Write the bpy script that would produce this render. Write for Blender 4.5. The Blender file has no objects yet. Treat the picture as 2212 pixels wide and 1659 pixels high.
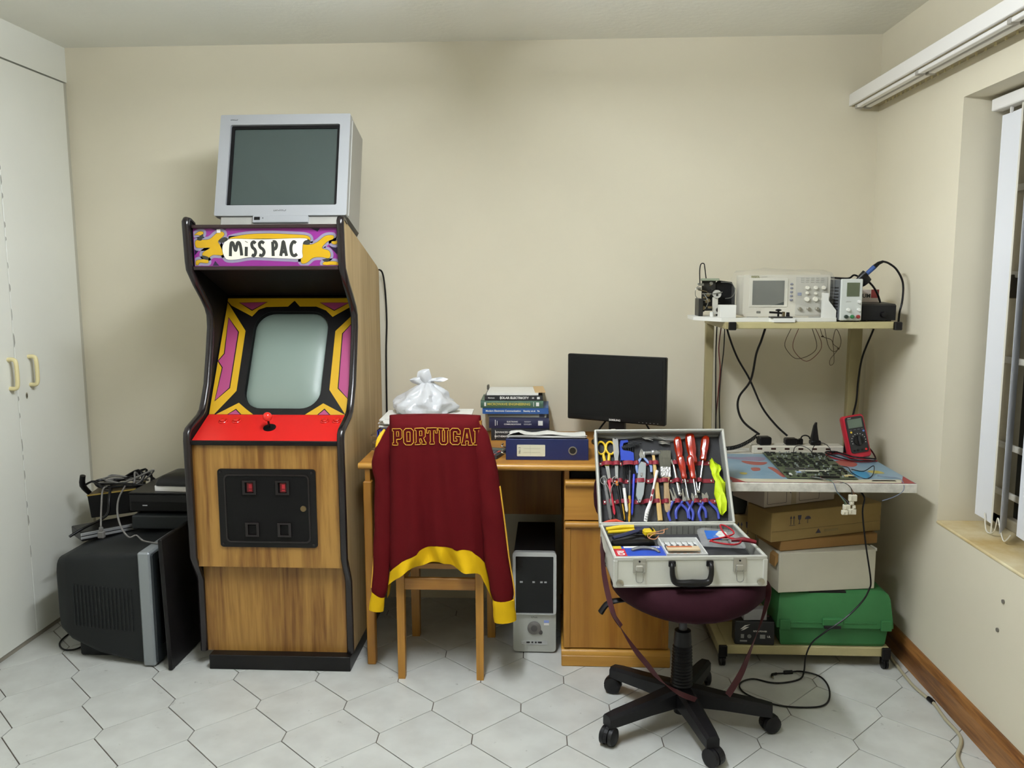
import bpy, bmesh, math, random
from mathutils import Vector, Matrix, Euler
random.seed(7)
SC = bpy.context.scene
COL = SC.collection
PI = math.pi
R = math.radians

# ---------------------------------------------------------------- camera
FPX, YAW, PITCH, ROLL, CAMH = 1800.0, -0.0489, 0.1287, -0.0032, 1.5
_f = Vector((math.sin(YAW)*math.cos(PITCH), math.cos(YAW)*math.cos(PITCH), -math.sin(PITCH)))
_r0 = Vector((math.cos(YAW), -math.sin(YAW), 0)); _u0 = _r0.cross(_f)
_r = _r0*math.cos(ROLL) + _u0*math.sin(ROLL); _u = -_r0*math.sin(ROLL) + _u0*math.cos(ROLL)
cd = bpy.data.cameras.new('camera'); cam = bpy.data.objects.new('camera', cd); COL.objects.link(cam)
cd.sensor_width = 36.0; cd.lens = FPX/2212.0*36.0; cd.clip_start = 0.05
cam.matrix_world = Matrix(((_r.x, _u.x, -_f.x, 0), (_r.y, _u.y, -_f.y, 0), (_r.z, _u.z, -_f.z, CAMH), (0, 0, 0, 1)))
SC.camera = cam

# ---------------------------------------------------------------- world, exposure (night outside, one fluorescent batten in the room)
w = bpy.data.worlds.new('night'); SC.world = w; w.use_nodes = True
w.node_tree.nodes['Background'].inputs[0].default_value = (0.02, 0.025, 0.04, 1)
w.node_tree.nodes['Background'].inputs[1].default_value = 0.15
SC.view_settings.view_transform = 'Standard'; SC.view_settings.look = 'None'
SC.view_settings.gamma = 1.0; SC.view_settings.use_curve_mapping = False
SC.view_settings.exposure = 0.0
LAMP_X, LAMP_Y0, LAMP_Y1, LAMP_W = -0.33, 1.32, 2.57, 198.0        # the one ceiling batten
LAMP_COL = (0.935, 1.0, 1.08)

# room
D, XL, XR, HC, Y0 = 3.741, -2.157, 1.385, 2.506, -0.7

# ---------------------------------------------------------------- materials
def lin(c):
    c = c/255.0
    return c/12.92 if c <= 0.04045 else ((c+0.055)/1.055)**2.4
def rgb(h):
    if isinstance(h, str):
        h = (int(h[0:2], 16), int(h[2:4], 16), int(h[4:6], 16))
    return (lin(h[0]), lin(h[1]), lin(h[2]), 1.0)
MATS = {}
def M(name, col, rough=0.5, metal=0.0, var=0.0, vscale=8.0, bump=0.0, bscale=60.0, stretch=None, col2=None, spec=0.5,
      trans=0.0, alpha=1.0, coat=0.0, sheen=0.0):
    """plain principled surface, with optional object-space noise in colour and relief"""
    if name in MATS: return MATS[name]
    m = bpy.data.materials.new(name); m.use_nodes = True; MATS[name] = m
    nt = m.node_tree; b = nt.nodes['Principled BSDF']; L = nt.links.new
    c = rgb(col); b.inputs['Base Color'].default_value = c
    b.inputs['Roughness'].default_value = rough; b.inputs['Metallic'].default_value = metal
    b.inputs['Specular IOR Level'].default_value = spec
    b.inputs['Transmission Weight'].default_value = trans; b.inputs['Alpha'].default_value = alpha
    b.inputs['Coat Weight'].default_value = coat
    if sheen: b.inputs['Sheen Weight'].default_value = sheen
    if var or bump:
        tc = nt.nodes.new('ShaderNodeTexCoord'); mp = nt.nodes.new('ShaderNodeMapping')
        L(tc.outputs['Object'], mp.inputs[0])
        if stretch: mp.inputs['Scale'].default_value = stretch
    if var:
        n = nt.nodes.new('ShaderNodeTexNoise'); n.inputs['Scale'].default_value = vscale
        n.inputs['Detail'].default_value = 6; n.inputs['Roughness'].default_value = 0.6
        L(mp.outputs[0], n.inputs['Vector'])
        rp = nt.nodes.new('ShaderNodeValToRGB')
        rp.color_ramp.elements[0].position = 0.3; rp.color_ramp.elements[1].position = 0.7
        c2 = rgb(col2) if col2 else tuple(x*(1-var) for x in c[:3])+(1,)
        rp.color_ramp.elements[0].color = c2; rp.color_ramp.elements[1].color = c
        L(n.outputs['Fac'], rp.inputs[0]); L(rp.outputs[0], b.inputs['Base Color'])
    if bump:
        n2 = nt.nodes.new('ShaderNodeTexNoise'); n2.inputs['Scale'].default_value = bscale; n2.inputs['Detail'].default_value = 4
        L(mp.outputs[0], n2.inputs['Vector'])
        bp = nt.nodes.new('ShaderNodeBump'); bp.inputs['Strength'].default_value = bump; bp.inputs['Distance'].default_value = 0.01
        L(n2.outputs['Fac'], bp.inputs['Height']); L(bp.outputs[0], b.inputs['Normal'])
    return m
def wood(name, c_light, c_dark, axis='z', scale=1.0, rough=0.45, contrast=1.0):
    """grain along one object axis: stretched noise plus cathedral rings"""
    if name in MATS: return MATS[name]
    m = bpy.data.materials.new(name); m.use_nodes = True; MATS[name] = m
    nt = m.node_tree; b = nt.nodes['Principled BSDF']; L = nt.links.new
    b.inputs['Roughness'].default_value = rough
    tc = nt.nodes.new('ShaderNodeTexCoord'); mp = nt.nodes.new('ShaderNodeMapping')
    s = [14*scale, 14*scale, 14*scale]; s['xyz'.index(axis)] = 0.9*scale
    mp.inputs['Scale'].default_value = s
    L(tc.outputs['Object'], mp.inputs[0])
    n = nt.nodes.new('ShaderNodeTexNoise'); n.inputs['Scale'].default_value = 1.0; n.inputs['Detail'].default_value = 8
    n.inputs['Roughness'].default_value = 0.62; n.inputs['Distortion'].default_value = 0.6
    L(mp.outputs[0], n.inputs['Vector'])
    n2 = nt.nodes.new('ShaderNodeTexNoise'); n2.inputs['Scale'].default_value = 6.0; n2.inputs['Detail'].default_value = 3
    L(mp.outputs[0], n2.inputs['Vector'])
    mx = nt.nodes.new('ShaderNodeMath'); mx.operation = 'MULTIPLY_ADD'; mx.inputs[1].default_value = 0.35
    L(n2.outputs['Fac'], mx.inputs[0]); L(n.outputs['Fac'], mx.inputs[2])
    rp = nt.nodes.new('ShaderNodeValToRGB'); e = rp.color_ramp.elements
    e[0].position = 0.68-0.16/contrast; e[1].position = 0.68+0.12/contrast
    e[0].color = rgb(c_dark); e[1].color = rgb(c_light)
    L(mx.outputs[0], rp.inputs[0]); L(rp.outputs[0], b.inputs['Base Color'])
    bp = nt.nodes.new('ShaderNodeBump'); bp.inputs['Strength'].default_value = 0.06; bp.inputs['Distance'].default_value = 0.002
    L(mx.outputs[0], bp.inputs['Height']); L(bp.outputs[0], b.inputs['Normal'])
    return m
def emis(name, col, strength):
    m = bpy.data.materials.new(name); m.use_nodes = True; MATS[name] = m
    b = m.node_tree.nodes['Principled BSDF']; b.inputs['Base Color'].default_value = (0.8, 0.8, 0.8, 1)
    b.inputs['Emission Color'].default_value = tuple(col)+(1,); b.inputs['Emission Strength'].default_value = strength
    return m

# ---------------------------------------------------------------- mesh building
def cr(pts, seg=6, closed=False):
    """Catmull-Rom curve through points (any dimension)"""
    P = [tuple(p) for p in pts]; n = len(P)
    if n < 3 and not closed: return P
    out = []
    rng = range(n) if closed else range(n-1)
    for i in rng:
        p0 = P[i-1] if (i > 0 or closed) else P[0]
        p1 = P[i]; p2 = P[(i+1) % n]
        p3 = P[(i+2) % n] if (i+2 < n or closed) else P[n-1]
        for k in range(seg):
            t = k/seg
            out.append(tuple(0.5*((2*b)+(c-a)*t+(2*a-5*b+4*c-d)*t*t+(-a+3*b-3*c+d)*t**3) for a, b, c, d in zip(p0, p1, p2, p3)))
    if not closed: out.append(P[-1])
    return out
def rrect(x0, x1, y0, y1, r, seg=4):
    """rounded rectangle outline, counter-clockwise"""
    o = []
    for cx, cy, a in ((x1-r, y1-r, 0), (x0+r, y1-r, 90), (x0+r, y0+r, 180), (x1-r, y0+r, 270)):
        for k in range(seg+1):
            t = R(a+90*k/seg); o.append((cx+r*math.cos(t), cy+r*math.sin(t)))
    return o
def circ(cx, cy, r, n=16, ry=None):
    ry = ry or r
    return [(cx+r*math.cos(2*PI*k/n), cy+ry*math.sin(2*PI*k/n)) for k in range(n)]
class MB:
    def __init__(s): s.v = []; s.f = []; s.m = []; s.X = Matrix.Identity(4)
    def set(s, X=None): s.X = X or Matrix.Identity(4); return s
    def add(s, V, F, mi=0):
        o = len(s.v)
        s.v += [s.X @ Vector(p) for p in V]
        for f in F: s.f.append([i+o for i in f]); s.m.append(mi)
        return s
    def box(s, x0, x1, y0, y1, z0, z1, b=0.0, seg=1, mi=0):
        if b > 0:
            b = min(b, 0.49*min(abs(x1-x0), abs(y1-y0), abs(z1-z0)))
            bm = bmesh.new(); bmesh.ops.create_cube(bm, size=1.0)
            for v in bm.verts: v.co = Vector(((x0+x1)/2+v.co.x*(x1-x0), (y0+y1)/2+v.co.y*(y1-y0), (z0+z1)/2+v.co.z*(z1-z0)))
            bmesh.ops.bevel(bm, geom=bm.edges[:], offset=b, segments=seg, profile=0.5, affect='EDGES', clamp_overlap=True)
            bm.verts.index_update()
            s.add([v.co for v in bm.verts], [[v.index for v in f.verts] for f in bm.faces], mi); bm.free()
            return s
        V = [(x, y, z) for z in (z0, z1) for y in (y0, y1) for x in (x0, x1)]
        return s.add(V, [(0, 2, 3, 1), (4, 5, 7, 6), (0, 1, 5, 4), (2, 6, 7, 3), (0, 4, 6, 2), (1, 3, 7, 5)], mi)
    def prism(s, poly, axis, a0, a1, mi=0, scale1=1.0):
        def p3(p, a):
            return {'x': (a, p[0], p[1]), 'y': (p[0], a, p[1]), 'z': (p[0], p[1], a)}[axis]
        n = len(poly)
        cx = sum(p[0] for p in poly)/n; cy = sum(p[1] for p in poly)/n
        q = [(cx+(p[0]-cx)*scale1, cy+(p[1]-cy)*scale1) for p in poly]
        V = [p3(p, a0) for p in poly]+[p3(p, a1) for p in q]
        F = [list(range(n))[::-1], list(range(n, 2*n))]+[(i, (i+1) % n, n+(i+1) % n, n+i) for i in range(n)]
        return s.add(V, F, mi)
    def ring(s, outer, inner, axis, a0, a1, mi=0):
        """plate with a hole; outer and inner outlines have equal counts"""
        def p3(p, a):
            return {'x': (a, p[0], p[1]), 'y': (p[0], a, p[1]), 'z': (p[0], p[1], a)}[axis]
        n = len(outer)
        V = [p3(p, a0) for p in outer]+[p3(p, a0) for p in inner]+[p3(p, a1) for p in outer]+[p3(p, a1) for p in inner]
        F = []
        for i in range(n):
            j = (i+1) % n
            F += [(i, j, n+j, n+i), (2*n+i, 3*n+i, 3*n+j, 2*n+j), (i, 2*n+i, 2*n+j, j), (n+i, n+j, 3*n+j, 3*n+i)]
        return s.add(V, F, mi)
    def loft(s, loops, mi=0, cap=True, closed=True):
        """skin between equal-count loops of 3-D points"""
        n = len(loops[0]); V = [p for l in loops for p in l]; F = []
        for k in range(len(loops)-1):
            for i in range(n if closed else n-1):
                j = (i+1) % n; F.append((k*n+i, k*n+j, (k+1)*n+j, (k+1)*n+i))
        if cap: F += [list(range(n))[::-1], list(range((len(loops)-1)*n, len(loops)*n))]
        return s.add(V, F, mi)
    def tube(s, pts, r, n=6, seg=0, mi=0, flat=1.0, closed=False):
        """tube along points; r a number or a list per point; flat squashes the section"""
        P = [Vector(p) for p in (cr(pts, seg, closed) if seg else pts)]
        m = len(P)
        if hasattr(r, '__len__'):
            rr = []
            for i in range(m):
                t = i/(m-1)*(len(r)-1); k = min(int(t), len(r)-2); rr.append(r[k]+(r[k+1]-r[k])*(t-k))
        else: rr = [r]*m
        T = []
        for i in range(m):
            a = P[i-1] if (i > 0 or closed) else P[i]; b = P[(i+1) % m] if (i < m-1 or closed) else P[i]
            d = b-a; T.append(d.normalized() if d.length > 1e-9 else Vector((0, 0, 1)))
        up = Vector((0, 0, 1)) if abs(T[0].z) < 0.9 else Vector((0, 1, 0))
        N = (up-T[0]*up.dot(T[0])).normalized(); loops = []
        for i in range(m):
            N = (N-T[i]*N.dot(T[i]))
            N = N.normalized() if N.length > 1e-9 else T[i].orthogonal().normalized()
            B = T[i].cross(N)
            loops.append([P[i]+(B*math.cos(2*PI*k/n)+N*(flat*math.sin(2*PI*k/n)))*rr[i] for k in range(n)])
        if closed: loops.append(loops[0]); return s.loft(loops, mi, cap=False)
        return s.loft(loops, mi)
    def cyl(s, p0, p1, r0, r1=None, n=12, mi=0):
        return s.tube([p0, p1], [r0, r0 if r1 is None else r1], n, mi=mi)
    def lathe(s, prof, n=16, X=None, mi=0):
        """profile (radius, height) about z, then matrix X"""
        old = s.X
        if X is not None: s.X = old @ X
        s.loft([[(r*math.cos(2*PI*k/n), r*math.sin(2*PI*k/n), z) for k in range(n)] for r, z in prof], mi)
        s.X = old; return s
    def ball(s, c, rx, ry=None, rz=None, n=12, m=8, mi=0):
        ry = ry or rx; rz = rz or rx
        loops = []
        for j in range(m+1):
            a = -PI/2+PI*j/m; q = max(math.cos(a), 0.02)
            loops.append([(c[0]+rx*q*math.cos(2*PI*k/n), c[1]+ry*q*math.sin(2*PI*k/n), c[2]+rz*math.sin(a)) for k in range(n)])
        return s.loft(loops, mi)
    def mesh(s, name, mats, smooth=None, X=None):
        me = bpy.data.meshes.new(name)
        V = s.v if X is None else [X @ p for p in s.v]
        me.from_pydata([tuple(p) for p in V], [], s.f)
        mats = mats if isinstance(mats, (list, tuple)) else [mats]
        for m in mats: me.materials.append(m)
        if len(mats) > 1: me.polygons.foreach_set('material_index', s.m)
        bm = bmesh.new(); bm.from_mesh(me); bmesh.ops.recalc_face_normals(bm, faces=bm.faces[:]); bm.to_mesh(me); bm.free()
        if smooth:
            me.shade_smooth(); me.set_sharp_from_angle(angle=R(smooth))
        me.update(); return me
    def build(s, name, mats, parent=None, smooth=None, world=False, label=None):
        """link as one mesh object; world=True: coordinates were written in room space"""
        X = None
        if world and parent is not None:
            mw = parent.matrix_basis.copy(); q = parent.parent
            while q: mw = q.matrix_basis @ mw; q = q.parent
            X = mw.inverted()
        o = bpy.data.objects.new(name, s.mesh(name, mats, smooth, X)); COL.objects.link(o)
        if parent is not None: o.parent = parent
        if label: o['label'] = label
        return o
def thing(name, label, cat, loc=(0, 0, 0), rot=(0, 0, 0), group=None):
    o = bpy.data.objects.new(name, None); COL.objects.link(o); o.empty_display_size = 0.05
    o.location = loc; o.rotation_euler = rot
    o.matrix_basis = Matrix.Translation(loc) @ Euler(rot).to_matrix().to_4x4()
    o['label'] = label; o['category'] = cat
    if group: o['group'] = group
    return o
def tag(o, label, cat, group=None):
    o['label'] = label; o['category'] = cat
    if group: o['group'] = group
    return o
def solo(mb, name, mats, label, cat, loc=(0, 0, 0), rot=(0, 0, 0), smooth=None, group=None, world=False):
    """a thing that is a single mesh; world=True: its mesh was written in room space and is moved to its own origin"""
    X = None
    basis = Matrix.Translation(loc) @ Euler(rot).to_matrix().to_4x4()
    if world: X = basis.inverted()
    o = bpy.data.objects.new(name, mb.mesh(name, mats, smooth, X)); COL.objects.link(o)
    o.matrix_basis = basis
    return tag(o, label, cat, group)
def struct(mb, name, mats, smooth=None):
    o = mb.build(name, mats, None, smooth); o['kind'] = 'structure'; return o
def text_mb(body, size, depth=0.0004, X=None, offset=0.0, align='CENTER', outline=0.0, sx=1.0):
    """lettering as thin mesh in the xy plane of X (x right, y up, z towards reader)"""
    cu = bpy.data.curves.new('t', 'FONT'); cu.body = body; cu.size = size; cu.align_x = align; cu.align_y = 'CENTER'
    cu.offset = offset; cu.resolution_u = 3; cu.extrude = depth
    if outline: cu.fill_mode = 'NONE'; cu.bevel_depth = outline; cu.bevel_resolution = 0; cu.extrude = 0
    ob = bpy.data.objects.new('t', cu); COL.objects.link(ob)
    dg = bpy.context.evaluated_depsgraph_get()
    me = bpy.data.meshes.new_from_object(ob.evaluated_get(dg))
    mb = MB(); X = X or Matrix.Identity(4)
    mb.v = [X @ Vector((v.co.x*sx, v.co.y, v.co.z)) for v in me.vertices]
    mb.f = [list(p.vertices) for p in me.polygons]; mb.m = [0]*len(mb.f)
    bpy.data.objects.remove(ob); bpy.data.curves.remove(cu); bpy.data.meshes.remove(me)
    return mb
def smallprint(X, w, h, n, seed=1):
    """a word too small to read: a row of tiny letter-like strokes in the xy plane of X"""
    rnd = random.Random(seed); b = MB(); b.set(X); s = w/n
    for k in range(n):
        x = -w/2+k*s; b.box(x, x+s*0.28, -h/2, h/2*rnd.choice((1, 1, 0.4)), 0, 0.0004)
        z = rnd.choice((-h/2, -h*0.08, h/2-h*0.25)); b.box(x+s*0.28, x+s*0.72, z, z+h*0.25, 0, 0.0004)
    return b
def frame(o, x, y):
    """matrix with given origin, x direction and y direction"""
    x = Vector(x).normalized(); y = Vector(y); y = (y-x*y.dot(x)).normalized(); z = x.cross(y); o = Vector(o)
    return Matrix(((x.x, y.x, z.x, o.x), (x.y, y.y, z.y, o.y), (x.z, y.z, z.z, o.z), (0, 0, 0, 1)))
FACE = lambda x, y, z: frame((x, y, z), (1, 0, 0), (0, 0, 1))       # upright lettering that faces the camera side (-y)
FLAT = lambda x, y, z: frame((x, y, z), (1, 0, 0), (0, 1, 0))       # lying lettering that faces up
def copy_thing(o, loc, rot=None, label=None):
    c = o.copy(); COL.objects.link(c); c.location = loc
    if rot is not None: c.rotation_euler = rot
    if label: c['label'] = label
    for ch in list(o.children):
        d = ch.copy(); COL.objects.link(d); d.parent = c
        for g in list(ch.children):
            e = g.copy(); COL.objects.link(e); e.parent = d
    return c
# ================================================================ the room
m_wall = M('cream_plaster', 'd8d0b9', 0.75, var=0.05, vscale=1.5, bump=0.12, bscale=9.0)
m_ceil = M('ceiling_paint', 'efeee4', 0.85, var=0.04, vscale=2.0, bump=0.15, bscale=40)
m_grout = M('grout', '5c5046', 0.9, var=0.3, vscale=20)
m_cup = M('cupboard_white', 'e4e4da', 0.42, var=0.04, vscale=2)
b = MB(); b.box(XL-0.6, XR+0.3, Y0-0.1, D+0.1, -0.10, -0.004); floor = struct(b, 'floor', m_grout)
b = MB(); b.box(XL-0.6, XR+0.3, Y0-0.1, D+0.1, HC, HC+0.1); struct(b, 'ceiling', m_ceil)
b = MB(); b.box(XL-0.6, XR+0.3, D, D+0.1, -0.004, HC); struct(b, 'wall_back', m_wall)
b = MB(); b.box(XL-0.6, XR+0.3, Y0-0.1, Y0, -0.004, HC); struct(b, 'wall_front', m_wall)
b = MB(); b.box(XL-0.7, XL-0.6, Y0-0.1, D+0.1, -0.004, HC); struct(b, 'wall_left', m_wall)
# right wall with the window recess: near edge of the opening at y 1.55, far edge at 2.98
WY0, WY1, WZ0, WZ1, WD = 1.50, 2.985, 0.612, 2.095, 0.22
b = MB()
b.box(XR, XR+0.3, WY1, D, -0.004, HC); b.box(XR, XR+0.3, Y0, WY0, -0.004, HC)
b.box(XR, XR+0.3, WY0, WY1, WZ1, HC); b.box(XR, XR+0.3, WY0, WY1, -0.004, WZ0)
struct(b, 'wall_right', m_wall)
# sill plaster with water stains
m_sill = M('stained_sill', 'd8cdaa', 0.7, var=0.3, vscale=5, col2='b59a62')
b = MB(); b.box(XR-0.004, XR+WD, WY0, WY1, WZ0, WZ0+0.012, 0.004); struct(b, 'trim_1', m_sill)
# window: steel frame, burglar bars, panes
m_steel = M('painted_steel_frame', 'a59c86', 0.5, var=0.15, vscale=10)
m_pane = M('night_glass', '0a0c10', 0.06, spec=0.6)
win = bpy.data.objects.new('window_1', None); COL.objects.link(win); win['kind'] = 'structure'
win.location = (XR+WD, (WY0+WY1)/2, WZ0); win.matrix_basis = Matrix.Translation(win.location)
b = MB(); x0, x1 = XR+WD-0.03, XR+WD+0.01
for ya, yb in ((WY1-0.09, WY1), (WY0, WY0+0.05), (2.22, 2.27)): b.box(x0, x1, ya, yb, WZ0, WZ1, 0.004)
for za, zb in ((WZ0+0.012, WZ0+0.05), (WZ1-0.05, WZ1)): b.box(x0, x1, WY0, WY1, za, zb, 0.004)
b.build('window_frame', m_steel, win, world=True)
m_bar = M('white_burglar_bar', 'c9c4b8', 0.5)
for z in (0.75, 0.915, 1.21, 1.50, 1.79):
    b = MB(); b.box(XR+WD-0.05, XR+WD-0.038, WY0, WY1-0.02, z-0.011, z+0.011, 0.003); b.build('burglar_bar', m_bar, win, world=True)
for ya, yb in ((WY0+0.05, 2.22), (2.27, WY1-0.09)):
    b = MB(); b.box(XR+WD-0.004, XR+WD+0.002, ya, yb, WZ0+0.05, WZ1-0.05); b.build('pane', m_pane, win, world=True)
b = MB(); b.box(XR+WD-0.06, XR+WD-0.03, WY1-0.075, WY1-0.06, 1.42, 1.50, 0.003); b.tube([(XR+WD-0.05, WY1-0.068, 1.46), (XR+WD-0.09, WY1-0.068, 1.42), (XR+WD-0.09, WY1-0.068, 1.36)], 0.006, 6)
b.build('window_catch', M('dull_brass', '6d6350', 0.4, 0.8), win, world=True)
# skirting on the right wall
m_skirt = wood('skirting_wood', '9a6a38', '5a3418', 'y', 1.6, 0.4)
b = MB(); b.prism([(XR-0.020, -0.002), (XR-0.020, 0.075), (XR-0.014, 0.090), (XR-0.006, 0.100), (XR, 0.100), (XR, -0.002)], 'y', Y0, D)
struct(b, 'baseboard_right', m_skirt)
# ---- floor tiles: stretched hexagons
m_tile = None
def tile_mat():
    m = bpy.data.materials.new('speckled_white_tile'); m.use_nodes = True
    nt = m.node_tree; bs = nt.nodes['Principled BSDF']; L = nt.links.new
    bs.inputs['Roughness'].default_value = 0.32
    tc = nt.nodes.new('ShaderNodeTexCoord'); oi = nt.nodes.new('ShaderNodeObjectInfo')
    ad = nt.nodes.new('ShaderNodeVectorMath'); ad.operation = 'ADD'
    sc = nt.nodes.new('ShaderNodeVectorMath'); sc.operation = 'SCALE'; sc.inputs['Scale'].default_value = 37.0
    cb = nt.nodes.new('ShaderNodeCombineXYZ'); L(oi.outputs['Random'], cb.inputs[0]); L(oi.outputs['Random'], cb.inputs[1])
    L(cb.outputs[0], sc.inputs[0]); L(tc.outputs['Object'], ad.inputs[0]); L(sc.outputs[0], ad.inputs[1])
    n = nt.nodes.new('ShaderNodeTexNoise'); n.inputs['Scale'].default_value = 9; n.inputs['Detail'].default_value = 5; L(ad.outputs[0], n.inputs['Vector'])
    rp = nt.nodes.new('ShaderNodeValToRGB'); rp.color_ramp.elements[0].position = 0.3; rp.color_ramp.elements[1].position = 0.65
    rp.color_ramp.elements[0].color = rgb('b8b8b2'); rp.color_ramp.elements[1].color = rgb('c6c7c1'); L(n.outputs['Fac'], rp.inputs[0])
    n2 = nt.nodes.new('ShaderNodeTexNoise'); n2.inputs['Scale'].default_value = 60; n2.inputs['Detail'].default_value = 8; n2.inputs['Roughness'].default_value = 0.7
    L(ad.outputs[0], n2.inputs['Vector'])
    n3 = nt.nodes.new('ShaderNodeTexNoise'); n3.inputs['Scale'].default_value = 14; L(ad.outputs[0], n3.inputs['Vector'])
    mu = nt.nodes.new('ShaderNodeMath'); mu.operation = 'MULTIPLY'; L(n2.outputs['Fac'], mu.inputs[0]); L(n3.outputs['Fac'], mu.inputs[1])
    r2 = nt.nodes.new('ShaderNodeValToRGB'); r2.color_ramp.elements[0].position = 0.385; r2.color_ramp.elements[1].position = 0.44
    r2.color_ramp.elements[0].color = (0, 0, 0, 1); r2.color_ramp.elements[1].color = (0.55, 0.55, 0.55, 1); L(mu.outputs[0], r2.inputs[0])
    mx = nt.nodes.new('ShaderNodeMixRGB'); mx.inputs[2].default_value = rgb('7d7b73'); L(r2.outputs[0], mx.inputs[0]); L(rp.outputs[0], mx.inputs[1])
    L(mx.outputs[0], bs.inputs['Base Color'])
    return m
m_tile = tile_mat()
def clip(poly, ax, lim, keep_less):
    out = []
    for i in range(len(poly)):
        a, c = poly[i-1], poly[i]
        ia = (a[ax] <= lim) == keep_less; ic = (c[ax] <= lim) == keep_less
        if ia != ic:
            t = (lim-a[ax])/(c[ax]-a[ax]); out.append((a[0]+(c[0]-a[0])*t, a[1]+(c[1]-a[1])*t))
        if ic: out.append(c)
    return out
TW, TS, TH = 0.3102, 0.0265, 0.1785      # width, half short edge, half height
ta = R(1.35)                             # the tiling lies a little askew
def tile_poly(g): return [(-TW/2+g, -TS), (0, -TH+g*1.25), (TW/2-g, -TS), (TW/2-g, TS), (0, TH-g*1.25), (-TW/2+g, TS)]
base_poly = tile_poly(0.0016)
def tile_mesh(poly):
    q = MB(); n = len(poly); cx = sum(p[0] for p in poly)/n; cy = sum(p[1] for p in poly)/n
    V = [(x, y, -0.0045) for x, y in poly]+[(x, y, -0.0008) for x, y in poly]+[(cx+(x-cx)*0.988, cy+(y-cy)*0.988, 0.0) for x, y in poly]
    F = [list(range(2*n, 3*n))]
    for i in range(n):
        j = (i+1) % n; F += [(i, j, n+j, n+i), (n+i, n+j, 2*n+j, 2*n+i)]
    q.add(V, F); return q.mesh('tile', m_tile)
full = tile_mesh(base_poly)
ca, sa = math.cos(ta), math.sin(ta)
for i in range(-16, 16):
    for j in range(-16, 24):
        lx = (i+0.5)*TW+(j % 2)*TW/2; ly = j*0.2055
        # lattice anchored on a measured joint
        gx = -0.417+lx*ca-ly*sa*0.6; gy = 2.746+lx*sa*0.75+ly
        rm = [(gx+x*ca-y*sa, gy+x*sa+y*ca) for x, y in base_poly]
        if max(p[0] for p in rm) < XL-0.04 or min(p[0] for p in rm) > XR-0.02 or max(p[1] for p in rm) < Y0+0.01 or min(p[1] for p in rm) > D-0.01: continue
        inside = all(XL-0.03 < p[0] < XR-0.021 and Y0 < p[1] < D for p in rm)
        if inside: me = full
        else:
            q = rm
            for ax, lim, kl in ((0, XL-0.03, False), (0, XR-0.021, True), (1, Y0, False), (1, D, True)):
                if q: q = clip(q, ax, lim, kl)
            if len(q) < 3: continue
            me = tile_mesh([((x-gx)*ca+(y-gy)*sa, -(x-gx)*sa+(y-gy)*ca) for x, y in q])
        o = bpy.data.objects.new('tile', me); COL.objects.link(o); o.parent = floor
        o.location = (gx, gy, 0); o.rotation_euler = (random.uniform(-1, 1)*0.0006, random.uniform(-1, 1)*0.0006, ta)
# ---- built-in cupboard along the left side
cup = thing('built_in_cupboard', 'tall white built-in cupboard with cream handles along left side of the room', 'cupboard', (XL-0.3, 2.0, 0))
b = MB(); b.box(XL-0.6, XL-0.02, Y0, D, -0.004, 0.03); b.box(XL-0.6, XL-0.02, Y0, D, 2.352, HC); b.box(XL-0.6, XL-0.02, D-0.03, D, 0.03, 2.352); b.box(XL-0.6, XL-0.05, Y0, D-0.03, 0.03, 2.352)
b.build('carcass', m_cup, cup, world=True)
b = MB(); b.box(XL-0.02, XL-0.001, Y0, D, 2.357, HC); b.build('top_panel', m_cup, cup, world=True)
b = MB(); b.box(XL-0.022, XL-0.005, Y0, D, -0.004, 0.018); b.build('plinth', M('cupboard_plinth', '8f887a', 0.6), cup, world=True)
b = MB(); b.box(XL-0.02, XL-0.006, 3.716, D, 0.018, 2.352); b.build('filler_strip', M('filler_strip', 'b9b6a6', 0.5), cup, world=True)
m_hand = M('cream_plastic', 'e0d3a0', 0.35)
m_lock = M('worn_chrome', 'b8b4a8', 0.3, 1.0)
edges = [3.714, 3.232, 2.750, 2.268, 1.786, 1.304, 0.822, 0.340, -0.142, -0.624]
for k in range(len(edges)-1):
    y1, y0 = edges[k], edges[k+1]
    b = MB(); b.box(XL-0.02, XL, y0+0.0025, y1-0.0015, 0.02, 2.350, 0.002)
    dr = b.build('door', m_cup, cup, world=True)
    hy = y0+0.085 if k % 2 == 0 else y1-0.045
    b = MB(); z0, z1 = 1.062, 1.178
    b.tube([(XL, hy, z0), (XL+0.022, hy, z0), (XL+0.032, hy, z0+0.012), (XL+0.034, hy, (z0+z1)/2), (XL+0.032, hy, z1-0.012), (XL+0.022, hy, z1), (XL, hy, z1)], 0.0085, 8, 3)
    b.build('handle', m_hand, dr, 50, world=True)
    if k % 2 == 0:
        b = MB(); b.prism([(hy-0.030+0.006*math.cos(t*PI/6), 1.020+0.013*math.sin(t*PI/6)) for t in range(12)], 'x', XL, XL+0.002)
        b.prism([(hy-0.0315, 1.013), (hy-0.0285, 1.013), (hy-0.0285, 1.027), (hy-0.0315, 1.027)], 'x', XL+0.002, XL+0.0024, 1)
        b.build('keyhole', [m_lock, M('black_hole', '080808', 0.6)], dr, world=True)
# chipped paint along the meeting edge of the two doors
b = MB(); z = 0.35
while z < 2.0:
    h = random.uniform(0.01, 0.06); wd = random.uniform(0.002, 0.007)
    b.prism([(3.2345, z), (3.2345+wd, z+h*0.3), (3.2345+wd*0.7, z+h*0.8), (3.2345, z+h)], 'x', XL-0.001, XL+0.0003); z += h+random.uniform(0.005, 0.09)
b.build('chipped_edge', M('chipped_board', '9c9a90', 0.8), cup, world=True)['kind'] = 'stuff'
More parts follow.
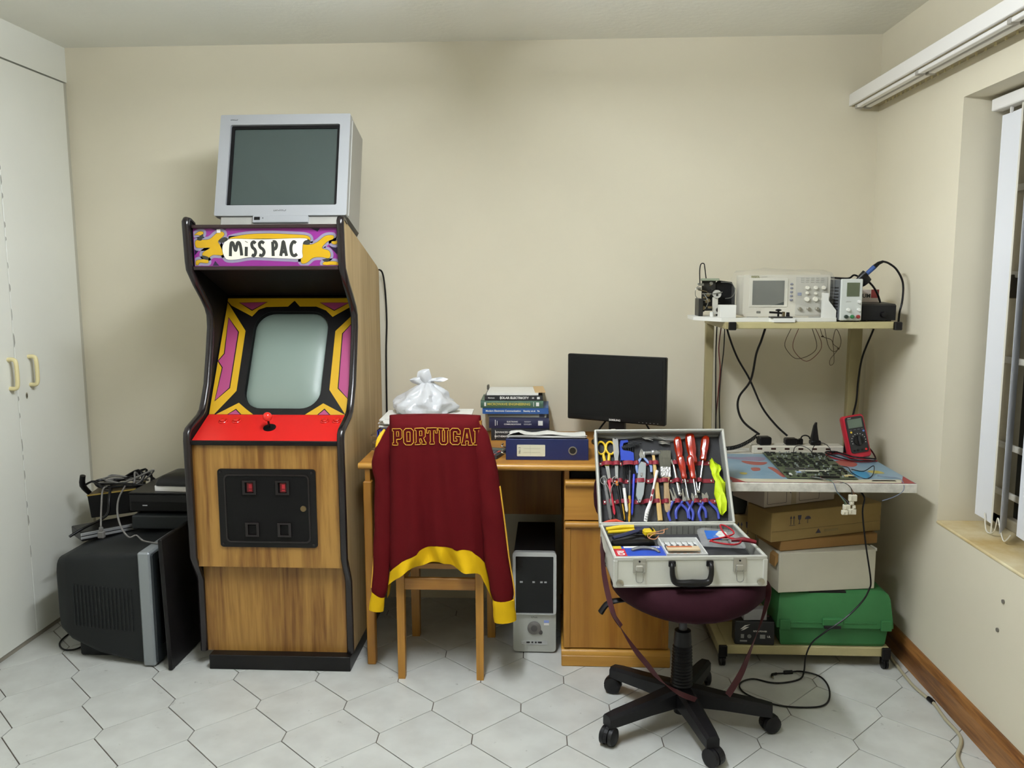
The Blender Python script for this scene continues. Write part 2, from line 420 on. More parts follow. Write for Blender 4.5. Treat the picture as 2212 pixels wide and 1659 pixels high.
# ---- curtain board with twin rails, fixed to the right wall above the window
cb = thing('curtain_board', 'white curtain board with twin rails on right wall above window', 'curtain rail', (XR-0.065, 2.6, 2.21))
m_board = M('board_underside', 'b6a983', 0.6, var=0.2, vscale=12, col2='9a8f76')
m_wp = M('white_gloss', 'e4e1dc', 0.35)
b = MB(); b.box(XR-0.115, XR, 1.1, D, 2.213, 2.231); b.build('board', m_board, cb, world=True)
b = MB(); b.box(XR-0.127, XR-0.115, 1.1, D-0.001, 2.213, 2.262, 0.002); b.build('fascia', m_wp, cb, world=True)
for dx in (0.098, 0.062):
    b = MB(); b.box(XR-dx-0.011, XR-dx+0.011, 1.1, D-0.03, 2.199, 2.213, 0.002); b.build('rail', m_wp, cb, world=True)
    for y in (3.69, 3.1, 2.5):
        b = MB(); b.box(XR-dx-0.014, XR-dx+0.014, y, y+0.02, 2.196, 2.2135, 0.002); b.build('rail_clip', M('clip_grey', '9f9a90', 0.5), cb, world=True)
for k in range(26):
    y = 3.62-k*0.035*(1+0.02*k)
    if y < 1.5: break
    b = MB(); b.cyl((XR-0.018, y, 2.213), (XR-0.018, y, 2.203), 0.004, 0.004, 6); b.build('glider', M('cream_glider', 'cfc49a', 0.5), cb, world=True)
# ---- vertical blind hanging in the recess
vb = thing('vertical_blind', 'white vertical blind drawn back in the window recess', 'blind', (XR+0.10, WY1-0.3, WZ0+0.02))
m_slat = M('blind_fabric', 'dcdde0', 0.7, bump=0.05, bscale=300)
b = MB(); b.box(XR+0.085, XR+0.125, WY0+0.02, WY1-0.015, WZ1-0.052, WZ1-0.012, 0.003); b.build('head_rail', m_wp, vb, world=True)
bx = XR+0.105
for k, (y, a) in enumerate([(2.878, 3), (2.750, 37), (2.622, 8), (2.49, 37), (2.36, 37)]):
    b = MB(); hw = 0.0635; a = R(a)
    pts = [(bx+math.sin(a)*s+0.003*math.cos(s*22), y+math.cos(a)*s) for s in [-hw+2*hw*i/6 for i in range(7)]]
    L2 = [[(p[0], p[1], z) for p in pts]+[(p[0]+0.001, p[1], z) for p in pts[::-1]] for z in (WZ0+0.05, WZ1-0.07)]
    b.loft(L2); sl = b.build('slat', m_slat, vb, world=True)
    b = MB(); b.box(bx-0.004, bx+0.004, y-0.003, y+0.003, WZ1-0.072, WZ1-0.05); b.build('slat_hook', m_wp, sl, world=True)
b = MB(); b.tube([(bx-0.004, 2.86, WZ0+0.075), (bx-0.01, 2.83, WZ0+0.022), (bx-0.006, 2.79, WZ0+0.03), (bx-0.01, 2.765, WZ0+0.085), (bx-0.012, 2.745, WZ0+0.06), (bx-0.012, 2.715, WZ0+0.022), (bx-0.006, 2.69, WZ0+0.05)], 0.0022, 5, 5)
b.build('bottom_chain', M('chain_white', 'd9d4c4', 0.4), vb, 60, world=True)
b = MB(); b.tube([(bx-0.02, 2.775, WZ1-0.06), (bx-0.02, 2.78, 1.3), (bx-0.018, 2.785, WZ0+0.03)], 0.0028, 5, 4); b.build('pull_cord', M('chain_white', 'd9d4c4', 0.4), vb, 60, world=True)
# two wall plugs left in the plaster
for y, z, s in ((2.52, 0.505, 'upper'), (2.54, 0.405, 'lower')):
    b = MB(); b.cyl((XR-0.004, y, z), (XR+0.001, y, z), 0.007, 0.007, 8)
    solo(b, 'wall_plug', M('wall_plug_grey', '6f6a60', 0.7), s+' of two small grey wall plugs below the window', 'wall plug', (XR, y, z), world=True)
# ---- fluorescent batten on the ceiling, running towards the back wall, its near end just above the top of the picture
lx, ly0, ly1 = LAMP_X, LAMP_Y0, LAMP_Y1
lamp = thing('ceiling_batten', 'white twin-tube fluorescent batten on the ceiling above the room', 'lamp', (lx, (ly0+ly1)/2, HC))
LZ = HC-0.155
b = MB(); b.box(lx-0.012, lx+0.012, ly0, ly1, LZ+0.022, LZ+0.045, 0.004); b.build('housing', m_wp, lamp, world=True)
glow = emis('tube_glow', LAMP_COL, LAMP_W)
for dx in (-0.034, 0.034):
    b = MB(); b.cyl((lx+dx, ly0+0.03, LZ), (lx+dx, ly1-0.03, LZ), 0.013, n=12); b.build('tube', glow, lamp, 40, world=True)
    for y in (ly0+0.02, ly1-0.02):
        b = MB(); b.cyl((lx+dx, y-0.010, LZ), (lx+dx, y+0.010, LZ), 0.005, n=8); b.cyl((lx+dx*0.9, y, LZ+0.008), (lx+dx*0.3, y, LZ+0.03), 0.005, n=6); b.build('lamp_holder', m_wp, lamp, world=True)
for y in (ly0+0.25, ly1-0.25):
    b = MB(); b.cyl((lx, y, LZ+0.045), (lx, y, HC), 0.005, n=8); b.build('hanger', m_wp, lamp, world=True)
# ================================================================ arcade cabinet
AX0, AX1 = -1.360, -0.765; ACX = (AX0+AX1)/2
m_blk = M('satin_black', '0d0b0c', 0.38, var=0.2, vscale=25, spec=0.3)
m_blkm = M('matt_black', '0b0a0a', 0.6, var=0.3, vscale=30, spec=0.2)
m_tm = M('black_moulding', '1b1516', 0.22)
m_acw = wood('cabinet_wood', 'a67c3c', '6b4315', 'z', 1.0, 0.42)
m_acs = wood('cabinet_wood_side', 'b39a70', '8d7446', 'z', 0.8, 0.5, 0.8)
arc = thing('arcade_cabinet', 'wood grain upright arcade cabinet with red control panel and purple marquee', 'arcade cabinet', (ACX, 3.0, 0))
prof = [(3.052, 1.690), (3.052, 1.702), (3.062, 1.712), (3.080, 1.711), (3.110, 1.699), (3.627, 1.547), (3.668, 1.528), (3.672, 0.06), (3.022, 0.06),
        (3.022, 0.345), (3.013, 0.368), (2.984, 0.420), (2.968, 0.455), (2.966, 0.90), (2.970, 0.928), (2.984, 0.941), (3.012, 0.951), (3.085, 0.974), (3.115, 0.992), (3.134, 1.020), (3.170, 1.085),
        (3.205, 1.205), (3.230, 1.305), (3.230, 1.352), (3.214, 1.382), (3.175, 1.422), (3.118, 1.472), (3.066, 1.528), (3.060, 1.56)]
for side, x0, x1 in ((-1, AX0, AX0+0.020), (1, AX1-0.020, AX1)):
    b = MB(); b.prism(prof, 'x', x0+(0.002 if side < 0 else 0), x1-(0.002 if side > 0 else 0)); sp = b.build('side_panel', m_blkm, arc, world=True)
    b = MB(); b.prism(prof, 'x', *((x0, x0+0.002) if side < 0 else (x1-0.002, x1))); b.build('side_veneer', m_acs, sp, world=True)
    # black edge moulding that runs down the front
    fr = prof[4::-1]+prof[:7:-1]
    fr = fr[:-1]+[(3.022, 0.06)] if fr[-1] != (3.022, 0.06) else fr
    n = len(fr); loops = []
    for i in range(n):
        a = Vector(fr[max(i-1, 0)]); c = Vector(fr[min(i+1, n-1)]); d = (c-a).normalized(); nr = Vector((d.y, -d.x))
        if i in (0,): pass
        q = []
        cx = (x0+x1)/2
        for k in range(7):
            t = PI*k/6; q.append((cx-0.0135*math.cos(t), fr[i][0]+nr.x*0.009*math.sin(t), fr[i][1]+nr.y*0.009*math.sin(t)))
        q += [(cx+0.0135, fr[i][0]-nr.x*0.006, fr[i][1]-nr.y*0.006), (cx-0.0135, fr[i][0]-nr.x*0.006, fr[i][1]-nr.y*0.006)]
        loops.append(q)
    b = MB(); b.loft(loops); b.build('edge_moulding', m_tm, sp, 50, world=True)
IX0, IX1 = AX0+0.024, AX1-0.024
b = MB(); b.box(AX0+0.020, AX1-0.020, 2.985, 3.003, 0.412, 0.884); b.build('upper_front_panel', m_acw, arc, world=True)
b = MB(); b.box(AX0+0.020, AX1-0.020, 3.030, 3.048, 0.058, 0.44); b.build('lower_front_panel', m_acw, arc, world=True)
b = MB(); b.box(-1.318, -0.769, 2.988, 3.62, 0.0, 0.058, 0.002); b.build('plinth', m_blk, arc, world=True)
b = MB(); b.box(IX0-0.004, IX1+0.004, 2.972, 3.0, 0.882, 0.900, 0.003); b.build('front_bar', m_blk, arc, world=True)
b = MB(); b.prism([(3.16, 1.695-0.028), (3.60, 1.535), (3.60, 1.525), (3.16, 1.657)], 'x', AX0+0.020, AX1-0.020); b.build('top_panel', m_blkm, arc, world=True)
b = MB(); b.box(AX0+0.020, AX1-0.020, 3.640, 3.650, 0.06, 1.52); b.build('back_panel', m_blkm, arc, world=True)
# control panel, sloping up to the screen
cp0, cp1 = (2.976, 0.899), (3.140, 0.970)
b = MB(); b.prism([cp0, cp1, (3.145, 0.955), (2.978, 0.885)], 'x', IX0, IX1)
m_red = M('red_laminate', 'c8201c', 0.38, var=0.06, vscale=6)
cpan = b.build('control_panel', m_red, arc, world=True)
cdir = Vector((0, cp1[0]-cp0[0], cp1[1]-cp0[1])).normalized()
def on_panel(x, t): return Vector((x, cp0[0], cp0[1]))+cdir*t
CPX = lambda x, t: frame(on_panel(x, t), (1, 0, 0), cdir)
m_btn = M('red_plastic', 'c3241c', 0.2, coat=0.3)
for x, t in ((-1.262, 0.131), (-1.210, 0.133), (-0.868, 0.135), (-0.822, 0.136)):
    b = MB(); b.lathe([(0.0175, 0), (0.0175, 0.003), (0.0155, 0.005), (0.0125, 0.005), (0.0125, 0.003), (0.011, 0.003), (0.011, 0.008), (0.008, 0.010), (0.0005, 0.0105)], 16, CPX(x, t)); b.build('button', m_btn, arc, 40, world=True)
b = MB(); X = CPX(-1.068, 0.088)
b.lathe([(0.024, 0), (0.024, 0.002), (0.004, 0.003), (0.004, 0.04)], 20, X); js = b.build('joystick', m_blk, arc, 40, world=True)
b = MB(); b.set(X); b.ball((0, 0, 0.05), 0.0175, n=16, m=10); b.build('joystick_ball', M('red_ball', 'dd2a1e', 0.18, coat=0.5), js, 80, world=True)
# bezel with painted art and the tube behind it
BO = Vector((0, 3.140, 0.970)); BU = Vector((0, 0.238, 0.423)).normalized(); BL = 0.515
BX = frame((ACX, BO.y, BO.z), (1, 0, 0), BU)
hole = rrect(-0.146, 0.158, 0.026, 0.448, 0.075, 8)
outer = []
cx, cy = 0.006, 0.237; x0, x1, y0, y1 = -0.274, 0.274, -0.004, BL
for p in hole:
    dx, dy = p[0]-cx, p[1]-cy
    t = min(((x1-cx) if dx > 0 else (x0-cx))/dx if abs(dx) > 1e-6 else 1e9, ((y1-cy) if dy > 0 else (y0-cy))/dy if abs(dy) > 1e-6 else 1e9)
    outer.append((cx+dx*t, cy+dy*t))
# put ring points on the corners of the plate
for c in ((x0, y0), (x1, y0), (x0, y1), (x1, y1)):
    i = min(range(len(outer)), key=lambda i: (outer[i][0]-c[0])**2+(outer[i][1]-c[1])**2); outer[i] = c
b = MB(); b.set(BX); b.ring(outer, hole, 'z', -0.004, 0.0); bez = b.build('bezel', m_blk, arc, world=True)
m_yel = M('art_yellow', 'c49a12', 0.35); m_pnk = M('art_pink', 'a0406f', 0.35)
art_y = [[(-0.272, 0.490), (-0.179, 0.36), (-0.178, 0.099), (-0.252, 0.001), (-0.272, 0.001)],
         [(0.251, 0.43), (0.189, 0.359), (0.191, 0.105), (0.263, 0.003), (0.273, 0.003), (0.273, 0.45)],
         [(-0.273, 0.508), (0.273, 0.508), (0.273, 0.485), (0.238, 0.467), (0.171, 0.423), (0.141, 0.452), (0.099, 0.47), (0.031, 0.47), (0.006, 0.497), (-0.018, 0.47), (-0.108, 0.468), (-0.138, 0.456), (-0.161, 0.425), (-0.254, 0.475), (-0.273, 0.495)],
         [(-0.244, 0.001), (-0.161, 0.049), (-0.126, 0.021), (-0.098, 0.001)], [(0.106, 0.001), (0.173, 0.048), (0.263, 0.001)]]
art_p = [[(-0.257, 0.418), (-0.209, 0.354), (-0.209, 0.112), (-0.257, 0.059), (-0.248, 0.199), (-0.270, 0.227), (-0.249, 0.258)],
         [(0.256, 0.396), (0.221, 0.347), (0.227, 0.112), (0.270, 0.066), (0.262, 0.202), (0.273, 0.225), (0.262, 0.259)],
         [(-0.22, 0.487), (-0.109, 0.490), (-0.165, 0.455)], [(0.115, 0.487), (0.232, 0.487), (0.175, 0.454)],
         [(-0.196, 0.001), (-0.169, 0.019), (-0.149, 0.001)], [(0.159, 0.001), (0.18, 0.021), (0.201, 0.001)]]
def grow(poly, d):
    cx = sum(p[0] for p in poly)/len(poly); cy = sum(p[1] for p in poly)/len(poly); o = []
    n = len(poly); A = sum(poly[i-1][0]*poly[i][1]-poly[i][0]*poly[i-1][1] for i in range(n)); sg = 1 if A > 0 else -1
    for i in range(n):
        a, p, c = Vector(poly[i-1]), Vector(poly[i]), Vector(poly[(i+1) % n])
        d1 = (p-a).normalized(); d2 = (c-p).normalized(); n1 = Vector((d1.y, -d1.x))*sg; n2 = Vector((d2.y, -d2.x))*sg
        m = (n1+n2); m = m/max(m.length_squared/2, 0.5); q = p+m*d; o.append((min(max(q.x, -0.274), 0.274), max(q.y, 0.0005)))
    return o
for p in art_y:
    b = MB(); b.set(BX); b.prism(p, 'z', 0.0, 0.0003); b.build('yellow_stripe', m_yel, bez, world=True)
for p in art_p:
    b = MB(); b.set(BX); b.prism(grow(p, 0.004), 'z', 0.0003, 0.0005); b.build('black_outline', m_blk, bez, world=True)
    b = MB(); b.set(BX); b.prism(p, 'z', 0.0005, 0.0007); b.build('pink_panel', m_pnk, bez, world=True)
# picture tube: gently bulging grey glass
b = MB(); b.set(BX); loops = []
for s, z in ((1.08, -0.045), (1.04, -0.030), (0.93, -0.018), (0.7, -0.009), (0.4, -0.004), (0.05, -0.002)):
    loops.append([(cx+(p[0]-cx)*s, cy+(p[1]-cy)*s, z) for p in hole])
b.loft(loops); b.build('picture_tube', M('grey_tube_glass', '7e8c83', 0.35, spec=0.35), arc, 60, world=True)
b = MB(); b.set(BX); b.ring([(cx+(p[0]-cx)*1.10, cy+(p[1]-cy)*1.10) for p in hole], hole, 'z', -0.05, -0.004); b.build('tube_surround', m_blkm, arc, world=True)
# hood under the marquee
b = MB(); b.prism([(3.095, 1.535), (3.40, 1.425), (3.42, 1.445), (3.11, 1.555)], 'x', IX0, IX1); b.build('hood', m_blkm, arc, world=True)
b = MB(); b.box(IX0, IX1, 3.068, 3.10, 1.526, 1.540, 0.002); b.box(IX0, IX1, 3.068, 3.16, 1.679, 1.692, 0.002); b.build('marquee_rail', M('dark_rail', '2a1c1c', 0.35), arc, world=True)
# lit-sign panel with ribbon art (flat print)
b = MB(); b.box(IX0, IX1, 3.083, 3.090, 1.530, 1.685); mq = b.build('marquee', M('marquee_purple', '862a80', 0.3), arc, world=True)
MX = frame((ACX, 3.083, 1.610), (1, 0, 0), (0, 0, 1))
m_gry = M('marquee_grey', '8a8399', 0.3); m_nv = M('marquee_navy', '1f1230', 0.3); m_cre = M('banner_cream', 'eae4d2', 0.35); m_ink = M('ink_black', '2e2f2c', 0.4)
def decal(poly, z, name, mat, par, smooth=True, X=MX, seg=5):
    q = cr(poly, seg, True) if smooth else poly
    q = [(min(max(p[0], -0.272), 0.272), min(max(p[1], -0.068), 0.068)) for p in q]
    b = MB(); b.set(X); b.prism(q, 'z', z, z+0.0003); return b.build(name, mat, par, world=True)
rib = {'banner': [(-0.16, 0.011), (-0.133, 0.03), (-0.01, 0.028), (0.148, 0.031), (0.139, 0.012), (0.135, -0.016), (0.131, -0.042), (0.069, -0.042), (-0.053, -0.037), (-0.111, -0.045), (-0.148, -0.045), (-0.16, -0.031), (-0.165, -0.011)]}
ribs = [[(-0.137, 0.031), (-0.074, 0.046), (0.012, 0.049), (0.093, 0.046), (0.15, 0.042), (0.167, 0.032), (0.163, 0.018), (0.15, 0.029), (-0.01, 0.031)],
        [(-0.262, 0.026), (-0.215, 0.029), (-0.185, 0.051), (-0.164, 0.057), (-0.156, 0.045), (-0.18, 0.023), (-0.175, 0.009), (-0.164, -0.027), (-0.201, -0.028), (-0.223, -0.04), (-0.241, -0.032), (-0.238, -0.018), (-0.212, -0.002), (-0.254, -0.002), (-0.266, 0.004)],
        [(-0.268, 0.046), (-0.25, 0.058), (-0.235, 0.056), (-0.239, 0.044), (-0.259, 0.046)], [(-0.269, -0.062), (-0.264, -0.048), (-0.235, -0.044), (-0.222, -0.046), (-0.223, -0.058), (-0.252, -0.056), (-0.261, -0.065)],
        [(0.139, 0.01), (0.169, 0.008), (0.194, 0.018), (0.223, 0.039), (0.252, 0.041), (0.253, 0.029), (0.231, 0.019), (0.21, -0.004), (0.234, -0.014), (0.241, -0.03), (0.233, -0.042), (0.208, -0.038), (0.176, -0.04), (0.151, -0.058), (0.13, -0.058), (0.134, -0.02)],
        [(0.247, 0.019), (0.263, 0.021), (0.272, 0.029), (0.272, 0.021), (0.263, 0.009), (0.249, 0.011)], [(0.216, -0.056), (0.232, -0.054), (0.257, -0.054), (0.271, -0.06), (0.271, -0.067), (0.248, -0.066), (0.224, -0.067), (0.211, -0.064)]]
for p in ([(-0.205, 0.068), (-0.145, 0.068), (-0.16, 0.06), (-0.19, 0.063)], [(0.17, 0.068), (0.205, 0.068), (0.195, 0.055)], [(0.272, 0.002), (0.235, 0.003), (0.272, -0.035)], [(-0.272, 0.0), (-0.255, -0.012), (-0.272, -0.03)], [(-0.205, -0.068), (-0.195, -0.05), (-0.18, -0.068)]):
    decal(p, 0.0, 'navy_print', m_nv, mq, False)
def band(poly, w, name, mat, z):                # contour band around a ribbon
    q = cr(poly, 4, True); n = len(q); A = sum(q[i-1][0]*q[i][1]-q[i][0]*q[i-1][1] for i in range(n)); sg = 1 if A > 0 else -1
    o = []
    for i in range(n):
        d = (Vector(q[(i+2) % n])-Vector(q[i-2])); d.normalize(); o.append((q[i][0]+d.y*sg*w, q[i][1]-d.x*sg*w))
    b = MB(); b.set(MX); V = []
    cl = lambda p: (min(max(p[0], -0.272), 0.272), min(max(p[1], -0.068), 0.068))
    a = [cl(p) for p in q]; c = [cl(p) for p in o]
    b.add([(p[0], p[1], z) for p in a]+[(p[0], p[1], z) for p in c], [(i, (i+1) % n, n+(i+1) % n, n+i) for i in range(n)])
    return b.build(name, mat, mq, world=True)
for p in ribs+[rib['banner']]: band(p, 0.011, 'grey_contour', m_gry, 0.0004)
for p in ribs: band(p, 0.0012, 'ribbon_outline', m_ink, 0.0006)
for p in ribs: decal(p, 0.0006, 'yellow_ribbon', m_yel, mq)
for p in ([(-0.178, 0.023), (-0.157, 0.037), (-0.141, 0.029), (-0.162, 0.017)], [(0.139, 0.011), (0.149, 0.024), (0.166, 0.02), (0.161, 0.008)], [(-0.26, 0.03), (-0.239, 0.048), (-0.235, 0.042), (-0.244, 0.025)], [(-0.243, -0.03), (-0.22, -0.036), (-0.223, -0.046), (-0.239, -0.042)], [(0.212, -0.047), (0.237, -0.042), (0.232, -0.054), (0.218, -0.054)]):
    decal(p, 0.0009, 'ribbon_fold', m_ink, mq)
ban = decal(rib['banner'], 0.0009, 'banner', m_cre, mq); band(rib['banner'], 0.0012, 'banner_outline', m_ink, 0.0010)
STROKES = {'M': [[(0, 0), (0.05, .6), (.13, 1.0), (.28, 1.0), (.42, .55), (.48, .45), (.55, .6), (.68, 1.02), (.85, 1.0), (.95, .6), (1, .05)]],
           'i': [[(0.3, 0), (.5, .72)], [(.55, 1.08), (.62, 1.12)]], 'S': [[(.85, .98), (.5, 1.1), (.15, .95), (.25, .68), (.65, .52), (.8, .28), (.5, .04), (.05, .1)]],
           'P': [[(.1, 0), (.1, 1.1)], [(.1, 1.1), (.6, 1.08), (.85, .85), (.6, .58), (.1, .52)]], 'A': [[(0, 0), (.28, .6), (.5, 1.12), (.72, .6), (.92, 0)], [(.2, .33), (.75, .33)]],
           'C': [[(.85, .98), (.5, 1.1), (.15, .85), (.05, .5), (.2, .12), (.55, .02), (.95, .15)]]}
for c, x0, x1 in (('M', -0.136, -0.093), ('i', -0.080, -0.068), ('S', -0.056, -0.036), ('S', -0.028, -0.003), ('P', 0.024, 0.043), ('A', 0.054, 0.078), ('C', 0.092, 0.117)):
    b = MB(); b.set(MX @ Matrix.Translation((0, -0.033, 0.0014)) @ Matrix.Diagonal((1, 1, 0.05, 1)))
    for st in STROKES[c]: b.tube([(x0+(x1-x0)*p[0], p[1]*0.0475, 0) for p in st], 0.0058, 8, 5 if len(st) > 2 else 0)
    b.build('lettering', m_ink, mq, world=True)
b = MB(); b.box(-1.245, -1.232, 3.080, 3.083, 1.663, 1.676); b.build('tape_scrap', m_wp, mq, world=True)
# coin door
CX = frame((ACX, 2.985, 0.642), (1, 0, 0), (0, 0, 1))
b = MB(); b.set(CX); b.prism(rrect(-0.184, 0.186, -0.150, 0.150, 0.012), 'z', 0, 0.006); cdoor = b.build('coin_door', m_blk, arc, 40, world=True)
b = MB(); b.set(CX); b.ring(rrect(-0.160, 0.163, -0.131, 0.131, 0.018), rrect(-0.154, 0.157, -0.125, 0.125, 0.014), 'z', 0.006, 0.010); b.build('rolled_rim', m_tm, cdoor, 40, world=True)
b = MB(); b.set(CX); b.prism(rrect(-0.153, 0.156, -0.124, 0.124, 0.014), 'z', 0.006, 0.0085); b.build('door_plate', m_blkm, cdoor, world=True)
for x, z, red in ((-0.062, 0.082, 1), (0.063, 0.082, 1), (-0.057, -0.079, 0), (0.065, -0.079, 0)):
    b = MB(); b.set(CX @ Matrix.Translation((x, z, 0)))
    b.ring([(-.026, -.027), (.026, -.027), (.026, .027), (-.026, .027)], [(-.016, -.020), (.016, -.020), (.016, .020), (-.016, .020)], 'z', 0.0085, 0.017)
    s = b.build('coin_slot' if red else 'coin_return', m_tm, cdoor, world=True)
    b = MB(); b.set(CX @ Matrix.Translation((x, z, 0)))
    if red:
        b.box(-0.010, 0.013, -0.018, 0.018, 0.0085, 0.013, 0.001); b.build('reject_button', M('dark_red_window', '5a0a0d', 0.3), cdoor, world=True)
        b = MB(); b.set(CX @ Matrix.Translation((x, z, 0))); b.box(-0.002, 0.009, -0.004, 0.012, 0.013, 0.0134); b.box(-0.002, 0.009, -0.013, -0.008, 0.013, 0.0134); b.build('price_mark', M('red_print', '9c1a26', 0.4), cdoor, world=True)
    else:
        b.box(-0.015, 0.015, -0.019, 0.019, 0.0085, 0.0095); b.box(-0.014, 0.014, 0.012, 0.016, 0.0095, 0.014, 0.001); b.build('return_flap', m_blkm, cdoor, world=True)
b = MB(); b.set(CX); b.lathe([(0.011, 0.0085), (0.011, 0.013), (0.008, 0.014), (0.0005, 0.014)], 14, Matrix.Translation((0.138, 0.002, 0))); b.build('key_lock', M('old_brass', '7c6a4c', 0.35, 0.9), cdoor, 40, world=True)
for x, z in ((-0.172, 0.138), (0.172, 0.138), (-0.172, -0.138), (0.172, -0.138)):
    b = MB(); b.set(CX); b.lathe([(0.005, 0.006), (0.005, 0.008), (0.0005, 0.009)], 8, Matrix.Translation((x, z, 0))); b.build('bolt', m_tm, cdoor, 40, world=True)
# power lead down the back edge
b = MB(); b.tube([(-0.775, 3.66, 1.53), (-0.755, 3.69, 1.52), (-0.745, 3.70, 1.44), (-0.742, 3.705, 1.30), (-0.747, 3.70, 1.15), (-0.75, 3.70, 0.8), (-0.75, 3.70, 0.2)], 0.004, 6, 5); b.build('power_lead', m_blk, arc, 60, world=True)

# ================================================================ television on top, leaning back on the sloped roof
m_sil = M('silver_plastic', 'a9abae', 0.38, metal=0.35); m_sil2 = M('silver_plastic_side', 'a3a19a', 0.45, metal=0.2)
tt = -math.atan2(1.699-1.547, 3.627-3.110)
TVY = 3.175
tv = thing('silver_television', 'silver tube television leaning back on top of the arcade cabinet', 'television', (-1.040, TVY, 1.699-0.294*(TVY-3.110)+0.014), (tt, 0, 0))
TW2, TZ0, TZ1 = 0.256, 0.040, 0.452
b = MB(); b.box(-0.235, 0.235, 0.010, 0.33, 0.0, 0.042, 0.004); b.build('base', m_sil2, tv)
b = MB(); b.box(-0.105, 0.110, -0.002, 0.02, 0.012, 0.040, 0.002); fl = b.build('control_flap', m_sil, tv)
b = MB(); b.box(-0.098, -0.076, -0.0035, -0.0015, 0.022, 0.034); b.box(-0.066, -0.063, -0.0035, -0.0015, 0.028, 0.031); b.build('socket', m_blk, fl)
of = rrect(-TW2, TW2, TZ0, TZ1, 0.006, 8); inf = rrect(-0.214, 0.216, 0.082, 0.410, 0.006, 8)
b = MB(); b.ring(of, inf, 'y', 0.0, 0.03); b.build('bezel', m_sil, tv, 30)
b = MB(); b.ring(inf, rrect(-0.202, 0.204, 0.088, 0.398, 0.004, 8), 'y', 0.012, 0.022); b.build('screen_mask', m_blkm, tv)
b = MB(); b.box(-0.204, 0.206, 0.018, 0.028, 0.086, 0.400); b.build('screen', M('tv_glass', '3a4441', 0.12, spec=0.5), tv)
b = MB()
q = lambda s, y, dz: [(s*x, y, TZ0+0.004+(z-TZ0)*dz) for x, z in ((-0.253, TZ0), (0.253, TZ0), (0.253, TZ1), (-0.253, TZ1))]
b.loft([q(1, 0.03, 0.985), q(1.0, 0.22, 0.98), q(0.80, 0.34, 0.80), q(0.55, 0.40, 0.6)]); b.build('back_shell', m_sil2, tv)
for x in (0.2545, -0.2545):
    b = MB(); b.box(x-0.0015, x+0.0015, 0.036, 0.042, TZ0+0.01, TZ1-0.012); b.build('side_trim', M('pale_line', 'd5d5d2', 0.4), tv)
m_logo = M('logo_grey', '45463f', 0.4)
smallprint(FACE(0.0, -0.0002, 0.060), 0.050, 0.006, 9, 2).build('maker_logo', m_logo, tv)
smallprint(FACE(-0.200, -0.0002, 0.430), 0.030, 0.005, 6, 4).build('range_logo', m_logo, tv)
# ================================================================ the pile beside the cabinet
m_tvg = M('charcoal_plastic', '1b1d1e', 0.6, var=0.1, vscale=30, spec=0.25, bump=0.04, bscale=500)
m_gr = M('dark_grey_plastic', '303538', 0.5, spec=0.3)
ft = thing('floor_television', 'dark grey tube television with silver edge standing sideways on the floor', 'television', (-1.80, 3.24, 0))
b = MB(); b.box(-1.580, -1.532, 2.990, 3.50, 0.004, 0.460, 0.006); b.build('bezel', M('silver_edge', '8d9294', 0.42, metal=0.3), ft, 30, world=True)
b = MB(); b.ring(rrect(3.0, 3.49, 0.015, 0.45, 0.01, 4), rrect(3.04, 3.45, 0.07, 0.42, 0.012, 4), 'x', -1.532, -1.524); b.build('screen_frame', m_gr, ft, world=True)
b = MB(); b.box(-1.532, -1.527, 3.04, 3.45, 0.07, 0.42); b.build('screen', M('dead_screen', '14171a', 0.15), ft, world=True)
def sec(x, y0, y1, z0, z1, r):
    return [(x, y, z) for y, z in rrect(y0, y1, z0, z1, r, 4)]
b = MB(); b.loft([sec(-1.580, 3.000, 3.49, 0.012, 0.452, 0.012), sec(-1.62, 3.004, 3.486, 0.012, 0.448, 0.02), sec(-1.78, 3.030, 3.46, 0.030, 0.435, 0.03), sec(-1.90, 3.055, 3.42, 0.070, 0.418, 0.03), sec(-1.950, 3.075, 3.40, 0.100, 0.402, 0.035), sec(-1.972, 3.105, 3.37, 0.125, 0.375, 0.04)])
b.box(-1.88, -1.585, 3.075, 3.42, 0.004, 0.10, 0.006)
sh = b.build('back_shell', m_tvg, ft, 50, world=True)
for k in range(16):                                # moulded cooling ribs on the near side
    x = -1.62-k*0.017
    yy = 3.004+(-1.62-x)*0.1625 if x > -1.78 else 3.030+(-1.78-x)*0.21
    b = MB(); b.box(x-0.0035, x+0.0035, yy-0.0035, yy+0.01, 0.14, 0.31, 0.001); b.build('cooling_rib', m_tvg, sh, world=True)
b = MB(); b.tube([(-1.96, 3.26, 0.17), (-1.985, 3.31, 0.05), (-2.0, 3.335, 0.006), (-2.036, 3.298, 0.005), (-2.039, 3.222, 0.005), (-2.019, 3.163, 0.005), (-1.972, 3.119, 0.005), (-1.925, 3.128, 0.005), (-1.916, 3.193, 0.005), (-1.93, 3.25, 0.006)], 0.0035, 6, 6)
b.build('aerial_lead', m_blk, ft, 60, world=True)
b = MB(); b.set(Matrix.Translation((-1.462, 2.965, 0.0)) @ Matrix.Rotation(R(-1.5), 4, 'Y')); b.box(-0.008, 0.008, 0, 0.50, 0.002, 0.520, 0.003)
solo(b, 'dark_board', M('dark_panel', '100e0f', 0.45, spec=0.25), 'thin dark panel standing on edge between the floor television and arcade cabinet', 'panel', (-1.462, 2.965, 0), world=True)
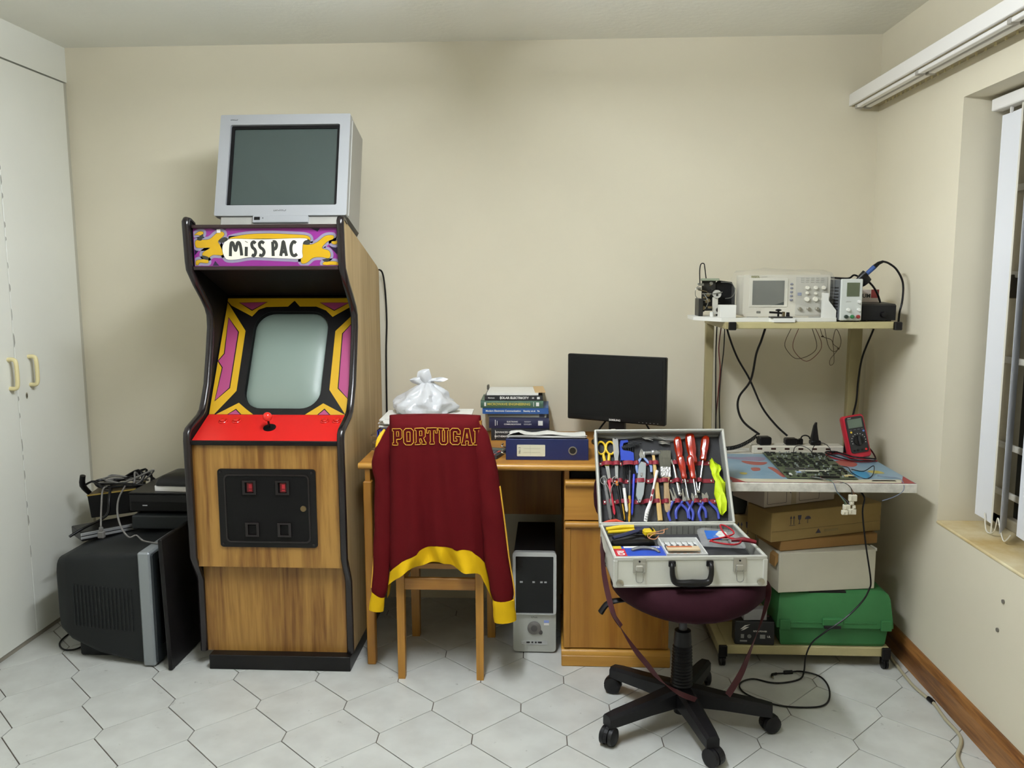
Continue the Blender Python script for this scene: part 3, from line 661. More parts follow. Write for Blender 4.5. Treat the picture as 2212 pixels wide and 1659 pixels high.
# silver-edged flat player lying askew on the television
pl = thing('disc_player', 'flat silver-edged player lying askew on the floor television', 'disc player', (-1.835, 3.335, 0.4225), (R(-2), 0, R(44)))
b = MB(); b.box(-0.15, 0.155, -0.03, 0.12, 0.004, 0.042, 0.003); b.build('body', m_blk, pl)
b = MB(); b.box(-0.152, 0.157, -0.036, -0.03, 0.028, 0.040, 0.001); b.build('top_trim', M('bright_trim', 'b5b6b8', 0.3, 0.7), pl)
b = MB(); b.box(-0.152, 0.157, -0.036, -0.03, 0.014, 0.024, 0.001); b.build('lower_trim', M('bright_trim', 'b5b6b8', 0.3, 0.7), pl)
bb = thing('black_carton', 'black box with yellow edges under tangled cables beside the cupboard', 'box', (-1.93, 3.53, 0.455), (R(0), R(-6), R(10)))
b = MB(); b.box(-0.095, 0.11, -0.07, 0.07, 0.012, 0.115, 0.002); b.build('body', m_blkm, bb)
for y in (-0.072, 0.070):
    b = MB(); b.box(-0.096, 0.111, y, y+0.002, 0.111, 0.1165); b.build('yellow_edge', M('old_yellow', '9a8136', 0.6), bb)
b = MB(); b.box(-0.09, 0.105, -0.065, 0.065, 0.115, 0.117); b.build('lid_print', M('brown_lid', '4b3d22', 0.6), bb)
# set-top boxes
s1 = thing('lower_set_top_box', 'dark grey slim box under the black video recorder by the cabinet', 'set-top box', (-1.58, 3.43, 0.462))
b = MB(); b.box(-0.16, 0.095, -0.16, 0.14, 0.002, 0.060, 0.005); b.build('body', M('slate_plastic', '1d2021', 0.5, spec=0.3), s1)
for x in (-0.14, 0.08):
    b = MB(); b.cyl((x, -0.12, -0.004), (x, -0.12, 0.003), 0.010, n=10); b.build('foot', m_blk, s1)
s2 = thing('video_recorder', 'black video recorder carrying the black and white router', 'video recorder', (-1.58, 3.43, 0.523))
b = MB(); b.box(-0.175, 0.165, -0.14, 0.16, 0.012, 0.085, 0.003); b.build('body', m_blk, s2)
b = MB(); b.box(-0.165, 0.155, -0.1415, -0.139, 0.016, 0.052); b.build('front_flap', m_blkm, s2)
b = MB(); b.box(-0.118, -0.098, -0.143, -0.141, 0.036, 0.040); b.build('badge', M('pale_badge', 'a9a9a9', 0.4), s2)
b = MB(); b.box(-0.176, 0.166, -0.142, 0.161, 0.085, 0.092, 0.002); b.build('lid', m_blk, s2)
for x in (-0.15, 0.14):
    for y in (-0.11, 0.13):
        b = MB(); b.cyl((x, y, 0.0), (x, y, 0.013), 0.009, n=10); b.build('foot', m_blk, s2)
ro = thing('router', 'black-topped router with white base lying on the video recorder', 'router', (-1.545, 3.41, 0.6155), (0, 0, R(-4)))
b = MB(); b.prism([(-0.105, 0.0), (0.11, 0.0), (0.11, 0.022), (-0.105, 0.022)], 'y', -0.10, 0.08); b.build('base', m_wp, ro)
b = MB(); b.loft([[(x*s+0.002, y*s2-0.01, z) for x, y in rrect(-0.108, 0.110, -0.094, 0.094, 0.02, 4)] for s, s2, z in ((1, 1, 0.022), (1, 1, 0.03), (0.94, 0.9, 0.048), (0.8, 0.72, 0.060), (0.5, 0.4, 0.066), (0.02, 0.02, 0.067))]); b.build('top', m_blk, ro, 40)
b = MB(); b.set(Matrix.Translation((-0.045, -0.062, 0.0585)) @ Matrix.Rotation(R(22), 4, 'X')); b.box(-0.013, 0.013, -0.005, 0.005, -0.002, 0.002); b.build('logo_patch', M('silver_patch', 'b7b7b7', 0.4), ro)
# tangle of leads lying on the black carton
random.seed(3)
for k, (nm, colr, lab, off) in enumerate((('cable_coil', m_blk, 'thick black cable coil piled on the black box', 0.0), ('cable_coil', M('grey_flex', '6d6a66', 0.5), 'thin grey cable coil among the black cables', 0.012))):
    b = MB(); pts = []
    for i in range(22):
        a = i*1.05+k; rx = 0.12+0.05*math.sin(i*1.7+k); ry = 0.04+0.015*math.cos(i*2.3)
        pts.append((-1.90+rx*math.cos(a)+0.02*math.sin(i), 3.53+ry*math.sin(a), 0.584+off+0.006*(i % 4)+0.05*max(0, math.cos(a-0.6))*((i % 3) > 0)))
    b.tube(pts, 0.0055-0.0015*k, 6, 5); solo(b, nm, colr, lab, 'cable', (-1.90, 3.53, 0.58), smooth=60, world=True)
pc = thing('power_plug_lead', 'grey lead with moulded plug hanging over the flat player front', 'cable', (-1.82, 3.22, 0.48))
m_gf = M('grey_flex', '6d6a66', 0.5)
b = MB(); b.tube([(-1.93, 3.44, 0.60), (-1.905, 3.36, 0.605), (-1.87, 3.28, 0.555), (-1.825, 3.19, 0.515), (-1.822, 3.185, 0.495)], 0.0035, 6, 5); b.build('flex', m_gf, pc, 60, world=True)
b = MB(); b.box(-1.836, -1.810, 3.175, 3.195, 0.452, 0.482, 0.004); b.box(-1.831, -1.815, 3.178, 3.192, 0.48, 0.50, 0.004); b.build('plug', m_gf, pc, world=True)
b = MB(); b.tube([(-1.86, 3.46, 0.597), (-1.82, 3.33, 0.58), (-1.77, 3.22, 0.55), (-1.72, 3.15, 0.51), (-1.68, 3.13, 0.475), (-1.655, 3.14, 0.480), (-1.62, 3.12, 0.466), (-1.575, 3.10, 0.4645), (-1.54, 3.09, 0.4645)], 0.004, 6, 5)
solo(b, 'grey_lead', m_gf, 'grey lead running down from the pile to the silver television edge', 'cable', (-1.7, 3.2, 0.47), smooth=60, world=True)
b = MB(); b.tube([(-2.045, 3.50, 0.555), (-2.05, 3.46, 0.60), (-2.04, 3.45, 0.645)], [0.011, 0.013, 0.012], 8, 3); b.tube([(-2.04, 3.46, 0.60), (-1.99, 3.45, 0.62), (-1.94, 3.44, 0.585), (-1.90, 3.42, 0.59)], 0.005, 6, 4); b.tube([(-1.90, 3.41, 0.60), (-1.885, 3.37, 0.56), (-1.885, 3.34, 0.50), (-1.93, 3.24, 0.475), (-1.96, 3.19, 0.455)], 0.006, 6, 4)
solo(b, 'mains_lead', m_blk, 'black mains lead with fat plug standing up against the cupboard', 'cable', (-2.04, 3.46, 0.56), smooth=60, world=True)
# ================================================================ desk
m_dk = wood('desk_wood', 'b58135', '94601c', 'x', 0.9, 0.4, 0.7)
m_dkz = wood('desk_wood_front', 'a87529', '875414', 'z', 0.9, 0.42, 0.7)
m_dke = wood('desk_wood_edge', 'b98838', '9c6a22', 'x', 0.8, 0.35, 0.7)
dk = thing('desk', 'oak veneer desk with right pedestal against the back wall', 'desk', (-0.13, 3.38, 0))
DX0, DX1, DY0, DY1, DZ = -0.733, 0.475, 3.045, 3.735, 0.800
b = MB(); b.box(DX0, DX1, DY0+0.012, DY1, DZ-0.022, DZ, 0.001); b.build('desk_top', m_dk, dk, world=True)
b = MB(); b.loft([[(x, DY0+0.014-0.012*math.sin(t), DZ-0.011+0.0125*math.cos(t)) for t in [PI*k/8 for k in range(9)]] for x in (DX0, DX1)]); b.build('front_lipping', m_dke, dk, 40, world=True)
for y0, y1 in ((3.05, 3.085), (3.66, 3.695)):
    b = MB(); b.box(-0.716, -0.684, y0, y1, 0, 0.730, 0.003); b.build('leg', m_dkz, dk, world=True)
b = MB(); b.box(-0.709, -0.690, 3.058, 3.69, 0.730, 0.778); b.build('side_rail', m_dkz, dk, world=True)
b = MB(); b.box(-0.69, 0.04, 3.60, 3.618, 0.45, 0.778); b.build('modesty_panel', m_dkz, dk, world=True)
PX0, PX1 = 0.046, 0.448
b = MB(); b.box(PX0, PX0+0.018, 3.085, 3.70, 0.06, 0.778); b.box(PX1-0.018, PX1, 3.085, 3.70, 0.06, 0.778); b.box(PX0, PX1, 3.69, 3.70, 0.06, 0.778); b.box(PX0, PX1, 3.09, 3.69, 0.725, 0.738); b.box(PX0, PX1, 3.09, 3.69, 0.06, 0.078)
b.build('pedestal_carcass', m_dkz, dk, world=True)
b = MB(); b.box(PX0-0.008, PX1+0.008, 3.068, 3.70, 0.0, 0.045, 0.003); b.loft([[(x, 3.085-0.016*math.cos(t), 0.045+0.022*math.sin(t)) for t in [PI/2*k/5 for k in range(6)]]+[(x, 3.10, 0.067), (x, 3.10, 0.045)] for x in (PX0-0.008, PX1+0.008)]); b.build('plinth', m_dke, dk, 30, world=True)
dw = MB(); dw.box(PX0, PX1, 3.078, 3.095, 0.580, 0.738, 0.002); d1 = dw.build('drawer', m_dk, dk, world=True)
dw = MB(); dw.box(PX0, PX1, 3.078, 3.095, 0.072, 0.552, 0.002); d2 = dw.build('door', m_dkz, dk, world=True)
for par, z in ((d1, 0.712), (d2, 0.551)):
    b = MB(); b.loft([[(x, 3.078-0.016*math.sin(t), z+0.013-0.013*math.cos(t)) for t in [PI*k/8 for k in range(9)]] for x in (PX0+0.004, PX1-0.002)]); b.build('lip_handle', m_dke, par, 40, world=True)
for x0, x1 in ((PX0, PX0+0.026), (PX1-0.026, PX1)):
    b = MB(); b.box(x0, x1-0.0012 if x0 == PX0 else x1, 3.0745, 3.0785, 0.074, 0.548, 0.001); b.build('door_stile', m_dkz, d2, world=True)
b = MB(); b.box(0.07, 0.42, 3.10, 3.40, 0.739, 0.765, 0.002); solo(b, 'slot_slab', m_blkm, 'black slab inside the open slot of the desk pedestal', 'tray', (0.245, 3.25, 0.739), world=True)  # matt black slab that makes the open slot above the drawer black

# ---------------------------------------------------------------- computer tower under the desk
pcx, pcy = -0.069, 3.172
pc = thing('computer_tower', 'silver and black computer tower on the floor beside desk pedestal', 'computer', (pcx, pcy, 0))
m_pcs = M('tower_silver', 'aeb0a9', 0.38, metal=0.2)
b = MB(); b.box(-0.082, 0.082, 0.02, 0.43, 0.008, 0.415, 0.003); b.build('case', m_blkm, pc)
fp = rrect(-0.085, 0.086, 0.006, 0.420, 0.014, 5)
b = MB(); b.prism(fp, 'y', 0.006, 0.022); b.build('front_panel', m_pcs, pc, 40)
b = MB(); b.ring(rrect(-0.086, 0.087, 0.165, 0.422, 0.014, 5), rrect(-0.074, 0.075, 0.170, 0.404, 0.003, 5), 'y', -0.004, 0.008); b.build('bay_surround', M('tower_chrome', 'c6c7c6', 0.25, metal=0.6), pc, 40)
b = MB(); b.box(-0.074, 0.075, 0.002, 0.006, 0.170, 0.404); bay = b.build('drive_door', M('piano_black', '0a0b0c', 0.2, spec=0.3), pc)
for x, t in ((-0.052, 0.006), (-0.003, 0.005), (0.028, 0.005), (0.044, 0.005)):
    b = MB(); b.box(x-t, x+t, 0.0015, 0.002, 0.294, 0.301); b.build('bay_icon', M('icon_grey', '9a9a98', 0.5), pc)
smallprint(FACE(0.0, 0.0058, 0.150), 0.026, 0.0055, 8, 3).build('maker_logo', m_logo, pc)
b = MB(); b.lathe([(0.027, 0), (0.027, 0.004), (0.024, 0.006), (0.0005, 0.006)], 24, FACE(-0.001, 0.006, 0.106)); pb = b.build('power_button', M('button_grey', '6a6763', 0.4), pc, 40)
b = MB(); b.lathe([(0.013, 0.006), (0.013, 0.0075), (0.0005, 0.0075)], 16, FACE(-0.001, 0.006, 0.106)); b.build('button_centre', M('button_dark', '4c4a47', 0.4), pb, 40)
b = MB(); b.lathe([(0.008, 0), (0.008, 0.005), (0.0005, 0.006)], 12, FACE(0.025, 0.006, 0.088)); b.build('reset_button', M('button_dark', '4c4a47', 0.4), pc, 40)
b = MB(); b.box(0.038, 0.058, 0.005, 0.006, 0.118, 0.126); b.build('badge_top', m_wp, pc)
b = MB(); b.box(0.038, 0.058, 0.005, 0.006, 0.128, 0.138); b.build('badge_bottom', M('badge_blue', '8fa0d8', 0.4), pc)
b = MB(); b.prism(rrect(-0.053, 0.053, 0.036, 0.052, 0.007, 4), 'y', 0.004, 0.007); b.build('port_strip', M('tower_chrome', 'c6c7c6', 0.25, metal=0.6), pc, 40)
for x0, x1 in ((-0.032, -0.018), (-0.012, -0.005), (0.002, 0.009), (0.014, 0.030)):
    b = MB(); b.box(x0, x1, 0.003, 0.0045, 0.043, 0.049); b.build('port', m_blk, pc)
for x in (-0.07, 0.07):
    b = MB(); b.box(x-0.01, x+0.01, 0.04, 0.07, 0, 0.009); b.build('foot', m_blk, pc)

# ---------------------------------------------------------------- things on the desk
# paper stack with blue file at the left, white bag on it
lf = thing('blue_file', 'blue lever arch file half hidden behind the maroon jacket', 'file', (-0.58, 3.31, DZ))
m_blue = M('file_blue', '1f2f86', 0.45); m_navy = M('file_navy', '16204f', 0.45, var=0.15, vscale=40)
m_paper = M('paper_white', 'dedcd4', 0.7, var=0.05, vscale=20)
b = MB(); b.box(-0.105, 0.22, -0.13, 0.16, 0.0005, 0.004); b.box(-0.105, 0.22, -0.13, 0.16, 0.100, 0.104); b.box(-0.105, -0.101, -0.13, 0.16, 0.0005, 0.104); b.build('cover', m_blue, lf)
b = MB(); b.box(-0.097, 0.215, -0.125, 0.155, 0.004, 0.099); b.build('paper_block', m_paper, lf)
for k in range(3):
    b = MB(); b.tube([(-0.101, -0.12, 0.02+k*0.028), (-0.125, -0.14, 0.03+k*0.028), (-0.105, -0.15, 0.04+k*0.028)], 0.003, 6, 3); b.build('metal_ring', m_lock, lf, 60)
ps = thing('paper_pile', 'loose white papers piled on the blue file under plastic bag', 'papers', (-0.50, 3.31, DZ+0.1045))
for k in range(9):
    b = MB(); b.set(Matrix.Rotation(R(random.uniform(-7, 7)), 4, 'Z')); x = random.uniform(-0.015, 0.015)
    b.box(-0.17+x, 0.165+x, -0.12, 0.12, 0.0005+k*0.005, 0.0050+k*0.005); b.build('sheet_bundle', m_paper, ps)
bag = thing('plastic_bag', 'knotted white plastic bag standing on papers behind the jacket', 'bag', (-0.525, 3.33, DZ+0.1515))
random.seed(11)
from mathutils import noise as mnoise
def bag_r(a, z):
    base = [0.108, 0.122, 0.120, 0.106, 0.084, 0.052, 0.026]
    t = z*(len(base)-1); k = min(int(t), len(base)-2); r = base[k]+(base[k+1]-base[k])*(t-k)
    n = mnoise.noise(Vector((math.cos(a)*2.2, math.sin(a)*2.2, z*3.0)))*0.25+mnoise.noise(Vector((math.cos(a)*5, math.sin(a)*5, z*3)))*0.16
    n += 0.10*math.sin(a*9+z*3)*z
    return r*(1+n)
loops = []
for j in range(25):
    z = j/24
    loops.append([(bag_r(2*PI*k/56, z)*math.cos(2*PI*k/56)+0.02*z, 0.8*bag_r(2*PI*k/56, z)*math.sin(2*PI*k/56), 0.001+z*0.120+0.004*mnoise.noise(Vector((k*0.4, j*0.4, 1)))*(z > 0.05)) for k in range(56)])
m_bag = M('bag_plastic', 'e3e4e6', 0.28, spec=0.6, bump=0.5, bscale=22, trans=0.25)
b = MB(); b.loft(loops); b.build('bag_body', m_bag, bag, 60)
b = MB()
def ear(pts, wid):
    L = []
    for i, p in enumerate(cr(pts, 4)):
        t = i/(4*(len(pts)-1)); wv = wid*(0.35+0.65*math.sin(min(t*2.2, PI/2)))*(1-0.25*t)
        L.append([(p[0]+wv*math.cos(a)+0.004*math.sin(5*a+3*t), p[1]+0.35*wv*math.sin(a)+0.003*math.sin(7*a), p[2]+0.3*wv*math.sin(a+1)) for a in [2*PI*k/10 for k in range(10)]])
    b.loft(L)
ear([(0.02, 0, 0.115), (0.012, -0.005, 0.130), (0.006, -0.008, 0.150), (0.004, -0.005, 0.172)], 0.030)
ear([(0.02, 0, 0.115), (0.035, -0.004, 0.130), (0.055, -0.01, 0.138), (0.082, -0.012, 0.132)], 0.030)
ear([(0.018, 0, 0.112), (-0.008, -0.006, 0.125), (-0.030, -0.01, 0.140)], 0.030)
b.build('knot', m_bag, bag, 70)
# books, from the bottom of the pile
def book(name, label, x0, x1, z0, z1, y0, dep, cov, title, tx=0.0, rz=0.0, hard=True, extra=()):
    cx = (x0+x1)/2; h = (z1-z0); w2 = (x1-x0)/2
    t = thing(name, label, 'book', (cx, y0+dep/2, z0), (0, 0, R(rz)), 'books stacked on the desk')
    b = MB(); th = 0.0022 if hard else 0.001
    n = 6
    sp = [(-dep/2+0.003*(1-math.sin(PI*k/n)) if hard else -dep/2, 0.0003+(h-0.0006)*k/n) for k in range(n+1)]
    b.box(-w2, w2, -dep/2+0.002, dep/2, 0.0003, th); b.box(-w2, w2, -dep/2+0.002, dep/2, h-th, h-0.0003)
    b.loft([[(x, y, z) for y, z in sp]+[(x, y+0.0035, z) for y, z in sp[::-1]] for x in (-w2, w2)])
    b.build('cover', cov, t, 40)
    i = 0.004 if hard else 0.0008
    b = MB(); b.box(-w2+i, w2-i, -dep/2+0.006, dep/2-i, th, h-th); b.build('pages', M('book_pages', 'd8d2bf', 0.8, var=0.1, vscale=3, stretch=(1, 1, 400)), t)
    yf = -dep/2-0.0004
    for body, sz, xx, zz, c, off in title:
        text_mb(body, sz, 0.0003, FACE(xx, yf, h*zz), offset=off).build('title', c, t)
    for (ax, bx_, az, bz, c) in extra:
        b = MB(); b.box(ax, bx_, yf, yf+0.002, h*az, h*bz); b.build('spine_patch', c, t)
    return t
m_w = M('print_white', 'd9d8d2', 0.6); m_gd = M('print_gold', 'bfae4a', 0.5)
BY = 3.512; g = 0.0
c_blk = M('cover_black', '1f1f22', 0.45); c_nv = M('cover_navy', '1d1f40', 0.45); c_bl = M('cover_blue', '27508c', 0.4); c_gn = M('cover_green', '44624e', 0.4, var=0.1, vscale=10); c_gr = M('cover_grey', '8d8d84', 0.6)
book('maths_textbook', 'thick black hardback mathematics textbook at bottom of the book pile', -0.262, -0.012, 0.800, 0.853, BY, 0.20, c_blk,
     [('ADVANCED ENGINEERING', 0.0105, -0.045, 0.68, m_w, 0.0003), ('MATHEMATICS', 0.0105, -0.075, 0.34, m_w, 0.0003)], 0, extra=((-0.108, -0.106, 0.15, 0.85, m_w),))
book('communications_textbook', 'dark navy hardback communications textbook, second from bottom of pile', -0.272, -0.015, 0.853, 0.899, BY+0.002, 0.19, c_nv,
     [('ELECTRONIC', 0.008, -0.028, 0.62, m_w, 0.0002), ('COMMUNICATIONS', 0.008, -0.028, 0.38, m_w, 0.0002), ('RODDY', 0.008, 0.037, 0.62, m_w, 0), ('COOLEN', 0.008, 0.037, 0.38, m_w, 0)], 0, 0.5,
     extra=((-0.103, -0.100, 0.25, 0.8, m_w), (-0.094, -0.092, 0.3, 0.7, m_w), (0.082, 0.102, 0.28, 0.72, m_w)))
book('grey_notebook', 'thin grey notebook between the navy and bright blue textbooks', -0.276, -0.024, 0.899, 0.916, BY+0.012, 0.17, c_gr, [], 0, -1.0, False, extra=((0.095, 0.118, 0.1, 0.9, c_nv),))
book('blue_paperback', 'bright blue electronic communication paperback in the middle of pile', -0.299, -0.017, 0.916, 0.942, BY-0.002, 0.20, c_bl,
     [('Modern Electronic Communication', 0.0105, -0.052, 0.5, m_w, 0.0003), ('Beasley et al.', 0.010, 0.060, 0.5, m_w, 0.0003), ('9e', 0.010, 0.098, 0.5, m_w, 0.0003)], 0, 0.3, False)
book('microwave_textbook', 'green microwave engineering textbook second from top of the pile', -0.307, -0.040, 0.9425, 0.9745, BY-0.006, 0.19, c_gn,
     [('MICROWAVE ENGINEERING', 0.0145, -0.013, 0.5, m_gd, 0.0003)], 0, 0.6, extra=((0.103, 0.116, 0.25, 0.75, m_w), (0.092, 0.094, 0.2, 0.8, m_w), (-0.118, -0.110, 0.25, 0.75, m_w)))
book('solar_paperback', 'black solar electricity paperback on top of the book pile', -0.289, -0.042, 0.975, 0.995, BY-0.002, 0.19, c_blk,
     [('SOLAR ELECTRICITY', 0.0135, 0.003, 0.5, m_w, 0.0006), ('Markvart', 0.0075, -0.095, 0.5, m_w, 0.0002), ('2E', 0.010, 0.083, 0.5, m_w, 0.0002)], 0, 0, False, extra=((0.100, 0.112, 0.25, 0.75, m_w), (-0.055, -0.0535, 0.1, 0.9, m_w)))
np_ = thing('note_pad', 'white pages with a manila sheet lying on top of the book pile', 'papers', (-0.165, 3.615, 0.9955))
b = MB(); b.box(-0.115, 0.105, -0.10, 0.10, 0.0003, 0.010); b.build('pages', m_paper, np_)
b = MB(); b.set(Matrix.Translation((0.10, 0, 0.0105)) @ Matrix.Rotation(R(4), 4, 'Z')); b.box(-0.015, 0.03, -0.09, 0.11, 0, 0.002); b.build('manila_sheet', M('manila', 'c7a87a', 0.7), np_)
b = MB(); b.box(-0.128, -0.118, 0.07, 0.10, 0.0, 0.022, 0.003); solo(b, 'binder_clip', M('clip_dark', '5b584f', 0.4), 'small dark clip beside the pages on top of the book pile', 'clip', (-0.165, 3.615, 0.9955))
# lever arch file lying with its spine to the front
bd = thing('lever_arch_file', 'navy lever arch file with label and finger ring on the desk front', 'file', (-0.020, 3.132, DZ))
b = MB(); b.box(-0.158, 0.158, 0, 0.004, 0.0005, 0.082, 0.001); b.box(-0.158, 0.158, 0.004, 0.285, 0.0005, 0.003); b.prism([(0.004, 0.0785), (0.285, 0.0325), (0.285, 0.036), (0.004, 0.082)], 'x', -0.158, 0.158); b.build('cover', m_navy, bd)
b = MB(); b.prism([(0.010, 0.003), (0.275, 0.003), (0.275, 0.033), (0.010, 0.077)], 'x', -0.150, 0.152); b.build('paper_block', m_paper, bd)
b = MB(); b.prism(rrect(-0.115, -0.007, 0.015, 0.060, 0.003), 'y', -0.0008, 0.0); lb = b.build('spine_label', M('label_cream', 'cfcdb4', 0.6), bd)
b = MB()
for z in (0.030, 0.045): b.box(-0.090, -0.025, -0.0011, -0.0007, z, z+0.0006)
b.box(-0.064, -0.0635, -0.0011, -0.0007, 0.018, 0.057); b.build('label_lines', M('label_rule', '8f8c78', 0.6), lb)
text_mb('No 3', 0.012, 0.0002, frame((-0.105, -0.001, 0.038), (0, 0, 1), (-1, 0, 0)), offset=0).build('handwriting', m_logo, lb)
b = MB(); b.lathe([(0.0165, 0), (0.0165, 0.0025), (0.0125, 0.0025), (0.0125, 0.0)], 24, FACE(0.098, 0.0, 0.038)); b.build('finger_ring', m_lock, bd, 40)
b = MB(); b.prism(circ(0.098, 0.038, 0.0125, 20), 'y', -0.0004, 0.0006); b.build('finger_hole', MATS['black_hole'], bd)
for z in (0.02, 0.045):
    b = MB(); b.tube([(-0.158, 0.02, z), (-0.175, 0.012, z+0.006), (-0.170, 0.03, z+0.012)], 0.003, 6, 3); b.build('ring_end', m_lock, bd, 60)
pp = thing('crumpled_papers', 'crumpled white papers lying on the navy lever arch file', 'papers', (-0.02, 3.275, DZ+0.0640), (R(-9.3), 0, 0))
for k in range(5):
    V = []; F = []; nx, ny = 14, 8
    for j in range(ny+1):
        for i in range(nx+1):
            x = -0.150+0.30*i/nx; y = -0.125+0.24*j/ny
            z = 0.0014+0.0014*k+0.010*(0.5+mnoise.noise(Vector((x*14+k*3, y*11, k))))*(k/3.0)*(0.25+0.75*min(1.0, j/3))
            if k == 4: z += 0.012*math.exp(-((x+0.115)/0.02)**2)*(1-j/ny)+0.006*math.exp(-((x)/0.05)**2)
            V.append((x, y, z))
    F = [(j*(nx+1)+i, j*(nx+1)+i+1, (j+1)*(nx+1)+i+1, (j+1)*(nx+1)+i) for j in range(ny) for i in range(nx)]
    b = MB(); b.set(Matrix.Rotation(R((-1.5, 1, -2, 2, -1)[k]), 4, 'Z')); o = len(V)
    b.add(V+[(x, y, z-0.0013) for x, y, z in V], F+[tuple(i+o for i in f[::-1]) for f in F]+[(i, i+1, o+i+1, o+i) for i in range(nx)]); b.build('sheet', m_paper, pp, 40)
cal = thing('calculator', 'dark pocket calculator with red keys between jacket and lever arch file', 'calculator', (-0.232, 3.215, DZ), (0, 0, R(-14)))
b = MB(); b.prism(rrect(-0.038, 0.038, -0.07, 0.08, 0.008), 'z', 0.0005, 0.014); b.build('body', M('calc_body', '26262a', 0.4), cal, 40)
for j in range(5):
    for i in range(4):
        b = MB(); b.box(-0.030+i*0.0155, -0.020+i*0.0155, -0.060+j*0.017, -0.050+j*0.017, 0.014, 0.0165, 0.001); b.build('key', M('calc_red', 'a33428', 0.5) if (i == 3 and j > 2) or j == 0 else M('calc_key', '4a4a50', 0.5), cal)
b = MB(); b.box(-0.030, 0.030, 0.035, 0.066, 0.014, 0.0148); b.build('display', M('calc_lcd', '5b6357', 0.3), cal)
# ---------------------------------------------------------------- monitor
mo = thing('monitor', 'black flat screen monitor turned slightly on the desk behind tool case', 'monitor', (0.270, 3.475, DZ), (0, 0, R(-25.4)))
b = MB(); b.box(-0.217, 0.217, -0.022, 0.004, 0.092, 0.372, 0.004); b.build('bezel', M('gloss_black', '0a0a0a', 0.35, spec=0.3), mo)
b = MB(); b.box(-0.203, 0.203, -0.0232, -0.0215, 0.112, 0.358); b.build('screen', M('matt_panel', '0a0b0a', 0.5, spec=0.25), mo)
b = MB(); b.box(-0.16, 0.16, 0.004, 0.03, 0.14, 0.33, 0.01); b.build('back_shell', m_blk, mo)
b = MB(); b.box(-0.035, 0.035, -0.005, 0.022, 0.012, 0.16, 0.004); b.build('neck', m_blk, mo)
b = MB(); b.lathe([(0.105, 0.0005), (0.105, 0.008), (0.06, 0.016), (0.0005, 0.018)], 28); b.build('foot', M('gloss_black', '0a0a0a', 0.35, spec=0.3), mo, 40)
text_mb('SAMSUNG', 0.011, 0.0003, FACE(0.0, -0.0228, 0.101), offset=0.0003).build('maker_logo', m_w, mo)
for k in range(6):
    b = MB(); b.box(0.105+k*0.016, 0.109+k*0.016, -0.0228, -0.021, 0.099, 0.101); b.build('button_mark', M('mark_grey', '8a8a8a', 0.5), mo)
b = MB(); b.tube([(0.05, 0.02, 0.13), (0.10, 0.06, 0.09), (0.13, 0.08, 0.03), (0.12, 0.12, 0.006)], 0.004, 6, 4); b.tube([(-0.02, 0.02, 0.13), (-0.07, 0.05, 0.08), (-0.10, 0.03, 0.03), (-0.115, 0.10, 0.006)], 0.004, 6, 4); b.build('leads', m_blk, mo, 60)
# ================================================================ wooden chair (seen from behind)
m_ch = wood('chair_wood', 'b5822f', '8e5f20', 'z', 1.0, 0.42, 0.8)
m_chx = wood('chair_wood_rail', 'aa7830', '86581f', 'x', 1.0, 0.42, 0.8)
wc = thing('wooden_chair', 'plain oak dining chair drawn up to the desk under a maroon jacket', 'chair', (-0.415, 3.12, 0))
for x in (-0.562, -0.267):
    b = MB(); b.loft([[(x+sx*0.0145*k, y+sy*0.016*k, z) for sx, sy in ((-1, -1), (1, -1), (1, 1), (-1, 1))] for z, y, k in ((0.0, 2.955, 0.9), (0.45, 2.962, 1.05), (0.985, 2.952, 0.9))]); b.build('back_leg', m_ch, wc, world=True)
for x in (-0.569, -0.252):
    b = MB(); b.loft([[(x+sx*0.018*k, 3.330+sy*0.018*k, z) for sx, sy in ((-1, -1), (1, -1), (1, 1), (-1, 1))] for z, k in ((0.0, 0.9), (0.428, 1.05))]); b.build('front_leg', m_ch, wc, world=True)
b = MB(); b.prism([(-0.615, 3.355), (-0.21, 3.355), (-0.235, 2.95), (-0.59, 2.95)], 'z', 0.428, 0.448); b.build('seat', m_chx, wc, world=True)
b = MB(); b.box(-0.548, -0.282, 2.952, 2.970, 0.345, 0.390, 0.002); b.build('back_rail', m_chx, wc, world=True)
b = MB(); b.box(-0.548, -0.282, 3.322, 3.340, 0.345, 0.420, 0.002); b.build('front_rail', m_chx, wc, world=True)
for x in (-0.566, -0.262):
    b = MB(); b.box(x-0.009, x+0.009, 2.975, 3.315, 0.345, 0.390, 0.002); b.build('side_rail', m_ch, wc, world=True)
for z0, z1 in ((0.56, 0.62), (0.72, 0.78), (0.90, 0.985)):
    b = MB(); b.box(-0.548, -0.282, 2.945, 2.962, z0, z1, 0.003); b.build('back_slat', m_chx, wc, world=True)

# ================================================================ maroon jacket hung over the chair back
m_mar = M('maroon_knit', '52080d', 0.85, var=0.10, vscale=6, spec=0.12, bump=0.05, bscale=700)
m_jy = M('yellow_rib', 'd0a608', 0.8, bump=0.12, bscale=60, stretch=(12, 12, 0.4), spec=0.2)
m_py = M('yellow_piping', 'd3a02c', 0.6)
jk = thing('maroon_jacket', 'maroon tracksuit jacket with yellow hem and cuffs draped over the wooden chair', 'jacket', (-0.42, 2.955, 0.99))
def pw(pts, x):
    if x <= pts[0][0]: return pts[0][1]
    for a, c in zip(pts, pts[1:]):
        if x <= c[0]: return a[1]+(c[1]-a[1])*(x-a[0])/(c[0]-a[0])
    return pts[-1][1]
HT = [(0, 0.420), (0.06, 0.445), (0.15, 0.472), (0.30, 0.500), (0.33, 0.515), (0.50, 0.530), (0.65, 0.524), (0.69, 0.514), (0.76, 0.520), (0.84, 0.522), (0.92, 0.493), (1, 0.450)]
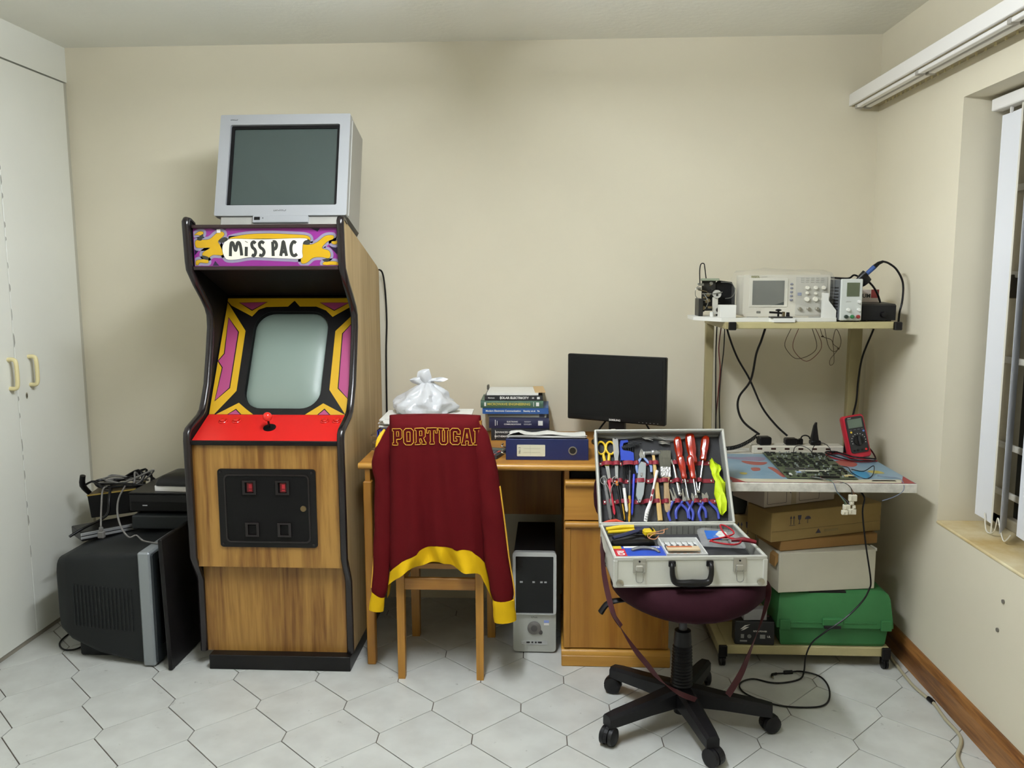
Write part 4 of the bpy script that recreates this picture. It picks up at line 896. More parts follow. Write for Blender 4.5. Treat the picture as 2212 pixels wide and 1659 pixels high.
HB = [(0, 0.312), (0.02, 0.372), (0.13, 0.413), (0.22, 0.442), (0.34, 0.453), (0.41, 0.465), (0.51, 0.470), (0.59, 0.460), (0.66, 0.440), (0.78, 0.440), (0.87, 0.430), (0.93, 0.375), (0.98, 0.318), (1, 0.306)]
def jx(u, v): return -0.588-0.012*v+(0.330+0.037*v)*u
def jfold(u, v):
    return (0.010*math.sin(u*9+0.5)+0.008*math.sin(u*21+1.5*v+1)+0.006*math.sin(u*33-2*v))*(0.15+0.85*v)*math.sin(PI*min(max(u, 0.02), 0.98))**0.4
def jpt(u, v, side):
    """side -1 the camera side, +1 the seat side"""
    th = 0.044*min(1.0, math.sqrt(max(v, 0.0)*14+0.02))
    e = math.sqrt(max(0.0, 1-(abs(2*u-1))**6))
    y = 2.9545+side*(0.008+th*e)+(-jfold(u, v) if side < 0 else jfold(u, v)*0.6)*e
    if v <= 1: z = 1.006-0.004*(2*u-1)**2+(pw(HT, u)-1.006)*v
    else: z = pw(HT, u)+(pw(HB, u)-pw(HT, u))*(v-1)
    if side > 0 and v > 0.3: y = max(y, 2.99)
    return (jx(u, v), y, z)
NU = 40
def jring(v): return [jpt(i/NU, v, -1) for i in range(NU+1)]+[jpt(1-i/NU, v, 1) for i in range(NU+1)]
b = MB(); b.loft([jring(v) for v in [0, 0.004, 0.012, 0.025, 0.045]+[0.07+0.93*k/26 for k in range(27)]], cap=False)
b.add([jpt(i/NU, 0, -1) for i in range(NU+1)]+[jpt(i/NU, 0, 1) for i in range(NU+1)], [(i, i+1, NU+2+i, NU+1+i) for i in range(NU)])
b.build('body', m_mar, jk, 60, world=True)
b = MB(); b.loft([[(p[0], p[1]+(-0.003 if k <= NU else 0.003), p[2]) for k, p in enumerate(jring(v))] for v in [1+0.125*k for k in range(9)]], cap=False); b.build('hem', m_jy, jk, 60, world=True)
def sleeve(path, rad, name, mat, flat=0.72, n=18, fold=0.0, seed=0):
    P = cr([p for p in path], 6); m = len(P); loops = []
    for i, p in enumerate(P):
        t = i/(m-1)*(len(rad)-1); k = min(int(t), len(rad)-2); r = rad[k]+(rad[k+1]-rad[k])*(t-k)
        a = P[max(i-1, 0)]; c = P[min(i+1, m-1)]; d = (Vector(c)-Vector(a)).normalized(); xx = Vector((1, 0, 0)); xx = (xx-d*xx.dot(d)).normalized(); yy = d.cross(xx)
        loops.append([Vector(p)+xx*(r*math.cos(q)*(1+fold*math.sin(i*0.9+q*2+seed)))+yy*(r*flat*math.sin(q)*(1+1.5*fold*math.sin(i*0.7+3*q+seed))) for q in [2*PI*k/n for k in range(n)]])
    b = MB(); b.loft(loops); return b.build(name, mat, jk, 60, world=True), P
rs, RP = sleeve([(-0.292, 2.950, 0.990), (-0.276, 2.946, 0.950), (-0.255, 2.940, 0.89), (-0.230, 2.935, 0.75), (-0.215, 2.93, 0.62), (-0.202, 2.925, 0.49), (-0.182, 2.918, 0.37), (-0.177, 2.915, 0.315)], [0.018, 0.034, 0.038, 0.042, 0.044, 0.046, 0.043, 0.034], 'sleeve', m_mar, fold=0.05)
sleeve([(-0.176, 2.915, 0.328), (-0.174, 2.914, 0.29), (-0.170, 2.913, 0.248)], [0.040, 0.041, 0.042], 'cuff', m_jy, fold=0.02)
ls, LP = sleeve([(-0.580, 2.965, 0.955), (-0.606, 2.960, 0.885), (-0.622, 2.955, 0.83), (-0.615, 2.95, 0.75), (-0.620, 2.945, 0.60), (-0.628, 2.94, 0.45), (-0.638, 2.935, 0.35), (-0.642, 2.935, 0.325)], [0.016, 0.034, 0.036, 0.034, 0.033, 0.032, 0.029, 0.022], 'sleeve', m_mar, fold=0.05, seed=2)
sleeve([(-0.640, 2.935, 0.345), (-0.646, 2.934, 0.31), (-0.651, 2.933, 0.272)], [0.025, 0.027, 0.028], 'cuff', m_jy, fold=0.02)
b = MB(); b.tube([(p[0]+r*1.01, p[1]-0.008, p[2]) for p, r in zip([(-0.221, 2.93, 0.75), (-0.207, 2.925, 0.62), (-0.195, 2.92, 0.49), (-0.180, 2.915, 0.37), (-0.177, 2.915, 0.325)], (0.033, 0.036, 0.039, 0.043, 0.038))], 0.0028, 6, 6); b.build('piping', m_py, jk, 60, world=True)
b = MB(); b.tube([(p[0]-r*1.0, p[1]-0.006, p[2]) for p, r in zip([(-0.615, 2.95, 0.75), (-0.620, 2.945, 0.60), (-0.628, 2.94, 0.45), (-0.638, 2.935, 0.36)], (0.029, 0.028, 0.030, 0.028))], 0.0022, 6, 6); b.build('piping', m_py, jk, 60, world=True)
b = MB(); b.tube([(-0.612, 2.975, 0.945), (-0.628, 2.962, 0.915), (-0.634, 2.957, 0.885), (-0.628, 2.958, 0.86)], [0.005, 0.010, 0.011, 0.006], 8, 4); b.build('collar_lining', M('yellow_lining', 'e0b012', 0.7), jk, 60, world=True)
# outlined block lettering across the shoulders
LET = {
 'P': [[(0, 0), (5, 0), (5, 2), (4, 2), (4, 5), (7.5, 5), (9, 6.5), (9, 12.5), (7.5, 14), (0, 14), (0, 12), (1, 12), (1, 2), (0, 2)], [(4, 7.5), (6, 7.5), (6, 11.5), (4, 11.5)]],
 'O': [[(2, 0), (7, 0), (9, 2), (9, 12), (7, 14), (2, 14), (0, 12), (0, 2)], [(3, 3), (6, 3), (6, 11), (3, 11)]],
 'R': [[(0, 0), (4.5, 0), (4.5, 2), (4, 2), (4, 5), (5, 5), (6.2, 2), (5.8, 2), (5.8, 0), (9.5, 0), (9.5, 2), (8.8, 2), (7.5, 5.3), (9, 6.8), (9, 12.5), (7.5, 14), (0, 14), (0, 12), (1, 12), (1, 2), (0, 2)], [(4, 7.5), (6, 7.5), (6, 11.5), (4, 11.5)]],
 'T': [[(2.5, 0), (6.5, 0), (6.5, 2), (6, 2), (6, 11.5), (7.5, 11.5), (7.5, 9.5), (9.2, 9.5), (9.2, 14), (-.2, 14), (-.2, 9.5), (1.5, 9.5), (1.5, 11.5), (3, 11.5), (3, 2), (2.5, 2)]],
 'U': [[(2.5, 0), (6.5, 0), (8.3, 1.8), (8.3, 12), (9.2, 12), (9.2, 14), (5, 14), (5, 12), (5.6, 12), (5.6, 2.8), (3.6, 2.8), (3.6, 12), (4.2, 12), (4.2, 14), (-.2, 14), (-.2, 12), (.8, 12), (.8, 1.8)]],
 'G': [[(2, 0), (7, 0), (9, 2), (9, 7), (5, 7), (5, 5), (6, 5), (6, 3), (3, 3), (3, 11), (6, 11), (6, 9), (9, 9), (9, 12), (7, 14), (2, 14), (0, 12), (0, 2)]],
 'A': [[(-.3, 0), (3.5, 0), (3.5, 2), (3.1, 2), (3.4, 3.6), (5.6, 3.6), (5.9, 2), (5.5, 2), (5.5, 0), (9.3, 0), (9.3, 2), (8.7, 2), (6.5, 14), (2.5, 14), (.3, 2), (-.3, 2)], [(3.8, 6), (5.2, 6), (4.5, 10.5)]],
 'L': [[(0, 0), (9, 0), (9, 5), (7, 5), (7, 2.5), (4, 2.5), (4, 12), (5, 12), (5, 14), (0, 14), (0, 12), (1, 12), (1, 2), (0, 2)]]}
def jsurf(x, z):
    v = (1.006-z)/(1.006-0.49); u = (x+0.588+0.012*v)/(0.330+0.037*v)
    if u <= 0.985: return (x, jpt(u, v, -1)[1]-0.0016, z)
    k = u-0.985; p = jpt(0.985, v, -1); return (p[0]+0.004, p[1]+k*0.34, z)      # wraps round the side
x = -0.572
for c in 'PORTUGAL':
    for pl_ in LET[c]:
        q = []
        for i in range(len(pl_)):
            a, d = pl_[i], pl_[(i+1) % len(pl_)]; n = max(1, int(math.hypot(a[0]-d[0], a[1]-d[1])/1.5))
            for k in range(n):
                lx = x+(a[0]+(d[0]-a[0])*k/n)*0.00405; lz = 0.902+(a[1]+(d[1]-a[1])*k/n)*0.00425
                lz += 0.004-0.20*(lx+0.405)**2
                q.append(jsurf(lx, lz))
        b = MB(); b.tube(q, 0.0014, 5, closed=True); b.build('letter_outline', m_py, jk, world=True)
    x += 0.0418

# ================================================================ swivel chair
OX, OY = 0.438, 2.682
m_cb = M('chair_black_plastic', '111013', 0.45, spec=0.3, var=0.2, vscale=20); m_cf = M('maroon_upholstery', '2b0d17', 0.85, var=0.15, vscale=40, spec=0.15, bump=0.06, bscale=500)
oc = thing('swivel_chair', 'maroon swivel chair on five black castor legs carrying the tool case', 'office chair', (OX, OY, 0))
cast = [(0.233, 2.874), (0.190, 2.539), (0.493, 2.435), (0.714, 2.630), (0.560, 2.933)]
b = MB(); b.lathe([(0.018, 0.034), (0.024, 0.036), (0.026, 0.058), (0.050, 0.064), (0.052, 0.118), (0.044, 0.128)], 20, Matrix.Translation((OX, OY, 0))); b.build('hub', m_cb, oc, 40, world=True)
for (cx, cy) in cast:
    d = Vector((cx-OX, cy-OY, 0)); Lg = d.length; d.normalize(); s = Vector((-d.y, d.x, 0)); O = Vector((OX, OY, 0)); loops = []
    for t, z0, z1, wd in ((0.03, 0.072, 0.134, 0.032), (Lg*0.5, 0.070, 0.118, 0.028), (Lg-0.02, 0.062, 0.104, 0.024), (Lg+0.014, 0.060, 0.098, 0.021)):
        loops.append([O+d*t+s*wd*k+Vector((0, 0, z)) for k, z in ((-1, z0), (1, z0), (1, z1-0.010), (0.6, z1), (-0.6, z1), (-1, z1-0.010))])
    b = MB(); b.loft(loops); leg = b.build('leg', m_cb, oc, 35, world=True)
    # twin-wheel castor, trailing sideways
    b = MB(); an = math.atan2(d.y, d.x)+0.5; c0 = Vector((cx, cy, 0)); ax = Vector((-math.sin(an), math.cos(an), 0)); fw = Vector((math.cos(an), math.sin(an), 0))
    w0 = c0+fw*0.010+Vector((0, 0, 0.0300))
    for k in (-1, 1):
        b.tube([w0+ax*k*0.006, w0+ax*k*0.009, w0+ax*k*0.021, w0+ax*k*0.027], [0.024, 0.0300, 0.0295, 0.018], 18)
    b.build('castor_wheels', m_cb, leg, 40, world=True)
    b = MB(); hood = []
    for k in (-0.0065, 0.0065):
        hood.append([w0+ax*k+fw*(0.0325*math.cos(t))+Vector((0, 0, 0.0325*math.sin(t))) for t in [R(-20+200*i/10) for i in range(11)]])
    b.loft(hood); b.cyl(c0+Vector((0, 0, 0.045)), c0+Vector((0, 0, 0.064)), 0.008, n=10); b.build('castor_fork', m_cb, leg, world=True)
b = MB(); pr = [(0.036, 0.118)]
for k in range(14): z = 0.126+k*0.011; pr += [(0.038-0.0004*k, z), (0.034-0.0004*k, z+0.005)]
pr += [(0.030, 0.285), (0.027, 0.325), (0.020, 0.328)]
b.lathe(pr, 20, Matrix.Translation((OX, OY, 0))); b.build('bellows', m_cb, oc, 25, world=True)
b = MB(); b.cyl((OX, OY, 0.32), (OX, OY, 0.45), 0.0145, n=14); b.build('gas_column', M('dark_steel', '3a3a3c', 0.3, 0.8), oc, 40, world=True)
b = MB(); b.box(OX-0.07, OX+0.07, OY-0.09, OY+0.09, 0.435, 0.462, 0.006); b.build('seat_plate', m_cb, oc, world=True)
def sup(cx, cy, a, c, z, e=3.2, n=36):
    o = []
    for k in range(n):
        t = 2*PI*k/n; co, si = math.cos(t), math.sin(t)
        o.append((cx+a*math.copysign(abs(co)**(2/e), co), cy+c*math.copysign(abs(si)**(2/e), si), z))
    return o
b = MB(); sc_ = []
for z, k in ((0.452, 0.55), (0.458, 0.78), (0.470, 0.93), (0.490, 1.0), (0.520, 1.0), (0.540, 0.97), (0.550, 0.88), (0.5515, 0.5)):
    L_ = sup(OX+0.005, OY-0.005, 0.248*k, 0.240*k, z, 2.5)
    sc_.append([(x, y, zz-(0.030*max(0, (OY-0.06-y)/0.18)**2*max(0.0, 1-((x-OX)/0.22)**2) if zz < 0.535 else 0.012*max(0, (OY-0.10-y)/0.14)**2)) for x, y, zz in L_])
b.loft(sc_); b.build('seat', m_cf, oc, 60, world=True)
b = MB(); bl = []
for y, k in ((2.987, 0.9), (2.992, 1.0), (3.020, 1.0), (3.030, 0.9)):
    bl.append([(x, y, z) for x, z, _ in [(p[0], p[1], 0) for p in sup(0.385, 0.70, 0.232*k, 0.125*k, 0, 3.0)]])
b.loft(bl); b.build('backrest', m_cf, oc, 50, world=True)
b = MB(); b.tube([(OX, OY+0.05, 0.446), (OX, 2.93, 0.446), (OX, 3.025, 0.470), (OX, 3.038, 0.55), (OX, 3.032, 0.66)], [0.018, 0.018, 0.016, 0.012, 0.008], 8, 4, flat=0.4); b.build('back_bracket', m_cb, oc, 40, world=True)
b = MB(); b.tube([(0.34, 2.64, 0.452), (0.235, 2.62, 0.452), (0.185, 2.62, 0.440), (0.160, 2.62, 0.408)], [0.009, 0.012, 0.015, 0.017], 8, 4, flat=0.6); b.build('lever', m_cb, oc, 50, world=True)
m_tie = M('tie_ribbon', '47121a', 0.7, var=0.3, vscale=60, stretch=(1, 1, 0.2))
def ribbon(pts, w, twist, name='tie_ribbon'):
    P = cr(pts, 6); loops = []
    for i, p in enumerate(P):
        a = Vector(P[max(i-1, 0)]); c = Vector(P[min(i+1, len(P)-1)]); d = (c-a).normalized()
        q = Vector((1, 0, 0)); q = (q-d*q.dot(d)).normalized(); r = d.cross(q); t = twist*i/len(P)
        u_ = q*math.cos(t)+r*math.sin(t); n_ = d.cross(u_); p = Vector(p)
        loops.append([p+u_*w+n_*0.001, p-u_*w+n_*0.001, p-u_*w-n_*0.001, p+u_*w-n_*0.001])
    b = MB(); b.loft(loops); b.build(name, m_tie, oc, 60, world=True)
ribbon([(0.196, 2.72, 0.525), (0.165, 2.66, 0.60), (0.158, 2.60, 0.66), (0.166, 2.56, 0.56), (0.186, 2.53, 0.47), (0.211, 2.52, 0.41), (0.258, 2.52, 0.335), (0.30, 2.525, 0.28), (0.35, 2.54, 0.215), (0.41, 2.56, 0.165), (0.47, 2.585, 0.130)], 0.0085, 9.0)
ribbon([(0.190, 2.74, 0.52), (0.168, 2.64, 0.57), (0.172, 2.575, 0.54), (0.190, 2.535, 0.45), (0.220, 2.53, 0.40)], 0.007, -4.0)
ribbon([(0.690, 2.66, 0.515), (0.690, 2.585, 0.50), (0.672, 2.575, 0.42), (0.640, 2.59, 0.30), (0.615, 2.60, 0.215), (0.575, 2.60, 0.140)], 0.010, 4.0)
# ================================================================ open aluminium tool case on the swivel chair
m_al = M('brushed_alu', 'd6d6ce', 0.32, metal=0.4, var=0.08, vscale=10); m_alp = M('alu_panel', 'd8d8cd', 0.45, metal=0.05, var=0.08, vscale=14)
m_lin = M('case_lining', '2c2c2e', 0.85, bump=0.1, bscale=300); m_lin2 = M('grey_foam_lining', '77776f', 0.85, var=0.15, vscale=60)
m_chr = M('chrome', 'c9c9c9', 0.18, metal=1.0); m_stl = M('tool_steel', 'b3b4b4', 0.28, metal=0.85)
CASEW = Matrix.Translation((0.424, 2.480, 0.5525)) @ Matrix.Rotation(R(4.0), 4, 'Z')
tc = thing('tool_case', 'open aluminium tool case full of hand tools on the swivel chair seat', 'tool case', (0.424, 2.480, 0.5525), (0, 0, R(4.0)))
HW, CD, CH, LH, LD = 0.233, 0.345, 0.095, 0.346, 0.052
b = MB()
b.box(-HW, HW, 0, 0.006, 0.0005, CH); b.box(-HW, HW, CD-0.006, CD, 0.0005, CH); b.box(-HW, -HW+0.006, 0.006, CD-0.006, 0.0005, CH); b.box(HW-0.006, HW, 0.006, CD-0.006, 0.0005, CH); b.box(-HW, HW, 0, CD, 0.0005, 0.006)
b.build('base_tray', m_alp, tc)
b = MB(); b.box(-HW+0.006, HW-0.006, CD-0.010, CD-0.006, 0.006, CH-0.004); b.box(-HW+0.006, -HW+0.009, 0.006, CD-0.01, 0.006, CH-0.004); b.box(HW-0.009, HW-0.006, 0.006, CD-0.01, 0.006, CH-0.004); b.box(-HW+0.006, HW-0.006, 0.006, CD-0.01, 0.006, 0.009); b.build('base_lining', m_lin2, tc)
for k in range(22):
    b = MB(); x = -0.21+k*0.02; b.box(x, x+0.0012, CD-0.0108, CD-0.010, 0.02, CH-0.006); b.build('lining_groove', M('groove_dark', '3a3a36', 0.8), tc)
for y0, y1, z0, z1 in ((-0.002, 0.010, CH-0.010, CH+0.002), (-0.002, 0.006, 0.0, 0.008), (CD-0.008, CD+0.002, CH-0.008, CH+0.001)):
    b = MB(); b.box(-HW-0.002, HW+0.002, y0, y1, z0, z1, 0.0015); b.build('edge_profile', m_al, tc)
for x in (-HW, HW):
    b = MB(); b.box(x-0.003, x+0.003, 0.0, CD, CH-0.008, CH+0.001, 0.0015); b.build('edge_profile', m_al, tc)
    b = MB(); b.box(x-0.004 if x < 0 else x-0.010, x+0.010 if x < 0 else x+0.004, -0.003, 0.008, 0.002, CH-0.008, 0.002); b.build('corner_profile', m_al, tc)
for x in (-HW+0.016, HW-0.016):
    b = MB(); b.lathe([(0.012, 0), (0.011, 0.004), (0.007, 0.006), (0.0005, 0.0065)], 16, FACE(x, -0.003, 0.015)); b.build('corner_stud', m_lock, tc, 40)
for x in (-0.158, 0.150):                               # latches
    b = MB(); b.box(x-0.020, x+0.020, -0.005, -0.001, 0.048, 0.093, 0.001); b.box(x-0.012, x+0.012, -0.010, -0.004, 0.052, 0.072, 0.003); la = b.build('latch', M('latch_nickel', 'c4c2ba', 0.25, metal=0.8), tc)
    b = MB(); b.tube([(x-0.011, -0.010, 0.056), (x-0.011, -0.013, 0.030), (x-0.006, -0.013, 0.020), (x+0.006, -0.013, 0.020), (x+0.011, -0.013, 0.030), (x+0.011, -0.010, 0.056)], 0.0016, 6, 4); b.build('latch_loop', m_chr, la, 60)
    b = MB(); b.cyl((x, -0.0065, 0.084), (x, -0.004, 0.084), 0.003, n=8); b.build('latch_rivet', m_blk, la)
b = MB(); b.tube([(-0.058, -0.004, 0.074), (-0.060, -0.016, 0.070), (-0.058, -0.020, 0.040), (-0.046, -0.022, 0.022), (0.0, -0.024, 0.020), (0.046, -0.022, 0.022), (0.058, -0.020, 0.040), (0.060, -0.016, 0.070), (0.058, -0.004, 0.074)], [0.0075, 0.0075, 0.0085, 0.0105, 0.013, 0.0105, 0.0085, 0.0075, 0.0075], 8, 4, flat=1.15)
b.build('carry_handle', m_blk, tc, 60)
for x in (-0.058, 0.058):
    b = MB(); b.box(x-0.011, x+0.011, -0.008, -0.001, 0.066, 0.084, 0.002); b.build('handle_mount', m_blk, tc)
# lid, leaning back
LIDL = Matrix.Translation((0, CD, CH)) @ frame((0, 0, 0), (1, 0, 0), (0, math.sin(R(31)), math.cos(R(31))))
LIDW = CASEW @ LIDL
b = MB(); b.set(LIDL)
b.box(-HW, HW, 0.001, LH, -LD, -LD+0.004); b.box(-HW, -HW+0.004, 0.001, LH, -LD, 0); b.box(HW-0.004, HW, 0.001, LH, -LD, 0); b.box(-HW, HW, LH-0.004, LH, -LD, 0); b.box(-HW, HW, 0.001, 0.005, -LD, 0)
ld = b.build('lid', m_alp, tc)
b = MB(); b.set(LIDL); b.box(-HW+0.004, HW-0.004, 0.005, LH-0.004, -LD+0.004, -LD+0.007); b.build('lid_lining', m_lin, ld)
b = MB(); b.set(LIDL); b.box(HW-0.007, HW-0.004, 0.005, LH-0.004, -LD+0.007, -0.004); b.box(-HW+0.004, -HW+0.007, 0.005, LH-0.004, -LD+0.007, -0.004); b.box(-HW+0.007, HW-0.007, LH-0.007, LH-0.004, -LD+0.007, -0.004); b.build('lid_side_lining', M('lid_side_lining', '7a7a76', 0.8), ld)
for x in (-HW, HW):
    b = MB(); b.set(LIDL); b.box(x-0.003, x+0.003, 0.002, LH+0.002, -0.006, 0.003, 0.0015); b.build('lid_edge', m_al, ld)
for t in (0.004, LH):
    b = MB(); b.set(LIDL); b.box(-HW, HW, t-0.003, t+0.003, -0.006, 0.003, 0.0015); b.build('lid_edge', m_al, ld)
for x in (-0.165, 0.155):
    b = MB(); b.set(LIDL); b.box(x-0.018, x+0.018, LH, LH+0.006, -0.03, -0.008, 0.001); b.box(x-0.009, x+0.009, LH+0.006, LH+0.011, -0.026, -0.012, 0.002); b.build('strike_plate', m_lock, ld)
# sagging pocket along the top of the lining
b = MB(); b.set(LIDL)
sag = lambda s: 0.020*(1-(s/0.226)**2)*(0.6+0.4*math.sin(s*30)) if abs(s) < 0.226 else 0
ss = [-0.224+0.448*k/28 for k in range(29)]
b.loft([[(s, LH-0.008, -LD+0.022), (s, LH-0.010-sag(s), -LD+0.020), (s, LH-0.012-sag(s), -LD+0.010), (s, LH-0.008, -LD+0.009)] for s in ss]); b.build('lining_flap', M('lid_side_lining', '7a7a76', 0.8), ld, 50)
m_el = M('red_elastic', '7e1526', 0.65, bump=0.1, bscale=400)
NF = -LD+0.007                                          # surface of the lining
for t0, s0, s1, bumps in ((0.232, -0.222, 0.188, [(-0.190, .020), (-0.158, .014), (-0.115, .024), (-0.085, .010), (-0.035, .010), (-0.018, .014), (0.055, .012)]),
                          (0.166, -0.200, 0.190, [(-0.182, .012), (-0.150, .012), (-0.075, .022), (-0.022, .016), (0.010, .018), (0.056, .012), (0.135, .012)]),
                          (0.090, -0.214, 0.195, [(-0.190, .014), (-0.138, .030), (-0.055, .014), (-0.022, .016), (0.010, .012), (0.05, .012), (0.118, .012), (0.15, .012)])):
    pts = []
    for k in range(121):
        s = s0+(s1-s0)*k/120; n = 0.001
        for c, hw in bumps:
            d = abs(s-c)/hw
            if d < 1: n = max(n, 0.001+0.019*(1-d*d)**0.5)
        pts.append((s, NF+n))
    b = MB(); b.set(LIDL); b.loft([[(s, t0-0.0075, n), (s, t0+0.0075, n), (s, t0+0.0075, n+0.0012), (s, t0-0.0075, n+0.0012)] for s, n in pts]); st = b.build('elastic_strap', m_el, ld, 40)
    e = sorted(bumps); riv = [s0+0.008]+[((a[0]+a[1])+(c[0]-c[1]))/2 for a, c in zip(e, e[1:]) if (c[0]-c[1])-(a[0]+a[1]) > 0.004]+[s1-0.008]
    for s in riv:
        b = MB(); b.set(LIDL); b.lathe([(0.004, NF+0.002), (0.004, NF+0.0035), (0.0005, NF+0.0045)], 10, Matrix.Translation((s, t0, 0))); b.build('rivet', m_lock, ld, 40)

# ---------------------------------------------------------------- tools held in the lid (x right, y up the lid, z out of it)
def tool(name, label, cat, s, t, rot=0.0, n=0.009, group=None, W=None):
    o = thing(name, label, cat, group=group)
    o.matrix_basis = (W or LIDW) @ Matrix.Translation((s, t, NF+n if W is None else n)) @ Matrix.Rotation(R(rot), 4, 'Z')
    return o
m_sy = M('scissor_yellow', 'd9b31a', 0.35); m_rd = M('driver_red', 'c2300e', 0.12, trans=0.45, spec=0.6); m_hb = M('handle_blue', '3a45a0', 0.35); m_hlb = M('handle_light_blue', '7f93c4', 0.35)
t = tool('scissors', 'yellow-handled scissors strapped at left end of the tool case lid', 'scissors', -0.193, 0.225)
for s in (-1, 1):
    b = MB(); b.tube([(s*0.017+0.016*math.cos(a)-0.0005, 0.066+0.024*math.sin(a), 0) for a in [2*PI*k/18 for k in range(18)]], 0.0042, 8, closed=True); b.tube([(s*0.011, 0.046, 0), (s*0.008, 0.02, 0), (s*0.003, -0.002, 0)], [0.005, 0.006, 0.005], 8, 3, flat=0.8); b.build('handle', m_sy, t, 60)
    b = MB(); b.prism([(-0.007, 0.0), (0.007, 0.0), (0.010, -0.04), (0.010*(0.5 if s > 0 else 1), -0.085)], 'z', 0.001*s, 0.001*s+0.0018); b.build('blade', m_chr, t)
b = MB(); b.cyl((0.002, -0.014, -0.003), (0.002, -0.014, 0.004), 0.0045, n=12); b.build('pivot', m_stl, t, 40)
t = tool('steel_file', 'flat grey steel bar with rounded end beside the yellow scissors', 'file', -0.160, 0.250, 0, 0.011)
b = MB(); b.prism([(0.010*math.cos(a)+0.003, 0.076+0.010*math.sin(a)) for a in [PI*k/8 for k in range(9)]]+[(-0.007, 0.02), (-0.004, 0.0), (-0.006, -0.075), (0.004, -0.075), (0.009, 0.0), (0.013, 0.02)], 'z', -0.002, 0.002); b.build('bar', m_stl, t)
b = MB(); b.cyl((0.003, 0.077, 0.0015), (0.003, 0.077, 0.0023), 0.003, n=10); b.build('hole', m_blk, t)
t = tool('hex_key_set', 'blue holder with black hex keys in the tool case lid', 'hex keys', -0.118, 0.240)
b = MB(); b.prism([(-0.024, 0.052), (-0.016, 0.047), (-0.014, 0.04), (0.012, 0.036), (0.024, 0.030), (0.024, 0.0), (-0.024, 0.002)], 'z', -0.007, 0.007); b.prism([(-0.024, 0.06), (-0.020, 0.078), (0.006, 0.080), (0.008, 0.072), (-0.010, 0.068), (-0.016, 0.050), (-0.024, 0.050)], 'z', -0.005, 0.005); b.build('holder', M('holder_blue', '1b3aa5', 0.35), t)
for k in range(6):
    x = -0.018+k*0.008
    b = MB(); b.tube([(x, -0.075+0.012*(k % 3), 0.002), (x, 0.045+0.004*k, 0.003), (x+0.006, 0.052+0.004*k, 0.004), (x+0.034, 0.05+0.003*k, 0.006)], 0.0021, 6, 3); b.build('hex_key', M('black_oxide', '17181a', 0.4, 0.5), t, 60)
def pliers(name, label, s, tt, rot, hm, head, hl, spread, group=None):
    t = tool(name, label, 'pliers', s, tt, rot, 0.010, group)
    b = MB()
    if head == 'nip': b.prism([(-0.009, -0.008), (0.009, -0.008), (0.011, 0.006), (0.005, 0.020), (0.001, 0.028), (0.0004, 0.014), (-0.0004, 0.014), (-0.001, 0.028), (-0.005, 0.020), (-0.011, 0.006)], 'z', -0.004, 0.004)
    elif head == 'long': b.prism([(-0.009, -0.008), (0.009, -0.008), (0.009, 0.006), (0.004, 0.040), (0.001, 0.042), (0.0008, 0.008), (-0.0008, 0.008), (-0.008, 0.038), (-0.011, 0.036), (-0.009, 0.006)], 'z', -0.004, 0.004)
    else: b.prism([(-0.009, -0.008), (0.009, -0.008), (0.012, 0.008), (0.009, 0.024), (0.003, 0.020), (0, 0.014), (-0.003, 0.020), (-0.009, 0.024), (-0.012, 0.008)], 'z', -0.004, 0.004)
    b.build('jaws', m_chr, t)
    b = MB(); b.cyl((0, 0, -0.005), (0, 0, 0.0055), 0.004, n=10); b.build('pivot', m_stl, t, 40)
    for k in (-1, 1):
        b = MB(); b.tube([(k*0.004, -0.004, 0), (k*spread*0.55, -hl*0.3, 0), (k*spread*1.0, -hl*0.62, 0.001), (k*spread*0.95, -hl, 0)], [0.0042, 0.0052, 0.0058, 0.0045], 8, 4, flat=0.9); b.build('handle', hm, t, 60)
    return t
pliers('side_cutters', 'side cutters with pale blue grips high in the lid beside the hammer', -0.063, 0.258, 4, m_hlb, 'nip', 0.062, 0.026)
t = tool('utility_knife', 'grey metal utility knife under the pale blue side cutters', 'knife', -0.076, 0.160, -8, 0.011)
b = MB(); b.prism([(-0.012, 0.062), (-0.004, 0.076), (0.014, 0.072), (0.015, 0.02), (0.012, -0.045), (0.003, -0.076), (-0.003, -0.076), (-0.014, -0.052), (-0.013, 0.01)], 'z', -0.007, 0.007); b.build('body', M('grey_cast', '9fa5a6', 0.4, 0.5), t)
b = MB(); b.box(-0.004, 0.004, 0.02, 0.034, 0.007, 0.010, 0.002); b.build('slider', m_stl, t)
b = MB(); b.cyl((0, -0.068, 0.0065), (0, -0.068, 0.0075), 0.002, n=8); b.build('hang_hole', m_blk, t)
t = tool('hammer', 'small hammer with bare wooden handle hanging in middle of the lid', 'hammer', -0.020, 0.150, 1, 0.012)
b = MB(); b.loft([[(x, y, z) for x, z in rrect(-0.0085*k, 0.0085*k, -0.007*k, 0.007*k, 0.005*k, 3)] for y, k in ((-0.130, 1.05), (-0.06, 1.0), (0.03, 0.85), (0.10, 0.62), (0.118, 0.6))]); b.build('handle', wood('hammer_wood', 'd6b878', 'b8914f', 'y', 1.0, 0.5), t, 40)
b = MB(); b.tube([(-0.034, 0.120, 0), (-0.028, 0.120, 0), (-0.012, 0.121, 0), (0.010, 0.121, 0), (0.026, 0.119, 0)], [0.008, 0.008, 0.0075, 0.010, 0.005], 12); b.ball((0.0, 0.121, 0), 0.0125); b.build('head', m_stl, t, 50)
t = tool('toothbrush', 'white and red toothbrush crossing the wooden hammer handle', 'toothbrush', -0.045, 0.105, -17, 0.027)
b = MB(); b.tube([(0, -0.095, 0), (-0.002, -0.06, 0.002), (0.002, -0.02, 0.004), (0, 0.04, 0.003), (0, 0.098, 0)], [0.006, 0.007, 0.0055, 0.0035, 0.0055], 8, 5, flat=0.6); b.build('handle', m_wp, t, 60)
